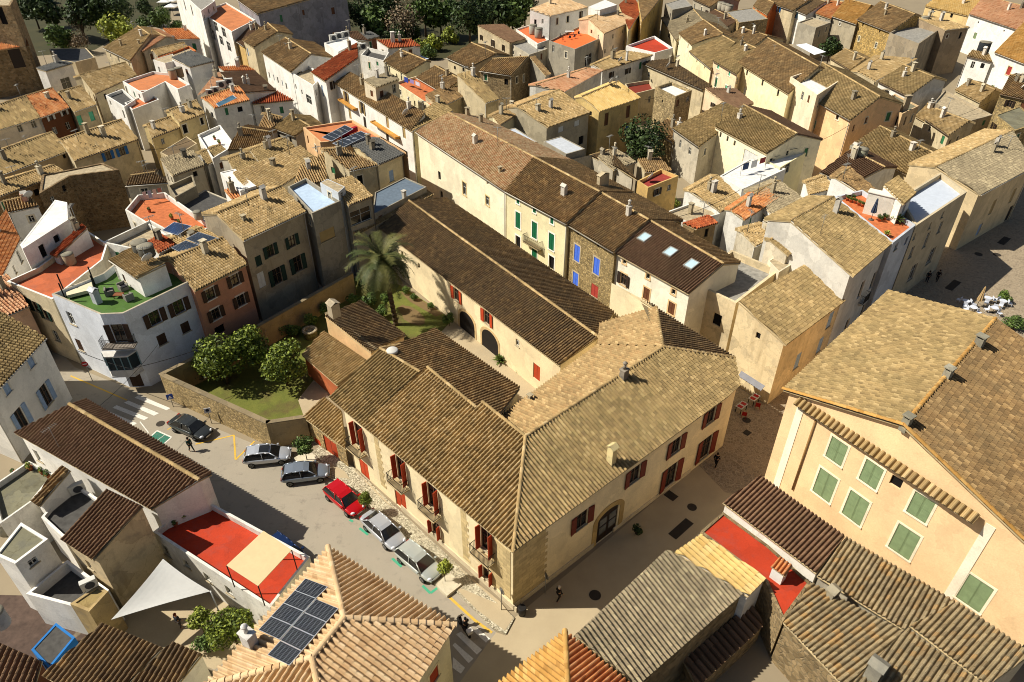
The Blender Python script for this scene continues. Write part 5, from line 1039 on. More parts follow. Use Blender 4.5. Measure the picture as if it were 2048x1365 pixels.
tree('box hedge clump at the plaza edge on the right', 2030, 648, 1.7, .9, 'mid', 'shrub', 'shrub', n=1800, leaf=.07, sz=.5); tree('shrub at the plaza terrace tables', 2010, 592, .9, .8, 'box', 'shrub', 'shrub', n=700)
TL = (('tall dark park tree at the top left edge', 100, 14, 7, 8, 'dark'), ('park tree with feathery dark crown near the church', 62, 12, 5, 6, 'dark'), ('dense dark park tree over the square', 150, 22, 6.5, 8, 'dark'), ('round clipped evergreen above the grey flat roof', 118, 76, 3.8, 3.6, 'mid'), ('bare twiggy shrub beside the round evergreen', 150, 84, 3.6, 3, 'bare'), ('dark park tree behind the yellow green tree', 198, 16, 6.5, 8, 'dark'), ('yellow green park tree beside the gable roof', 236, 62, 4.8, 5, 'yellow'), ('small clipped street tree near the white parasols', 322, 36, 3.2, 4, 'mid'), ('street tree at the top by the white parasols', 296, 16, 3.4, 5, 'dark'), ('leafy bush behind the peach skylight roof', 290, 50, 2.6, 2, 'mid'), ('small bush at the end of the white parasols', 352, 52, 2.4, 2, 'mid'), ('park tree with drooping dark branches', 232, 18, 5.5, 8, 'dark'), ('bare park tree with thin grey twigs', 160, 44, 4, 5, 'bare'),
      ('dark garden tree beside the shaded gable at the top', 722, 30, 5.5, 6, 'dark'), ('olive green garden tree at the top middle', 748, 46, 5, 5, 'mid'), ('leafless brown tree among the dark garden trees', 800, 42, 6.5, 6, 'bare'), ('tall dark garden tree behind the leafless tree', 772, 10, 6, 7, 'dark'), ('dark garden tree right of the leafless tree', 848, 18, 6, 7, 'mid'), ('dark garden tree over the stone shed', 880, 28, 5.5, 6, 'mid'), ('massive dark evergreen beside the warehouse', 938, 34, 7, 7.5, 'dark'), ('dark evergreen at the top right of the gardens', 985, 12, 7, 8, 'dark'), ('mid green tree next to the white villa', 1025, 22, 6, 6, 'mid'), ('evergreen behind the white villa wall', 1050, 2, 5, 7, 'dark'), ('low bright bush in the kitchen garden', 868, 86, 3, 1.8, 'yellow'), ('bright shrub along the garden path', 905, 72, 3.2, 1.8, 'light'), ('vine covered bush by the rubble yard', 835, 98, 2.6, 1.6, 'light'), ('weedy bush at the rubble yard corner', 860, 104, 2.6, 1.6, 'mid'), ('dark bush below the garden trees', 792, 76, 3.6, 2.5, 'dark'), ('shaded bush behind the cottage chimney', 820, 66, 3.8, 2.6, 'dark'))
for lb, x, y, r, z, k in TL: tree(lb, x, y, r, z, k, n=1300, leaf=.1 if k != 'bare' else .05, lobes=15)
def palm():
    b = P(792, 650); hz = at_xy(764, 522, b[0] - 1.2, b[1]); t = empty('palm_tree', b, 'tall date palm with arching fronds in the palace garden', 'palm tree'); top = np.array([P(764, 522, hz)[0] - b[0], P(764, 522, hz)[1] - b[1], hz])
    m = MB(); n = 14
    for i in range(n):
        a, c = i / n, (i + 1) / n; f = lambda s: (top[0] * s ** 1.3, top[1] * s ** 1.3, top[2] * s); m.tube(f(a), f(c), .3 - .08 * a + .03, .25 - .08 * a, 9)
    obj('trunk', m.mesh('trunk', flatm('5a4a36', .9, 0., .35)), t)
    lm = [leafm(h) for h in ('4c4e24', '3e4820', '5c5a2c')]
    for i in range(60):
        m = MB(); an = i * 2.39996 + random.uniform(-.2, .2); el = random.uniform(-.7, 1.25); L = random.uniform(3.4, 4.9); pts = []; p = Vector(top); d = Vector((math.cos(an) * math.cos(el), math.sin(an) * math.cos(el), math.sin(el)))
        for k in range(11):
            pts.append(p.copy()); p = p + d * (L / 10); d = (d + Vector((0, 0, -.11 - .02 * k))).normalized()
        for k in range(10):
            m.tube(pts[k], pts[k + 1], .035 - .003 * k, .032 - .003 * k, 4)
            d = (pts[k + 1] - pts[k]).normalized(); s = d.cross(Vector((0, 0, 1))).normalized(); up = s.cross(d)
            if k < 1: continue
            for j in range(3):
                q = pts[k].lerp(pts[k + 1], j / 3); w = .75 * math.sin(math.pi * min(1, (k + j / 3) / 10.5)) ** .6 + .1
                for sg in (-1, 1):
                    e = q + s * sg * w * .8 + d * w * .55 + up * (.12 - .22 * random.random()); o_ = d * .06; m.poly([q - o_, q + o_, e]); 
        fr = obj('frond', m.mesh('frond', lm[i % 3]), t)
    m = MB()
    for i in range(16):
        an = i * .7; m.tube(top + np.array([0, 0, -.2]), top + np.array([.5 * math.cos(an), .5 * math.sin(an), -.5 - .3 * random.random()]), .05, .03, 5)
    obj('date_cluster', m.mesh('date_cluster', flatm('b8862c', .8)), t)
palm()
def spiky(label, px, r, z0=0., h=None, pot=None, col='4a5a24', base=None):
    b = P(*px, z0) if base is None else base; t = empty('potted_plant' if pot else 'plant', b, label, 'plant'); m = MB(); z = .35 if pot else .1
    for i in range(34):
        an = i * 2.4; el = random.uniform(.2, 1.3); d = Vector((math.cos(an) * math.cos(el), math.sin(an) * math.cos(el), math.sin(el))); s = d.cross(Vector((0, 0, 1))).normalized() * .05 * r / .6; q = d * r
        o_ = Vector((0, 0, z)); m.poly([o_ - s, o_ + s, o_ + q * .6 + s, o_ + q * .6 - s]); m.poly([o_ + q * .6 - s, o_ + q * .6 + s, o_ + q + Vector((0, 0, -.2 * r))])
    obj('leaves', m.mesh('leaves', leafm(col)), t)
    if pot: m = MB(); m.lathe([(.14, 0), (.2, .34), (.22, .36)], 10); obj('pot', m.mesh('pot', flatm(pot, .8)), t)
    return t
spiky('dark cycad on the courtyard paving by the wing', (1001, 725), 1.1); spiky('smaller cycad beside the red courtyard door', (1040, 742), .7)
def bush_pot(label, px, z0, r, kind, pot, group=None, base=None, ph=.36):
    b = P(*px, z0) if base is None else base; t = empty('potted_plant', b, label, 'potted plant', group); c = obj('foliage', crown_mesh(kind, 5, 260, 6, .16), t); c.location = (0, 0, ph + r * .7); c.scale = (r, r, r); m = MB(); m.lathe([(.14, 0), (.2, ph - .03), (.23, ph)], 12); p = obj('pot', m.mesh('pot', flatm(pot, .85)), t); return t
bush_pot('dark potted bush beside the arched palace door', (1274, 1068), 0, .6, 'dark', '3a3430')
# ---------------------------------------------------------------- palace details
def on_wall(b, px, py):
    h = hits(px, py, b, 'w'); return (h[1], h[2]) if h else (None, None)
def wall_frame(x, n):                 # local x along the wall (seen from outside: to the right), y into the wall, z up
    u = np.array([-n[1], n[0], 0.]); return Matrix(((u[0], -n[0], 0, x[0]), (u[1], -n[1], 0, x[1]), (0, 0, 1, x[2]), (0, 0, 0, 1)))
def balcony(b, px, py, w=1.9, d=.75, slab='b8a47c', h=1.0, solid=False):
    x, n = on_wall(b, px, py)
    if x is None: print('no balcony wall', px, py); return
    M = wall_frame(x - b.base, n); m = MB(); m.box(-w / 2, w / 2, -d, 0.05, -.12, 0)
    for k in (-1, 1): m.box(k * (w / 2 - .2) - .07, k * (w / 2 - .2) + .07, -d * .7, .05, -.3, -.121)
    o = obj('balcony', m.mesh('balcony', plaster(slab, .4)), b.root); o.matrix_local = M; m = MB()
    if solid:
        m.box(-w / 2, w / 2, -d, -d + .1, .001, h); m.box(-w / 2, -w / 2 + .1, -d + .1, .02, .001, h); m.box(w / 2 - .1, w / 2, -d + .1, .02, .001, h)
        obj('railing', m.mesh('railing', plaster(slab, .4)), o); return o
    for z in (.08, h): m.box(-w / 2, w / 2, -d, -d + .035, z, z + .035); m.box(-w / 2, -w / 2 + .035, -d + .036, 0.02, z, z + .035); m.box(w / 2 - .035, w / 2, -d + .036, 0.02, z, z + .035)
    nb = int(w / .13)
    for i in range(nb + 1): xx = -w / 2 + .012 + (w - .024) * i / nb; m.box(xx - .011, xx + .011, -d + .005, -d + .03, .1, h)
    for i in range(1, int(d / .13) + 1):
        for k in (-1, 1): m.box(k * (w / 2 - .017) - .011, k * (w / 2 - .017) + .011, -d + .13 * i - .011, -d + .13 * i + .011, .1, h)
    obj('railing', m.mesh('railing', IRON), o); return o
for q in ((720, 898), (804, 966), (867, 1021), (973, 1109)): balcony(PAL_B, *q, 1.9, .8)
balcony(GR, 1069, 489, 3.0, .7, '9a8a68'); balcony(LANE, 700, 208, 6.5, .9, 'c08a3c', .15, True); balcony(LANE, 775, 258, 9., .9, 'c08a3c', .15, True)
# arched portal, stone quoins and plinth of the palace
def arch_portal(b, px, py, w, hs, mat, ring=.5):
    x, n = on_wall(b, px, py); x = x.copy(); x[2] = 0.; M = wall_frame(x - b.base, n); m = MB(); N = 14
    ang = [math.pi * i / N for i in range(N + 1)]; inn = [(w / 2 * math.cos(a), hs + w / 2 * math.sin(a) * .55) for a in ang]; out = [((w / 2 + ring) * math.cos(a), hs + (w / 2 * .55 + ring) * math.sin(a)) for a in ang]
    def strip(p, q, y0, y1):
        for (a, c), (d, e) in zip(zip(p, q), zip(p[1:], q[1:])):
            m.poly([(a[0], y0, a[1]), (c[0], y0, c[1]), (e[0], y0, e[1]), (d[0], y0, d[1])][::-1]); m.poly([(c[0], y0, c[1]), (c[0], y1, c[1]), (e[0], y1, e[1]), (e[0], y0, e[1])])
            m.poly([(a[0], y0, a[1]), (d[0], y0, d[1]), (d[0], y1, d[1]), (a[0], y1, a[1])])
    strip([(w / 2, .02)] + inn + [(-w / 2, .02)], [(w / 2 + ring, .02)] + out + [(-w / 2 - ring, .02)], -.05, .1)
    o = obj('portal_surround', m.mesh('portal_surround', mat), b.root); o.matrix_local = M
def relief(b, name, px, py, boxes, mat, snap=True):
    x, n = on_wall(b, px, py)
    if x is None: print('no wall', px, py); return
    x = x.copy(); x[2] = 0. if snap else x[2]; m = MB()
    for q in boxes: m.box(*q)
    o = obj(name, m.mesh(name, mat), b.root); o.matrix_local = wall_frame(x - b.base, n); return o
arch_portal(PAL_B, 1213, 1070, 2.6, 2.7, plaster('b59a64', .5))
def archway(b, px, py, w, hs):
    x, n = on_wall(b, px, py); x = x.copy(); x[2] = 0.; m = MB(); N = 14; pts = [(w / 2, .02)] + [(w / 2 * math.cos(math.pi * i / N), hs + w / 2 * .8 * math.sin(math.pi * i / N)) for i in range(N + 1)] + [(-w / 2, .02)]
    m.poly([(a, -.012, z) for a, z in pts][::-1]); o = obj('archway', m.mesh('archway', flatm('1c1712', .9)), b.root); o.matrix_local = wall_frame(x - b.base, n)  # flat dark panel: the passage's shade is put into its colour
    m = MB(); q = [(a * (1 + .3 / (w / 2)), z + (.28 if z > .1 else 0)) for a, z in pts]
    for i in range(len(pts) - 1): a, c, d, e = pts[i], q[i], pts[i + 1], q[i + 1]; m.poly([(a[0], -.04, a[1]), (c[0], -.04, c[1]), (e[0], -.04, e[1]), (d[0], -.04, d[1])][::-1]); m.poly([(c[0], -.04, c[1]), (c[0], .02, c[1]), (e[0], .02, e[1]), (e[0], -.04, e[1])])
    k = obj('arch_surround', m.mesh('arch_surround', plaster('c8ac7c', .4)), o)
archway(LW, 934, 640, 3.0, 1.5); archway(LW, 980, 672, 3.0, 1.5)
relief(PAL_B, 'door_glazing', 1213, 1070, [(-.95, -.15, .04, .075, .9, 1.7), (.15, .95, .04, .075, .9, 1.7), (-.95, -.15, .04, .075, 1.9, 2.6), (.15, .95, .04, .075, 1.9, 2.6)], glassm('8a8c88'))
ASH = stone('cdb684', 1.6, '8a744a', 1)
relief(PAL_B, 'quoin', 1058, 1150, [(-1.55, 1.5, -.03, .02, .6, 6.6)] + [(1.5, 1.75, -.03, .02, .6 + i * .74, .6 + i * .74 + .37) for i in range(8)], ASH)
relief(PAL_B, 'quoin', 1000, 1150, [(-.9, 1.1, -.03, .02, .9, 6.4)] + [(-1.15, -.9, -.03, .02, .9 + i * .74, .9 + i * .74 + .37) for i in range(7)], ASH)
for xx, yy in ((760, 930), (930, 1085)): relief(PAL_B, 'quoin', xx, yy, [(-.3, .3, -.02, .02, .9, 6.6)] + [(.3, .5, -.02, .02, .9 + i * .74, .9 + i * .74 + .37) for i in range(7)], ASH)
PL = plaster('cfc0a0', .4)
relief(PAL_B, 'plinth', 905, 1110, [(-6.5, 7.2, -.07, .02, -.1, .55)], PL); relief(PAL_B, 'plinth', 1130, 1140, [(-4.6, 3.1, -.07, .02, -.1, .55)], PL); relief(PAL_B, 'plinth', 1300, 1000, [(-4.6, 5.5, -.07, .02, -.1, .45)], PL)
def pipe_on(b, px, py0, py1, col='8a8478', r=.06, name='downpipe'):
    x, n = on_wall(b, px[0], py0); 
    if x is None: print('no pipe wall', px); return
    y, _ = on_wall(b, px[1], py1); z1 = y[2] if y is not None else .1; m = MB(); a = x - b.base + n * .09; m.tube(a, (a[0], a[1], z1), r, r, 8); m.tube(a, a - n * .1, r, r, 8)
    obj(name, m.mesh(name, flatm(col, .5)), b.root)
pipe_on(CREAM, (1632, 1588), 842, 980, '8a6a40', .08); pipe_on(S4, (1229, 1224), 512, 582, '9a948a', .07)
def line_pipe(b, p, q, r=.07, col='b8b4ac', name='gutter'):
    m = MB(); m.tube(np.array(p) - b.base, np.array(q) - b.base, r, r, 8); obj(name, m.mesh(name, flatm(col, .5)), b.root)
# cream house: the tiled pent cornice across the gable, bands and pilaster
def cream_cornice():
    x, n = on_wall(CREAM, 1700, 885); u = np.array([-n[1], n[0], 0.]); A, B_ = P(1591, 806, 10.3), P(1962, 1036, 10.3)
    f = lambda p: x + u * np.dot(p - x, u) * 1. ; a, c = f(A), f(B_); a[2] = c[2] = 0; zt = on_wall(CREAM, 1740, 905)[0][2] + .5; L = np.linalg.norm(c - a); d = unit(c - a)
    e0, e1 = a + n * .6 + np.array([0, 0, zt - .22]), c + n * .6 + np.array([0, 0, zt - .22]); r0, r1 = a + np.array([0, 0, zt + .3]), c + np.array([0, 0, zt + .3])
    o = obj('cornice', roof_mesh('cornice', [dict(poly=[e0, e1, r1, r0], u=d, pal='tan', w=.42, c=1., wob=.01)], CREAM.base), CREAM.root)
    return zt
ZC = cream_cornice()
BAND = plaster('f2e6cc', .1)
relief(CREAM, 'pilaster', 1935, 1130, [(-.3, .3, -.05, .02, 0, ZC - .4)], BAND); relief(CREAM, 'pilaster', 1580, 870, [(-.1, .5, -.05, .02, 0, ZC - .3)], BAND)
# hotel lettering
def lettering(b, px, py, text, size, col, name='sign_lettering'):
    x, n = on_wall(b, px, py)
    if x is None: print('no text wall', px); return
    c = bpy.data.curves.new('t', 'FONT'); c.body = text; c.size = size; c.align_x = 'CENTER'; c.extrude = .015; c.space_character = 1.25; t = bpy.data.objects.new('t', c); COL.objects.link(t); dg = bpy.context.evaluated_depsgraph_get(); me = bpy.data.meshes.new_from_object(t.evaluated_get(dg)); bpy.data.objects.remove(t); me.materials.clear(); me.materials.append(flatm(col, .6))
    me.name = name; o = obj(name, me, b.root); M = wall_frame(x - b.base + n * .03, n); o.matrix_local = M @ Matrix.Rotation(math.pi / 2, 4, 'X'); return o
lettering(HOTEL, 1744, 575, 'HOTEL CASAL DESEVA', .52, '2a2a2c')
relief(HOTEL, 'string_course', 1744, 577, [(-4.2, 4.2, -.02, .02, -.2, .55)], plaster('b8b4a8', .3), False)
for xx, yy in ((1722, 602), (1752, 578), (1786, 545)): balcony(HOTEL, xx, yy, 1.5, .5, 'b8b4a8')
# ---------------------------------------------------------------- street things
def put(px, py, kinds='rtg'): h = hits(px, py, None, kinds); return h[1] if h else P(px, py, 0)
WHEEL = {}
def car(label, rear, front, col, kind='hatch', metal=.4, name='parked_car', wb=2.58, group='cars parked along the street', far_side=1):
    r, f = P(*rear), P(*front); d = unit((f - r) * np.array([1, 1, 0])); s = np.array([-d[1], d[0], 0.]); s = s if s[1] > 0 else -s
    c = (r + f) / 2 + s * .78 * far_side; t = empty(name, (c[0], c[1], 0), label, 'car', group); t.rotation_euler = (0, 0, math.atan2(d[1], d[0]))
    pm = flatm(col, .25, metal, .03); pm.node_tree.nodes['Principled BSDF'].inputs['Coat Weight'].default_value = .6
    L = 4.15 if kind == 'hatch' else 4.5
    # stations along the body: x, belt height, half width, hood or deck height
    if kind == 'hatch': st = [(-2.02, .62, .70, .80), (-1.95, .45, .80, .92), (-1.5, .3, .86, .95), (-.6, .28, .88, .95), (.4, .28, .88, .93), (1.0, .28, .87, .90), (1.55, .3, .84, .82), (1.95, .42, .76, .70), (2.1, .5, .62, .58)]; roof = [(-1.92, .93, .66), (-1.62, 1.38, .58), (-.9, 1.47, .60), (.0, 1.46, .60), (.45, 1.36, .58), (1.12, .9, .70)]
    else: st = [(-2.25, .6, .68, .82), (-2.18, .45, .78, .92), (-1.6, .3, .85, .96), (-.6, .28, .88, .95), (.5, .28, .88, .93), (1.1, .28, .87, .90), (1.7, .3, .84, .80), (2.12, .42, .76, .68), (2.26, .5, .6, .56)]; roof = [(-1.75, .95, .68), (-1.05, 1.36, .57), (-.5, 1.43, .59), (.2, 1.42, .59), (.55, 1.34, .57), (1.25, .9, .70)]
    def section(x, zb, w, zt): return [(x, -w * .92, zb), (x, -w, zb + .18), (x, -w, zt - .16), (x, -w * .93, zt - .04), (x, -w * .6, zt), (x, w * .6, zt), (x, w * .93, zt - .04), (x, w, zt - .16), (x, w, zb + .18), (x, w * .92, zb)]
    v = []; fa = []
    for q in st: v += section(*q)
    n = 10
    for i in range(len(st) - 1):
        for j in range(n): fa.append((i * n + j, (i + 1) * n + j, (i + 1) * n + (j + 1) % n, i * n + (j + 1) % n))
    fa.append(tuple(range(n))[::-1]); fa.append(tuple((len(st) - 1) * n + j for j in range(n)))
    me = bpy.data.meshes.new('body'); me.from_pydata(v, [], [f_[::-1] for f_ in fa]); me.materials.append(pm); me.polygons.foreach_set('use_smooth', [True] * len(me.polygons)); me.update(); o = obj('body', me, t)
    md = o.modifiers.new('s', 'SUBSURF'); md.levels = md.render_levels = 2
    # cabin: glass hull with painted roof skin and pillars
    m = MB(); g = MB(); k = len(roof)
    for (x0, z0, w0), (x1, z1, w1) in zip(roof[:-1], roof[1:]):
        q = [(x0, -w0, z0), (x1, -w1, z1), (x1, w1, z1), (x0, w0, z0)]
        flat_ = abs(z1 - z0) < .3 * abs(x1 - x0); (m if flat_ else g).poly(q)
    side = [(roof[0][0] + .1, .93, .76)] + [(x, z, w) for x, z, w in roof[1:-1]] + [(roof[-1][0] - .08, .9, .78)]
    for sg in (-1, 1):
        up = [(x, sg * w, z) for x, z, w in side]; 
        b0, b1 = (roof[0][0], sg * .8, .9), (roof[-1][0], sg * .8, .88); poly = [b0] + [(x, sg * w, z) for x, z, w in roof[1:-1]] + [b1]; g.poly(poly if sg < 0 else poly[::-1])
        pts = [Vector((x, sg * (w + .008), z + .008)) for x, z, w in roof[1:-1]]; pts = [Vector((roof[0][0], sg * .8, .92))] + pts + [Vector((roof[-1][0], sg * .78, .9))]
        for a, b_ in zip(pts[:-1], pts[1:]): m.tube(a, b_, .045, .045, 6)
        bx = -.25; a = Vector((bx, sg * .80, .93)); b_ = Vector((bx - .05, sg * .61, 1.45)); m.tube(a, b_, .035, .035, 6)
    obj('roof', m.mesh('roof', pm), t); obj('windows', g.mesh('windows', glassm('0d1012')), t)
    if 'wheel' not in WHEEL:
        m = MB(); m.lathe([(.2, -.1), (.3, -.1), (.32, -.06), (.32, .06), (.3, .1), (.2, .1)], 20); WHEEL['tyre'] = m.mesh('tyre', flatm('15140f', .9)); m = MB(); m.lathe([(.0, .06), (.06, .085), (.19, .07), (.21, .1)], 16)
        for i in range(5): an = i * 1.2566; m.tube((.05 * math.cos(an), .05 * math.sin(an), .09), (.19 * math.cos(an), .19 * math.sin(an), .1), .02, .025, 5)
        WHEEL['rim'] = m.mesh('rim', flatm('8a8a88', .35, .8)); m = MB(); m.lathe([(.0, -.11), (.1, -.11), (.1, .0)], 10); WHEEL['wheel'] = m.mesh('wheel', DK)
    for sx in (-wb / 2, wb / 2):
        for sy in (-1, 1):
            w = obj('wheel', WHEEL['wheel'], t); w.location = (sx, sy * .78, .32); w.rotation_euler = (-sy * math.pi / 2, 0, 0); obj('tyre', WHEEL['tyre'], w); obj('rim', WHEEL['rim'], w)
    xf, xr = st[-2][0], st[1][0]
    for sy in (-1, 1):
        m = MB(); m.lathe([(.02, -.1), (.13, -.03), (.12, .03), (.02, .06)], 10); h = obj('headlight', m.mesh('headlight', flatm('d8dce0', .1)), t); h.location = (xf - .05, sy * .58, .66); h.rotation_euler = (0, rad(60), sy * .5); h.scale = (1, 1.5, 1)
        m = MB(); m.box(-.06, .05, -.13, .13, -.16, .12); h = obj('tail_light', m.mesh('tail_light', flatm('a01510', .25)), t); h.location = (xr + .02, sy * .62, .76)
        m = MB(); m.box(-.06, .1, -.1, .1, -.06, .07); h = obj('mirror', m.mesh('mirror', pm), t); h.location = (roof[-1][0] - .22, sy * .93, .95)
    m = MB(); m.box(-.02, .02, -.26, .26, -.06, .06); h = obj('number_plate', m.mesh('number_plate', flatm('d8d8d0', .5)), t); h.location = (xf + .1, 0, .42); h2 = obj('number_plate', h.data, t); h2.location = (xr - .09, 0, .55)
    m = MB(); m.box(-.03, .03, -.45, .45, -.09, .08); h = obj('grille', m.mesh('grille', flatm('1a1a1a', .5)), t); h.location = (xf + .05, 0, .56)
    return t
car('dark grey saloon parked by the rubble garden wall', (353, 866), (390, 882), '3a3d3c', 'sedan'); ca = car('silver hatchback with a dark sunroof beside the street tree', (507, 936), (562, 930), 'b9bcc0'); car('slate grey estate hatchback in front of the red wooden gate', (582, 973), (641, 965), '7d858e'); car('bright red hatchback parked beside the palace', (659, 1003), (693, 1032), 'a80f14', metal=.1)
car('silver saloon with an orange tail light behind the red car', (734, 1063), (771, 1098), 'b4b6b8', 'sedan'); car('pale silver hatchback last in the parked row', (804, 1129), (843, 1162), 'b9bdb4'); car('dark blue car half hidden behind the beige awning', (560, 1098), (598, 1128), '1c2f55', far_side=-.2)
m = MB(); m.box(-.42, .42, -.45, .45, 1.462, 1.475); so = obj('sunroof', m.mesh('sunroof', glassm('0d1012')), ca); so.location = (-.1, 0, .02)
car('small white car parked by the top left park trees', (306, 54), (318, 56), 'd0d0d0'); 
def person(label, px, yaw, top, legs, hair='2a1c14', stride=.25, h=1.72, seat=False, hat=None, base=None):
    b = P(*px) if base is None else base; t = empty('person', b, label, 'person'); t.rotation_euler = (0, 0, yaw); k = h / 1.75
    def sk(name, verts, edges, mat, sub=2):
        me = bpy.data.meshes.new(name); me.from_pydata([tuple(x * k for x in v[:3]) for v in verts], edges, []); o = obj(name, me, t); mo = o.modifiers.new('k', 'SKIN'); mo.use_smooth_shade = True
        for i, v in enumerate(verts): r = v[3] * k; me.skin_vertices[0].data[i].radius = (r, r * (v[4] if len(v) > 4 else 1)); 
        me.skin_vertices[0].data[0].use_root = True; s = o.modifiers.new('s', 'SUBSURF'); s.levels = s.render_levels = sub; me.materials.append(mat); return o
    s = stride; z0 = 0.
    V = [(0, 0, .95, .14, .8), (0, 0, 1.15, .13, .8), (0, 0, 1.36, .15, .75), (0, 0, 1.48, .06), (.01, 0, 1.56, .06), (.02, 0, 1.66, .095, .85), (.015, 0, 1.75, .06)]; E = [(0, 1), (1, 2), (2, 3), (3, 4), (4, 5), (5, 6)]
    for sy, sg in ((.1, 1), (-.1, -1)):
        i = len(V); V += [(.01, sy, .9, .085), (.12 * s * 2 * sg + .03, sy, .5, .058), (s * sg, sy, .1, .04), (s * sg + .05, sy, .04, .04), (s * sg + .17, sy, .03, .032)]; E += [(0, i), (i, i + 1), (i + 1, i + 2), (i + 2, i + 3), (i + 3, i + 4)]
        i = len(V); V += [(0, sy * 1.9, 1.40, .055), (-.1 * sg * s * 2, sy * 2.4, 1.13, .042), (.12 - .3 * sg * s, sy * 2.3, .92, .03), (.15 - .34 * sg * s, sy * 2.3, .85, .028)]; E += [(2, i), (i, i + 1), (i + 1, i + 2), (i + 2, i + 3)]
        for f in range(5):
            j = len(V); dx = (f - 2) * .017; L = (.05, .085, .095, .09, .07)[f]; V += [(V[i + 3][0] + dx + (.02 if f == 0 else 0), V[i + 3][1], .85 - L * .6, .009), (V[i + 3][0] + dx + .012, V[i + 3][1], .85 - L, .008)]; E += [(i + 3, j), (j, j + 1)]
    sk('person', V, E, flatm('b88a6a', .6))
    J = [(0, 0, .93, .165, .85), (0, 0, 1.15, .15, .85), (0, 0, 1.36, .17, .8), (0, 0, 1.45, .1)]; JE = [(0, 1), (1, 2), (2, 3)]
    for sy, sg in ((.1, 1), (-.1, -1)): i = len(J); J += [(0, sy * 1.9, 1.40, .075), (-.1 * sg * s * 2, sy * 2.4, 1.13, .06), (.11 - .28 * sg * s, sy * 2.3, .94, .045)]; JE += [(2, i), (i, i + 1), (i + 1, i + 2)]
    sk('jacket', J, JE, flatm(top, .85))
    T = [(0, 0, .96, .155, .85)]; TE = []
    for sy, sg in ((.1, 1), (-.1, -1)): i = len(T); T += [(.01, sy, .88, .1), (.12 * s * 2 * sg + .03, sy, .5, .072), (s * sg, sy, .1, .055)]; TE += [(0, i), (i, i + 1), (i + 1, i + 2)]
    sk('trousers', T, TE, flatm(legs, .85))
    m = MB(); m.lathe([(.1, -.1), (.118, -.02), (.11, .06), (.05, .115), (.01, .125)], 12); hr = obj('hat' if hat else 'hair', m.mesh('hair', flatm(hat or hair, .8)), t); hr.location = (-.012 * k, 0, 1.69 * k); hr.scale = (k, k * .9, k)
    m = MB()
    for yy in (-.032, .032): m.lathe([(.003, 0), (.011, .006), (.003, .012)], 6, 0, (0, yy, 0))
    e = obj('eyes', m.mesh('eyes', DK), t); e.location = (.105 * k, 0, 1.655 * k); e.rotation_euler = (0, math.pi / 2, 0)
    return t
person('person in dark green top and trousers walking beside the grey saloon', (384, 903), -.5, '1f3a34', '22302e'); person('person in black with a pale cap walking along the palace street', (1117, 1201), .6, '15140f', '1a1814', hat='c8bca8'); person('person in black stepping past the open palace shutters', (1430, 934), .9, '100f0e', '14120f', stride=.3)
person('person with red hair standing in the lower left courtyard', (362, 1256), 1.2, '2c3038', '3a3430', '7a3a20', .08); person('person in dark clothes nearest the bank on the plaza', (1852, 566), 1.0, '14161c', '161a26', stride=.1); person('person in dark clothes striding across the plaza cobbles', (1872, 564), .8, '16161a', '1a1a1e', stride=.3)
def scooter():
    b = P(929, 1262); t = empty('scooter', b, 'black scooter with a pale windscreen stopped at the lower zebra crossing', 'scooter'); t.rotation_euler = (0, 0, math.atan2(*(P(905, 1225) - P(930, 1262))[[1, 0]]))
    m = MB(); m.tube((-.6, 0, .45), (-.1, 0, .35), .16, .14, 10); m.tube((-.1, 0, .32), (.35, 0, .3), .14, .1, 10); m.tube((.38, 0, .3), (.55, 0, .95), .12, .1, 10); m.tube((-.75, 0, .7), (-.1, 0, .68), .13, .15, 10); m.tube((-.5, 0, .45), (-.45, 0, .68), .16, .15, 8); obj('body', m.mesh('body', flatm('17161a', .35)), t)
    for x in (-.6, .7):
        m = MB(); m.lathe([(.12, -.06), (.24, -.055), (.26, 0), (.24, .055), (.12, .06)], 16); w = obj('wheel', m.mesh('wheel', flatm('141310', .9)), t); w.location = (x, 0, .26); w.rotation_euler = (math.pi / 2, 0, 0)
    m = MB(); m.tube((.55, -.34, 1.02), (.55, .34, 1.02), .02, .02, 6); m.tube((.7, 0, .26), (.55, 0, 1.02), .035, .03, 6); obj('handlebar', m.mesh('handlebar', IRON), t)
    m = MB(); m.poly([(.62, -.25, .9), (.62, .25, .9), (.5, .2, 1.35), (.5, -.2, 1.35)]); m.poly([(.63, -.25, .9), (.51, -.2, 1.35), (.51, .2, 1.35), (.63, .25, .9)]); obj('windscreen', m.mesh('windscreen', flatm('d8d4cc', .2)), t)
    m = MB(); m.box(-.95, -.6, -.2, .2, .82, 1.12); obj('top_box', m.mesh('top_box', flatm('c8c2b8', .4)), t)
    person('rider in black with a dark helmet standing over the scooter', (0, 0), math.atan2(*(P(905, 1225) - P(930, 1262))[[1, 0]]), '121214', '15151a', stride=.12, base=P(932, 1264), hat='1a1414')
scooter()
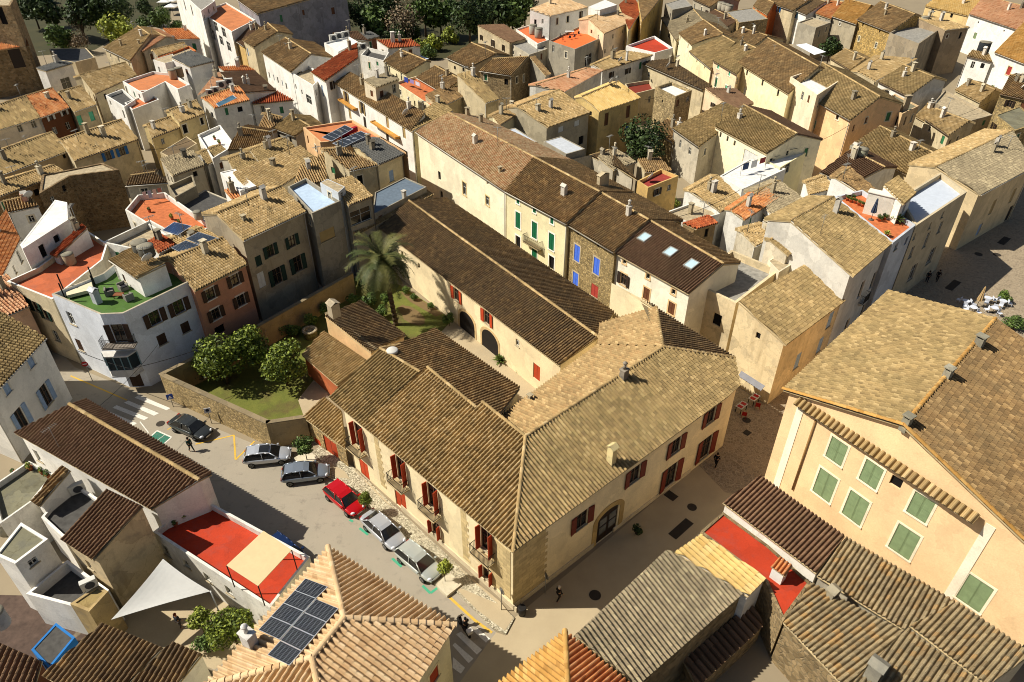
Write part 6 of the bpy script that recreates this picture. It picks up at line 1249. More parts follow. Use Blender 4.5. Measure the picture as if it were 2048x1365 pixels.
def pole_sign(label, px, h, shape, face, yaw=0., name='street_sign', top=None):
    b = P(*px); t = empty(name, b, label, 'street sign'); m = MB(); m.tube((0, 0, 0), (0, 0, h), .035, .035, 8); obj('pole', m.mesh('pole', flatm('8a8a86', .5, .5)), t); t.rotation_euler = (0, 0, yaw)
    m = MB()
    if shape == 'round': m.tube((0, -.05, h - .25), (0, -.08, h - .25), .3, .3, 20)
    else: m.box(-.3, .3, -.08, -.05, h - .55, h + .05)
    p = obj('plate', m.mesh('plate', flatm(face, .5)), t); m = MB()
    if shape == 'round' and face == 'b02020': m.box(-.2, .2, -.086, -.0802, h - .3, h - .2); obj('bar', m.mesh('bar', flatm('e0e0dc', .5)), p)
    elif face == '2448a0': m.poly([(-.2, -.084, h - .45), (.2, -.084, h - .45), (0, -.084, h - .1)]); obj('triangle', m.mesh('triangle', flatm('e0e0dc', .5)), p)
    elif face == 'd8d8d8': m.tube((0, -.08, h - .22), (0, -.086, h - .22), .17, .17, 16); obj('disc', m.mesh('disc', flatm('22304a', .5)), p)
pole_sign('red no entry sign with a white bar by the blue corner house', (185, 762), 2.5, 'round', 'b02020', .25); pole_sign('blue pedestrian crossing sign at the garden wall corner', (347, 814), 1.6, 'square', '2448a0', .4); pole_sign('white parking sign against the rubble garden wall', (424, 848), 2.0, 'square', 'd8d8d8', .3)
pole_sign('grey backed street sign at the palace corner', (1003, 1222), 2.6, 'round', '6a6458', 2.2); pole_sign('thin street sign along the shaded palace wall', (1090, 1187), 2.3, 'round', '7a7468', 2.0)
m = MB(); m.lathe([(.26, 0), (.32, .5), (.32, .8), (.28, .86)], 14); t = obj('litter_bin', m.mesh('litter_bin', flatm('1c1a18', .6)), label='black litter bin at the palace corner', cat='bin', loc=P(1044, 1229))
def planter(label, px, s, rot): m = MB(); m.box(-s, s, -s, s, 0, .28); m.box(-s + .1, s - .1, -s + .1, s - .1, .28, .285); o = obj('planter', m.mesh('planter', plaster('c8bea4', .4)), label=label, cat='planter', loc=P(*px)); o.rotation_euler = (0, 0, rot)
FA = math.atan2(*(P(1000, 1215) - P(703, 938))[[1, 0]])
planter('square kerbed tree planter by the porch street tree', (613, 921), .8, FA); planter('square kerbed tree planter beside the last silver car', (897, 1172), .75, FA)
def table_set(label, px, col, yaw, rim='b8b4ac', group=None):
    b = P(*px); t = empty('cafe_table', b, label, 'table', group); t.rotation_euler = (0, 0, yaw); m = MB(); m.box(-.6, .6, -.35, .35, .72, .75); o = obj('tabletop', m.mesh('tabletop', flatm(rim, .5)), t); m = MB(); m.box(-.5, -.1, -.25, .25, .752, .762); m.box(.1, .5, -.25, .25, .752, .762); obj('place_mat', m.mesh('place_mat', flatm(col, .6)), o)
    for x in (-.5, .5):
        for y in (-.28, .28): m = MB(); m.box(x - .03, x + .03, y - .03, y + .03, 0, .72); obj('leg', m.mesh('leg', IRON), t)
def chair(label, base, yaw, col, group=None, name='chair'):
    t = empty(name, base, label, 'chair', group); t.rotation_euler = (0, 0, yaw); mt = flatm(col, .5); m = MB(); m.box(-.22, .22, -.22, .22, .43, .47); obj('seat', m.mesh('seat', mt), t); m = MB(); m.box(-.22, -.18, -.22, .22, .47, .9); obj('backrest', m.mesh('backrest', mt), t)
    for x in (-.2, .2):
        for y in (-.2, .2): m = MB(); m.tube((x, y, 0), (x, y, .43), .02, .02, 6); obj('leg', m.mesh('leg', mt), t)
    return t
table_set('cafe table with red mats nearer the palace', (1481, 822), '9a1c18', AZS); table_set('cafe table with red mats nearer the cafe wall', (1506, 806), '9a1c18', AZS)
chair('red chair at the nearer cafe table', P(1487, 836), 1.2, '8a1814'); chair('red chair at the cafe wall table', P(1514, 818), 1.2, '8a1814')
def parasol(label, px, z0, h, col, base=None):
    b = P(*px, z0) if base is None else base; t = empty('parasol', b, label, 'parasol'); m = MB(); m.tube((0, 0, 0), (0, 0, h), .03, .03, 8); m.lathe([(.3, 0), (.3, .06), (.08, .1)], 14); obj('pole', m.mesh('pole', flatm('5a5248', .6)), t); m = MB(); k = 14; prof = [(.32, .9), (.3, 1.2), (.2, 1.8), (.1, h - .1), (.02, h + .05)]
    vs = []
    for r, z in prof:
        for i in range(k): vs.append((r * (1 if i % 2 else .62) * math.cos(2 * math.pi * i / k), r * (1 if i % 2 else .62) * math.sin(2 * math.pi * i / k), z))
    for a in range(len(prof) - 1):
        for i in range(k): m.poly([vs[a * k + i], vs[a * k + (i + 1) % k], vs[(a + 1) * k + (i + 1) % k], vs[(a + 1) * k + i]])
    obj('canopy', m.mesh('canopy', flatm(col, .9)), t)
parasol('folded tan parasol among the plaza cafe tables', (1953, 614), 0, 2.8, 'b09468')
for i, (x, y) in enumerate(((1928, 612), (1943, 625), (1972, 606), (1985, 626), (2002, 612))):
    b = P(x, y); t = empty('cafe_table', b, 'white round cafe table on the plaza near the folded parasol', 'table', 'white plaza tables'); m = MB(); m.tube((0, 0, .7), (0, 0, .74), .42, .42, 18); obj('tabletop', m.mesh('tabletop', flatm('c8ccd4', .4)), t); m = MB(); m.tube((0, 0, 0), (0, 0, .7), .03, .03, 8); m.tube((0, 0, 0), (0, 0, .03), .24, .24, 12); obj('leg', m.mesh('leg', IRON), t)
    for k in range(3): an = i + k * 2.1; chair('white cafe chair drawn up to a plaza table', b + np.array([.8 * math.cos(an), .8 * math.sin(an), 0]), an, 'c4c8d0', 'white plaza chairs')
def awning(label, quad_, zs, mat, posts=True, name='awning', th=.05):
    p = [P(x, y, z) for (x, y), z in zip(quad_, zs)]; c = np.mean(p, 0); b = np.array([c[0], c[1], 0.]); t = empty(name, b, label, name.replace('_', ' ')); m = MB(); q = [x - b for x in p]; lo = [x - np.array([0, 0, th]) for x in q]
    m.poly(q); m.poly(lo[::-1])
    for i in range(len(q)): j = (i + 1) % len(q); m.poly([lo[i], lo[j], q[j], q[i]])
    obj('canopy', m.mesh('canopy', mat), t)
    if posts:
        for x in lo: m = MB(); m.tube((x[0], x[1], posts if posts is not True else 0), (x[0], x[1], x[2]), .04, .04, 8); obj('post', m.mesh('post', IRON), t)
awning('beige canvas awning on dark posts over the red terrace', [(453, 1131), (516, 1172), (583, 1100), (527, 1062)], [6.6, 6.4, 6.4, 6.6], flatm('cdb98c', .9, 0., .06), 4.2)
SAILM = flatm('b9b8b2', .9, 0., .05)
def sail():
    p = [P(326, 1118, 4.6), P(421, 1183, 3.6), P(222, 1240, 3.6)]; c = np.mean(p, 0); b = np.array([c[0], c[1], 0.]); t = empty('shade_sail', b, 'white triangular shade sail over the lower left courtyard', 'shade sail'); m = MB(); N = 12
    def f(a, d, e): q = (p[0] * a + p[1] * d + p[2] * e); k = 1.5 * (a * d + d * e + a * e); g = c; pull = .9 * (a * d + d * e + a * e - 9 * a * d * e * .33); return q + (c - q) * min(.42, max(0, (.25 - min(a, d, e)) * pull)) - b - np.array([0, 0, .5 * 27 * a * d * e * .3])
    for i in range(N):
        for j in range(N - i):
            A = lambda i, j: f(i / N, j / N, 1 - i / N - j / N)
            m.poly([A(i, j), A(i + 1, j), A(i, j + 1)], 0, True)
            if i + j < N - 1: m.poly([A(i + 1, j), A(i + 1, j + 1), A(i, j + 1)], 0, True)
    obj('canopy', m.mesh('canopy', SAILM), t); m = MB()
    m.tube((*(p[1] - b)[:2], 0), p[1] - b, .05, .05, 8); obj('post', m.mesh('post', flatm('c8c8c4', .5)), t)
sail()
awning('grey fabric awning over the cafe front', [(1483, 742), (1530, 772), (1522, 782), (1476, 752)], [3.0, 3.0, 2.7, 2.7], flatm('7a7a7e', .8), False)
def cable(label, pts, r=.02, sag=.4):
    p = [P(x, y, z) for x, y, z in pts]; m = MB(); o = p[0].copy(); 
    for a, c in zip(p[:-1], p[1:]):
        q = [a + (c - a) * i / 10 - np.array([0, 0, sag * 4 * (i / 10) * (1 - i / 10)]) - o for i in range(11)]; m.path([tuple(x) for x in q], r, 5)
    obj('cable', m.mesh('cable', flatm('121110', .7)), label=label, cat='cable', loc=o)
cable('black overhead cable slanting across the zebra crossing', [(320, 684, 6.5), (182, 826, 5.6)]); cable('black cable running along the blue corner house', [(150, 700, 5.5), (260, 738, 5.3), (420, 690, 5.)], .03, .2)
# ---------------------------------------------------------------- roof furniture
SNW = unit(np.cross(SOLAR.c0 - SOLAR.c3, SOLAR.rr - SOLAR.c0)); SNW = SNW if SNW[2] > 0 else -SNW
def panel(label, q, hs=None, col='10131a', group=None, off=.16, name='solar_panel', nx=6, ny=10, frame='c8ccd0'):
    p = []
    for i, (x, y) in enumerate(q):
        if hs: p.append(P(x, y, hs[i]))
        else:
            p.append(onplane(x, y, SOLAR.c0, SNW) + SNW * off)
    c = np.mean(p, 0); t = empty(name, c, label, name.replace('_', ' '), group); n = unit(np.cross(p[1] - p[0], p[3] - p[0])); n = n if n[2] > 0 else -n
    if not ccw([tuple(x) for x in p]): p = p[::-1]
    e = [c + (x - c) * .985 - c for x in p]; m = MB(); lo = [x - n * .05 for x in e]; m.poly(lo[::-1]); m.poly([x - n * .002 for x in e])
    for i in range(4): m.poly([lo[i], lo[(i + 1) % 4], e[(i + 1) % 4] , e[i]])
    obj('frame', m.mesh('frame', flatm(frame, .4, .5)), t); m = MB(); bl = lambda s, r: (e[0] * (1 - s) * (1 - r) + e[1] * s * (1 - r) + e[2] * s * r + e[3] * (1 - s) * r) * .97 + n * .004
    for i in range(nx):
        for j in range(ny): g = .025; m.poly([bl((i + g) / nx, (j + g) / ny), bl((i + 1 - g) / nx, (j + g) / ny), bl((i + 1 - g) / nx, (j + 1 - g) / ny), bl((i + g) / nx, (j + 1 - g) / ny)])
    obj('cells', m.mesh('cells', glassm(col)), t)
    return t
D6 = lambda L: [(x / 3.992 + 512, y / 3.992 + 1023) for x, y in L]
for q in ([(405, 553), (585, 622), (490, 715), (320, 650)], [(320, 650), (490, 715), (395, 820), (230, 750)], [(230, 750), (395, 820), (300, 930), (130, 858)], [(130, 858), (300, 930), (200, 1045), (30, 965)], [(490, 720), (670, 795), (575, 905), (395, 825)], [(395, 828), (575, 905), (480, 1020), (300, 935)], [(300, 938), (480, 1020), (380, 1135), (205, 1050)], [(205, 1052), (378, 1137), (280, 1252), (103, 1165)]):
    panel('black solar module in the two column array on the pale hip roof', D6(q), None, '0d1018', 'solar modules on the pale hip roof', .22)
panel('blue tilted solar panel above the brick red lean-to', [(323, 461), (355, 471), (384, 452), (348, 444)], [9.6, 9.6, 10.1, 10.1], '24406a', name='solar_panel'); panel('grey solar panel at the head of the tan roof by the grey house', [(371, 478), (403, 491), (438, 477), (397, 464)], [9.9, 9.9, 10.2, 10.2], '2c3a4c'); panel('grey blue solar panel nearest the salmon house roof', [(342, 496), (366, 508), (403, 492), (371, 481)], [9.8, 9.8, 10.1, 10.1], '2c3c50')
panel('long solar heater panel on the rust roof among small terraces', [(431, 208), (437, 214), (474, 196), (466, 190)], [10., 10., 10.2, 10.2], '4c7a90', nx=5, ny=1); panel('solar heater panel behind the red covers', [(643, 275), (663, 283), (707, 258), (690, 250)], [10.4, 10.4, 10.8, 10.8], '2c3034', nx=1, ny=5); panel('solar heater panel in front of the red covers', [(664, 287), (686, 295), (738, 270), (722, 262)], [10.4, 10.4, 10.8, 10.8], '2c3034', nx=1, ny=5)
def boxrow(label, a, c, z, w, h, col, n, name, cat): 
    p, q = P(*a, z), P(*c, z); d = q - p
    t = empty(name, (p + q) / 2, label, cat); t.rotation_euler = (0, 0, math.atan2(d[1], d[0])); L = np.linalg.norm(d)
    for i in range(n):
        m = MB(); x0 = -L / 2 + L * i / n + .03; x1 = -L / 2 + L * (i + 1) / n - .03; m.prism([(x0, -w / 2), (x1, -w / 2), (x1, w / 2), (x0, w / 2)], 0, h); o = obj('cover', m.mesh('cover', flatm(col, .7)), t)
boxrow('row of red padded covers on the terracotta sun deck', (662, 283), (714, 262), 9.6, .5, .7, 'a01428', 4, 'heater_cover', 'heater cover'); boxrow('row of pale blue padded covers beside the slate blue roof', (686, 296), (736, 276), 9.6, .5, .7, 'b4c0d0', 3, 'heater_cover', 'heater cover')
def skylight(px, py, w=1.0, l=.8):
    h = hits(px, py, S4, 'r')
    if not h: print('no skylight'); return
    n = h[2]; x = h[1]; v = unit(np.array([0, 0, 1.]) - n * n[2]); u = np.cross(v, n); M = Matrix(((u[0], v[0], n[0], x[0] - S4.base[0]), (u[1], v[1], n[1], x[1] - S4.base[1]), (u[2], v[2], n[2], x[2] - S4.base[2]), (0, 0, 0, 1)))
    m = MB(); f = .1
    for q in ((-w / 2, w / 2, -l / 2, -l / 2 + f), (-w / 2, w / 2, l / 2 - f, l / 2), (-w / 2, -w / 2 + f, -l / 2 + f, l / 2 - f), (w / 2 - f, w / 2, -l / 2 + f, l / 2 - f)): m.box(*q, 0, .24)
    o = obj('roof_window', m.mesh('roof_window', flatm('8a8880', .5)), S4.roof); o.matrix_local = M; m = MB(); m.box(-w / 2 + f, w / 2 - f, -l / 2 + f, l / 2 - f, .17, .2); obj('pane', m.mesh('pane', flatm('a9c0c8', .08)), o)
for q in ((1289, 477), (1341, 506), (1383, 531)): skylight(*q, 1.15, 1.3)
def tank(label, px, py, r=.55, h=1.3, col='9a9480', z=None, group=None):
    b = put(px, py) if z is None else P(px, py, z); t = empty('water_tank', b, label, 'water tank', group); m = MB(); m.lathe([(r * .94, 0), (r, .1), (r, h * .95), (r * .92, h)], 18); o = obj('barrel', m.mesh('barrel', plaster(col, .5)), t); m = MB(); m.lathe([(r * 1.04, 0), (r * 1.04, .06), (r * .5, .12), (.05, .14)], 18); q = obj('lid', m.mesh('lid', plaster('8a8472', .7)), t); q.location = (0, 0, h + .001)
tank('left concrete water tank on the mossy flat roof', 18, 1060, .8, 1.2); tank('middle concrete water tank on the mossy flat roof', 42, 1046, .8, 1.2); tank('right concrete water tank at the dark flat roof edge', 70, 1036, .6, 1.0)
tank('tan water tank on the white house with orange terrace', 348, 158, .7, 1.6, 'b89878', 8.2); tank('brown water tank beside the tan tank', 361, 154, .7, 1.6, '9a7c5c', 8.2); tank('squat plaster water tank on the red roof terrace', 142, 528, .6, 1.2, 'a8987a', 7.6)
tank('dark grey plastic tank at the head of the mottled roof hut', 284, 504, .8, 1.1, '55534a', 10.7); tank('dark grey plastic tank above the turf terrace roof hut', 296, 512, .8, 1.1, '5a584e', 10.7); tank('grey tank on the bare grey block', 1846, 52, .9, 1.9, 'a09880', 9.0); tank('tall green grey tank behind the roof garden', 1718, 325, .8, 2.0, '9a9a82', 7.4); tank('shorter tank beside the green grey tank', 1706, 316, .8, 1.6, '9a9888', 7.4)
for i, (x, y) in enumerate(((1441, 20), (1449, 23), (1457, 26))): tank('one of three cement tanks in the yard at the top', x, y, 1.0, 1.8, 'a8a08c', 6.0, 'cement tanks at the top'); 
tank('black plastic tank in the white courtyard on the right', 1964, 106, 1.2, 2.2, '2a2e30', 6.0); tank('cement tank on the low orange annex', 1066, 68, .9, 1.9, 'a8a494', 7.2); tank('second cement tank on the low orange annex', 1077, 75, .9, 1.9, 'a09c8c', 7.2); tank('white ceramic drum on the white chimney house', 398, 438, .5, .9, 'b0a890', 8.4); tank('white drum on a lower left rooftop', 4, 1250, .6, 1.4, 'b4b0a6', 3.0)
def acunit(label, px, py, z=None, yaw=.6, s=1., group=None):
    b = put(px, py) if z is None else P(px, py, z); t = empty('air_conditioner', b, label, 'air conditioner', group); t.rotation_euler = (0, 0, yaw); m = MB(); m.box(-.45 * s, .45 * s, -.18 * s, .18 * s, .08, .78 * s); obj('casing', m.mesh('casing', flatm('c4c2b8', .5)), t); m = MB(); m.tube((.05, -.185 * s, .42 * s), (.05, -.2 * s, .42 * s), .28 * s, .28 * s, 18); obj('fan', m.mesh('fan', flatm('3a3c40', .6)), t); m = MB(); m.box(-.4 * s, -.3 * s, -.15 * s, .15 * s, 0, .08); m.box(.3 * s, .4 * s, -.15 * s, .15 * s, 0, .08); obj('feet', m.mesh('feet', DK), t)
for i, (x, y, z) in enumerate(((667, 83, 11.3), (678, 79, 11.3), (692, 76, 11.3))): acunit('air conditioner in the row on the white flat block', x, y, z, .5, 1.6, 'air conditioners on the white flat block')
for i, (x, y, z) in enumerate(((712, 106, 11.), (717, 99, 11.4), (726, 100, 11.4))): acunit('air conditioner on the stepped parapet of the rust roof', x, y, z, .5, 1.5, 'air conditioners on the stepped parapet')
acunit('highest air conditioner on the rust roof with solar heater', 459, 172, 9.4, .3, 1.6); acunit('air conditioner second from the top on the rust roof', 444, 177, 9.2, .3, 1.6); acunit('white casing without fan below the rust roof units', 432, 188, 8.8, .3, 1.5); acunit('lowest white casing on the rust roof', 422, 192, 8.6, .3, 1.4); acunit('air conditioner beside the rusty hut wall', 1368, 480, 7.2, 1.1, 1.3); acunit('air conditioner on the dark grey flat roof in the foreground', 158, 985, None, .6, 1.2); acunit('white box unit in the weedy backyard', 182, 1176, 4.4, .6, 1.1); acunit('wall air conditioner under the orange terrace', 290, 194, 7.2, .4, 1.4)
def dish(b, px, py, r=.45, yaw=-2.2, z=None):
    x = None
    h = hits(px, py, b, 'rt'); x = h[1] if h else (P(px, py, z) if z else None)
    if x is None: print('no dish spot', px, py); return
    m = MB(); m.lathe([(.02, -.1), (r * .5, -.06), (r * .85, .02), (r, .1), (r * .97, .1), (r * .8, .035), (.02, -.07)], 16); o = obj('satellite_dish', m.mesh('satellite_dish', flatm('c4c2ba', .5)), b.root); o.location = x - b.base + np.array([0, 0, .8]); o.rotation_euler = (rad(62), 0, yaw)
    m = MB(); m.tube((0, 0, 0), (0, 0, .75), .03, .03, 6); q = obj('mast', m.mesh('mast', flatm('6a6860', .5)), b.root); q.location = x - b.base
def antenna(b, px, py, h=2.2, z=None):
    hh = hits(px, py, b, 'rt'); x = hh[1] if hh else (P(px, py, z) if z else None)
    if x is None: print('no antenna spot', px, py); return
    m = MB(); m.tube((0, 0, -.1), (0, 0, h), .022, .022, 5); m.tube((-.6, 0, h - .1), (.6, 0, h - .1), .015, .015, 4)
    for i in range(7): xx = -.55 + i * .18; m.tube((xx, -.3, h - .1), (xx, .3, h - .1), .01, .01, 4)
    o = obj('antenna', m.mesh('antenna', flatm('8a8880', .5, .5)), b.root); o.location = x - b.base; o.rotation_euler = (0, 0, random.uniform(0, 3))
BY = lambda s: next(b for b in {id(q[1]): q[1] for q in SURF}.values() if s in b.label)
for s, x, y in (('long brown tiled roof of the low', 118, 895), ('grey blue hotel', 1640, 470), ('mossy uneven', 1655, 1118), ('dark roofed stone hut', 300, 360), ('long tan roof behind', 372, 505), ('tall cream house with deep', 1545, 115), ('white deck', 1500, 345), ('cream house with three tiny', 1480, 240), ('dark roofs on the hill', 1690, 340), ('broad low house', 60, 300), ('wide white lane', 575, 110), ('house with rust roof', 440, 195)): antenna(BY(s), x, y)
for s, x, y in (('white roof hut with mottled', 300, 530), ('small brown roof with a white', 62, 402), ('long lane house', 812, 235), ('ochre yellow walled', 1300, 365), ('rubble stone house with dark', 1818, 45), ('weathered long roof', 1240, 128), ('yellow tiled house', 1222, 172), ('grey plastered hut', 1655, 45), ('curving dark', 1335, 140), ('ruined rubble', 2045, 180)): dish(BY(s), x, y, .6)
for lb, x, y in (('larger white round drum lid at the palace ridge end', 769, 699), ('smaller white round drum lid at the palace ridge end', 785, 706)):
    m = MB(); m.lathe([(.5, 0), (.52, .2), (.46, .26), (.1, .3)], 18); obj('roof_drum', m.mesh('roof_drum', flatm('c2beb4', .6)), label=lb, cat='drum', loc=put(x, y) + np.array([0, 0, .1]))
# turf terrace furniture
for lb, x, y, yw in (('grey wicker armchair left of the turf terrace table', 221, 590, .4), ('grey wicker armchair behind the turf terrace table', 248, 580, -.7), ('grey wicker armchair right of the turf terrace table', 259, 600, 2.4)):
    b = put(x, y, 't'); t = empty('armchair', b, lb, 'armchair'); t.rotation_euler = (0, 0, yw); mt = flatm('77736a', .8); m = MB(); m.box(-.4, .4, -.4, .4, .05, .4); obj('seat', m.mesh('seat', mt), t); m = MB(); m.box(-.4, -.26, -.4, .4, .4, .8); obj('backrest', m.mesh('backrest', mt), t); m = MB(); m.box(-.26, .4, -.4, -.27, .4, .62); m2 = MB(); m2.box(-.26, .4, .27, .4, .4, .62); obj('armrest', m.mesh('armrest', mt), t); obj('armrest', m2.mesh('armrest', mt), t); m = MB(); m.box(-.25, .38, -.26, .26, .4, .5); obj('cushion', m.mesh('cushion', flatm('26262a', .9)), t)
b = put(239, 595, 't'); t = empty('coffee_table', b, 'low brown wooden table on the artificial turf', 'table'); m = MB(); m.box(-.45, .45, -.3, .3, .32, .38); obj('tabletop', m.mesh('tabletop', flatm('7a4a2c', .6)), t)
for x in (-.4, .4):
    for y in (-.25, .25): m = MB(); m.box(x - .03, x + .03, y - .03, y + .03, 0, .32); obj('leg', m.mesh('leg', flatm('7a4a2c', .6)), t)
b = P(162, 586, 8.26); t = empty('daybed', b, 'cream daybed inside a black pergola frame on the turf', 'daybed'); t.rotation_euler = (0, 0, .55); m = MB(); m.box(-1.2, 1.2, -.8, .8, .15, .5); obj('mattress', m.mesh('mattress', flatm('cfc4a4', .9)), t)
for x in (-1.4, 1.4):
    for y in (-1.0, 1.0): m = MB(); m.box(x - .06, x + .06, y - .06, y + .06, 0, 2.1); obj('post', m.mesh('post', IRON), t)
# roof garden beside the bank
for i, (x, y) in enumerate(((1694, 402), (1701, 405), (1709, 407), (1717, 411), (1724, 414), (1731, 419), (1737, 424), (1697, 397), (1706, 400))):
    bush_pot('terracotta pot with a small plant in the roof garden row', (x, y), 0, .3, 'orange' if i % 2 else 'mid', 'b0603a', 'pots along the roof garden wall', put(x, y, 't'))
parasol('folded dark blue parasol in the roof garden', (0, 0), 0, 2.6, '3c4658', put(1742, 440, 't')); spiky('large spiky plant in a dark pot on the roof garden corner', (0, 0), 1.0, pot='4a4640', base=put(1793, 446, 't'), col='6a7a30'); bush_pot('round green pot plant beside the white chimney wall', (0, 0), 0, .45, 'mid', 'b0603a', None, put(1758, 443, 't')); bush_pot('second green pot plant beside the white chimney wall', (0, 0), 0, .4, 'mid', 'b0603a', None, put(1768, 440, 't')); spiky('yellow green spiky plant at the low end of the roof garden', (0, 0), .6, pot='b0603a', base=put(1772, 474, 't'), col='8a9438')
b = put(1693, 398, 't'); m = MB(); m.tube((0, 0, .7), (0, 0, .74), .45, .45, 18); m.tube((0, 0, 0), (0, 0, .7), .03, .03, 8); obj('garden_table', m.mesh('garden_table', flatm('d0ccc0', .5)), label='white round table at the top of the roof garden', cat='table', loc=b)
m = MB(); m.prism([(-.5, -1.4), (.5, -1.4), (.5, 1.4), (-.5, 1.4)], 0, 2.6); m.box(-.6, .6, -1.5, 1.5, 2.6, 2.68); o = obj('chimney_stack', m.mesh('chimney_stack', plaster('e4ddcc', .2)), label='broad white chimney wall standing in the roof garden', cat='chimney', loc=put(1752, 430, 't')); o.rotation_euler = (0, 0, AZS + .2)
# orange terrace furniture and the villa
for i, (x, y) in enumerate(((1126, 83), (1140, 80), (1133, 75), (1148, 78), (1158, 72), (1122, 76))): chair('black plastic chair scattered on the orange sun terrace', put(x, y, 't'), i * 1.3, '1c1c20', 'chairs on the orange sun terrace')
b = put(1139, 70, 't'); t = empty('dining_table', b, 'white dining table on the orange sun terrace', 'table'); m = MB(); m.box(-1., 1., -.5, .5, .7, .75); obj('tabletop', m.mesh('tabletop', flatm('c8c4bc', .5)), t)
for x in (-.9, .9):
    for y in (-.4, .4): m = MB(); m.box(x - .04, x + .04, y - .04, y + .04, 0, .7); obj('leg', m.mesh('leg', flatm('c8c4bc', .5)), t)
for i, (x, y) in enumerate(((318, 12), (334, 20), (347, 30), (330, 8), (345, 18))):
    b = P(x, y, 0); t = empty('parasol', (b[0], b[1], 0), 'open white square parasol over the square at the top', 'parasol', 'white parasols at the top'); m = MB(); k = 2.6
    for j in range(4): a0 = math.pi / 4 + j * math.pi / 2; a1 = a0 + math.pi / 2; m.poly([(k * math.cos(a0), k * math.sin(a0), 2.4), (k * math.cos(a1), k * math.sin(a1), 2.4), (0, 0, 3.1)])
    obj('canopy', m.mesh('canopy', flatm('dcdad2', .9)), t); m = MB(); m.tube((0, 0, 0), (0, 0, 3.1), .05, .05, 8); obj('pole', m.mesh('pole', IRON), t)
awning('white slatted sheet shelter in a yard near the turquoise chimney', [(1592, 90), (1629, 110), (1652, 104), (1613, 87)], [6.2, 6.2, 6.6, 6.6], flatm('d4d6d8', .5), False, 'shelter'); awning('blue white awning over the rubble yard corner', [(828, 106), (858, 118), (846, 120), (834, 114)], [4., 4., 4., 4.], flatm('c8d4e4', .7), False)
m = MB(); m.lathe([(.75, 0), (.78, .85), (.85, .87), (.85, 1.0), (.55, 1.0), (.55, .7)], 18); t = obj('well', m.mesh('well', stone('a89a7c', 4.)), label='round stone well among the clipped garden shrubs', cat='well', loc=P(622, 674))

for lb, x, y, r, z in (('dense shrub filling the garden corner behind the orange trees', 470, 690, 1.6, 1.4), ('shrub in the shade along the long garden wall', 560, 655, 1.2, 1.0), ('shrub near the wing end in the upper garden corner', 735, 570, 1.3, 1.1), ('low hedge shrub beside the orange tree trunks', 395, 745, 1.1, .9), ('rosemary like bush at the outbuilding corner', 628, 700, .8, .7), ('leafy bush under the palm fronds', 740, 600, 1.1, 1.0)):
    tree(lb, x, y, r, z, 'mid', 'shrub', 'shrub', n=1500, leaf=.09, sz=.9)

# corner bay of the blue house
balcony(BLUE, 243, 686, 3.0, 1.0, '8a8074')
def bay():
    x, n = on_wall(BLUE, 246, 722)
    if x is None: return
    m = MB(); pts = [(-1.7, .02), (-1.1, -.95), (1.1, -.95), (1.7, .02)]; m.prism(pts, -1.35, -1.2); m.prism(pts, 1.1, 1.25); m.prism([(a * .97, y * .97 if y < 0 else y) for a, y in pts], -1.199, -.5)
    o = obj('bay_window', m.mesh('bay_window', plaster('c8c4bc', .4)), BLUE.root); M = wall_frame(x - BLUE.base, n); o.matrix_local = M; g = MB(); g.prism([(a * .93, y * .93 if y < 0 else y) for a, y in pts], -.499, 1.099); obj('glazing', g.mesh('glazing', glassm('2a3a40')), o); f = MB()
    for a, y in ((-1.66, -.06), (-1.06, -.9), (-.35, -.91), (.35, -.91), (1.06, -.9), (1.66, -.06)): f.box(a - .04, a + .04, y - .04, y + .04, -.499, 1.099)
    obj('frame', f.mesh('frame', flatm('6f8a90', .5)), o)
bay()
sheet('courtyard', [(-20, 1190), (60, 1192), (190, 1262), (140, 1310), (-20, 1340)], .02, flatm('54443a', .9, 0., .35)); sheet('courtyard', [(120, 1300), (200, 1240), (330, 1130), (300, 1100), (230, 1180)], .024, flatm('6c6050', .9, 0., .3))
def wash(label, p, q, h, cols):
    b = put(*p); e = put(*q); e[2] = b[2]; t = empty('washing_line', b, label, 'washing line'); d = e - b; m = MB(); L = np.linalg.norm(d); u = d / L
    for k in (0, 1): a = d * k; m.tube(a, a + np.array([0, 0, h]), .025, .025, 6)
    m.tube((0, 0, h), tuple(d + np.array([0, 0, h])), .01, .01, 4); obj('line', m.mesh('line', flatm('8a8880', .5)), t)
    for i, c in enumerate(cols): a = u * L * (i + .15) / len(cols); e_ = u * L * (i + .85) / len(cols); z = np.array([0, 0, h]); dz = np.array([0, 0, random.uniform(.6, 1.1)]); m = MB(); m.poly([a + z, e_ + z, e_ + z - dz, a + z - dz]); m.poly([a + z, a + z - dz, e_ + z - dz + np.array([0, .02, 0]), e_ + z + np.array([0, .02, 0])]); obj('cloth', m.mesh('cloth', flatm(c, .9)), t)
wash('washing line with blue and lilac sheets on the terracotta yard', (808, 172), (842, 186), 1.7, ('2a3c8a', '8a7aa8', 'c4c0cc')); wash('washing line with pale towels on the ochre floored roof court', (290, 410), (330, 400), 1.7, ('c8c4bc', '9ab0c4', 'd0c8b8', 'b07a6a')); wash('washing line with white laundry on the orange terrace of the light well house', (275, 158), (300, 150), 1.7, ('d0d0d0', 'c8b8a0', 'd4d4d8')); wash('washing line with dark shirts on the white railing deck', (1480, 352), (1530, 336), 1.7, ('3a4a6a', 'd0d0cc', '8a3a3a'))
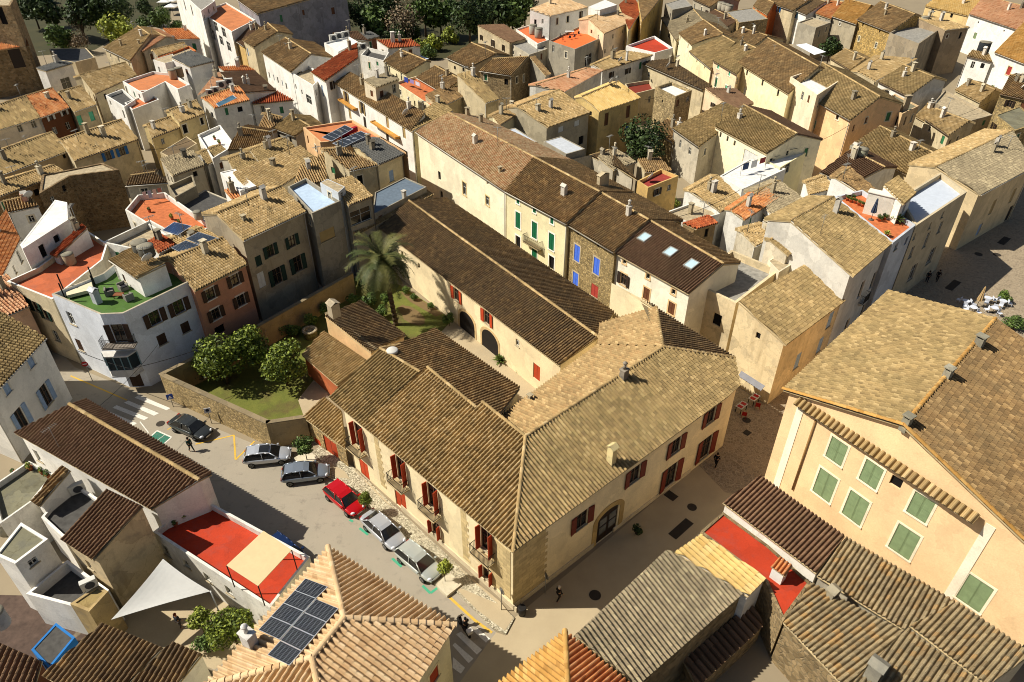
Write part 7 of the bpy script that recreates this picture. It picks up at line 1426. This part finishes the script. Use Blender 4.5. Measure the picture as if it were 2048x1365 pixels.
for lb, g, pts in (('small potted plant by the parapet of the terracotta stair house terrace', 'pots on the terracotta terrace', ((38, 556), (48, 549), (62, 542))), ('potted plant at the edge of the mossy patio deck', 'pots on the mossy patio', ((30, 950), (62, 940), (86, 948), (98, 955))), ('potted plant standing on the red awning terrace', 'pots on the red awning terrace', ((352, 1052), (372, 1038))), ('plant pot on the ochre floored roof court', 'pots on the ochre roof court', ((300, 425), (345, 440), (360, 450))), ('plant pot on the white terraced house steps', 'pots on the stepped house', ((430, 280), (440, 290)))):
    for i, (x, y) in enumerate(pts): bush_pot(lb, (x, y), 0, .32 + .08 * (i % 2), ('mid', 'light', 'orange')[i % 3], 'a85c38', g, put(x, y, 't'))

SW = sheet('sidewalk', [(705, 938), (718, 949), (800, 1032), (880, 1105), (948, 1163), (1000, 1205), (1024, 1236), (1000, 1214), (860, 1086), (760, 996)], .126, SL); SW2 = sheet('sidewalk', [(905, 1172), (1000, 1212), (1027, 1238), (1010, 1264), (955, 1223)], .128, SL); sheet('sidewalk', [(655, 925), (690, 945), (700, 960), (672, 957)], .126, SL)
for i, q in enumerate((((300, 300, 7.5), (420, 262, 8.5)), ((560, 330, 9.), (690, 300, 10.)), ((1290, 200, 8.), (1400, 160, 8.)), ((1580, 300, 8.), (1700, 250, 9.)), ((1330, 440, 8.), (1480, 380, 8.5)), ((1850, 250, 7.), (1990, 200, 8.)))): cable(('thin cable slung between roofs above the yellow cottage', 'thin cable slung above the old brown gables', 'thin cable across the stone tower court', 'thin cable slung beside the apricot house', 'thin cable across the skylight house yards', 'thin cable over the far right yards')[i], list(q), .03, .6)

chimney(BLUE, 196, 606, .7, .6, 1.3, 'c8ccd0', 'roof')
# ---------------------------------------------------------------- ground, light, camera
def finish_scene():
    w = bpy.data.worlds.new('World'); S.world = w; w.use_nodes = True; t = w.node_tree; bg = t.nodes['Background']
    sk = t.nodes.new('ShaderNodeTexSky'); sk.sky_type = 'NISHITA'; sk.sun_disc = False; EL, AZ = rad(47), rad(-91)
    sk.sun_elevation = EL; sk.sun_rotation = AZ; sk.air_density = 1.; sk.dust_density = 1.5; sk.ozone_density = 1.
    t.links.new(sk.outputs[0], bg.inputs[0]); bg.inputs[1].default_value = SKY
    l = bpy.data.lights.new('sun', 'SUN'); l.energy = SUN; l.angle = rad(.5); l.color = (1., .94, .83)
    o = link(bpy.data.objects.new('sun', l)); dirn = Vector((math.sin(AZ) * math.cos(EL), math.cos(AZ) * math.cos(EL), math.sin(EL)))
    o.rotation_euler = dirn.to_track_quat('Z', 'Y').to_euler(); o.location = dirn * 150
    c = bpy.data.cameras.new('camera'); c.sensor_width = 36; c.lens = F / 2048 * 36; c.clip_end = 3000; c.clip_start = .5
    co = link(bpy.data.objects.new('camera', c)); co.location = CAM; co.rotation_euler = (math.pi / 2 - math.atan(DV and F / DV), 0, 0); S.camera = co
    v = S.view_settings; v.view_transform = 'Standard'; v.look = 'None'; v.gamma = 1; v.use_curve_mapping = False; v.exposure = EXPO
    S.cycles.filter_width = 1.0; S.cycles.max_bounces = 5; S.cycles.diffuse_bounces = 3
SUN, SKY, EXPO = 5., .05, .47
finish_scene()
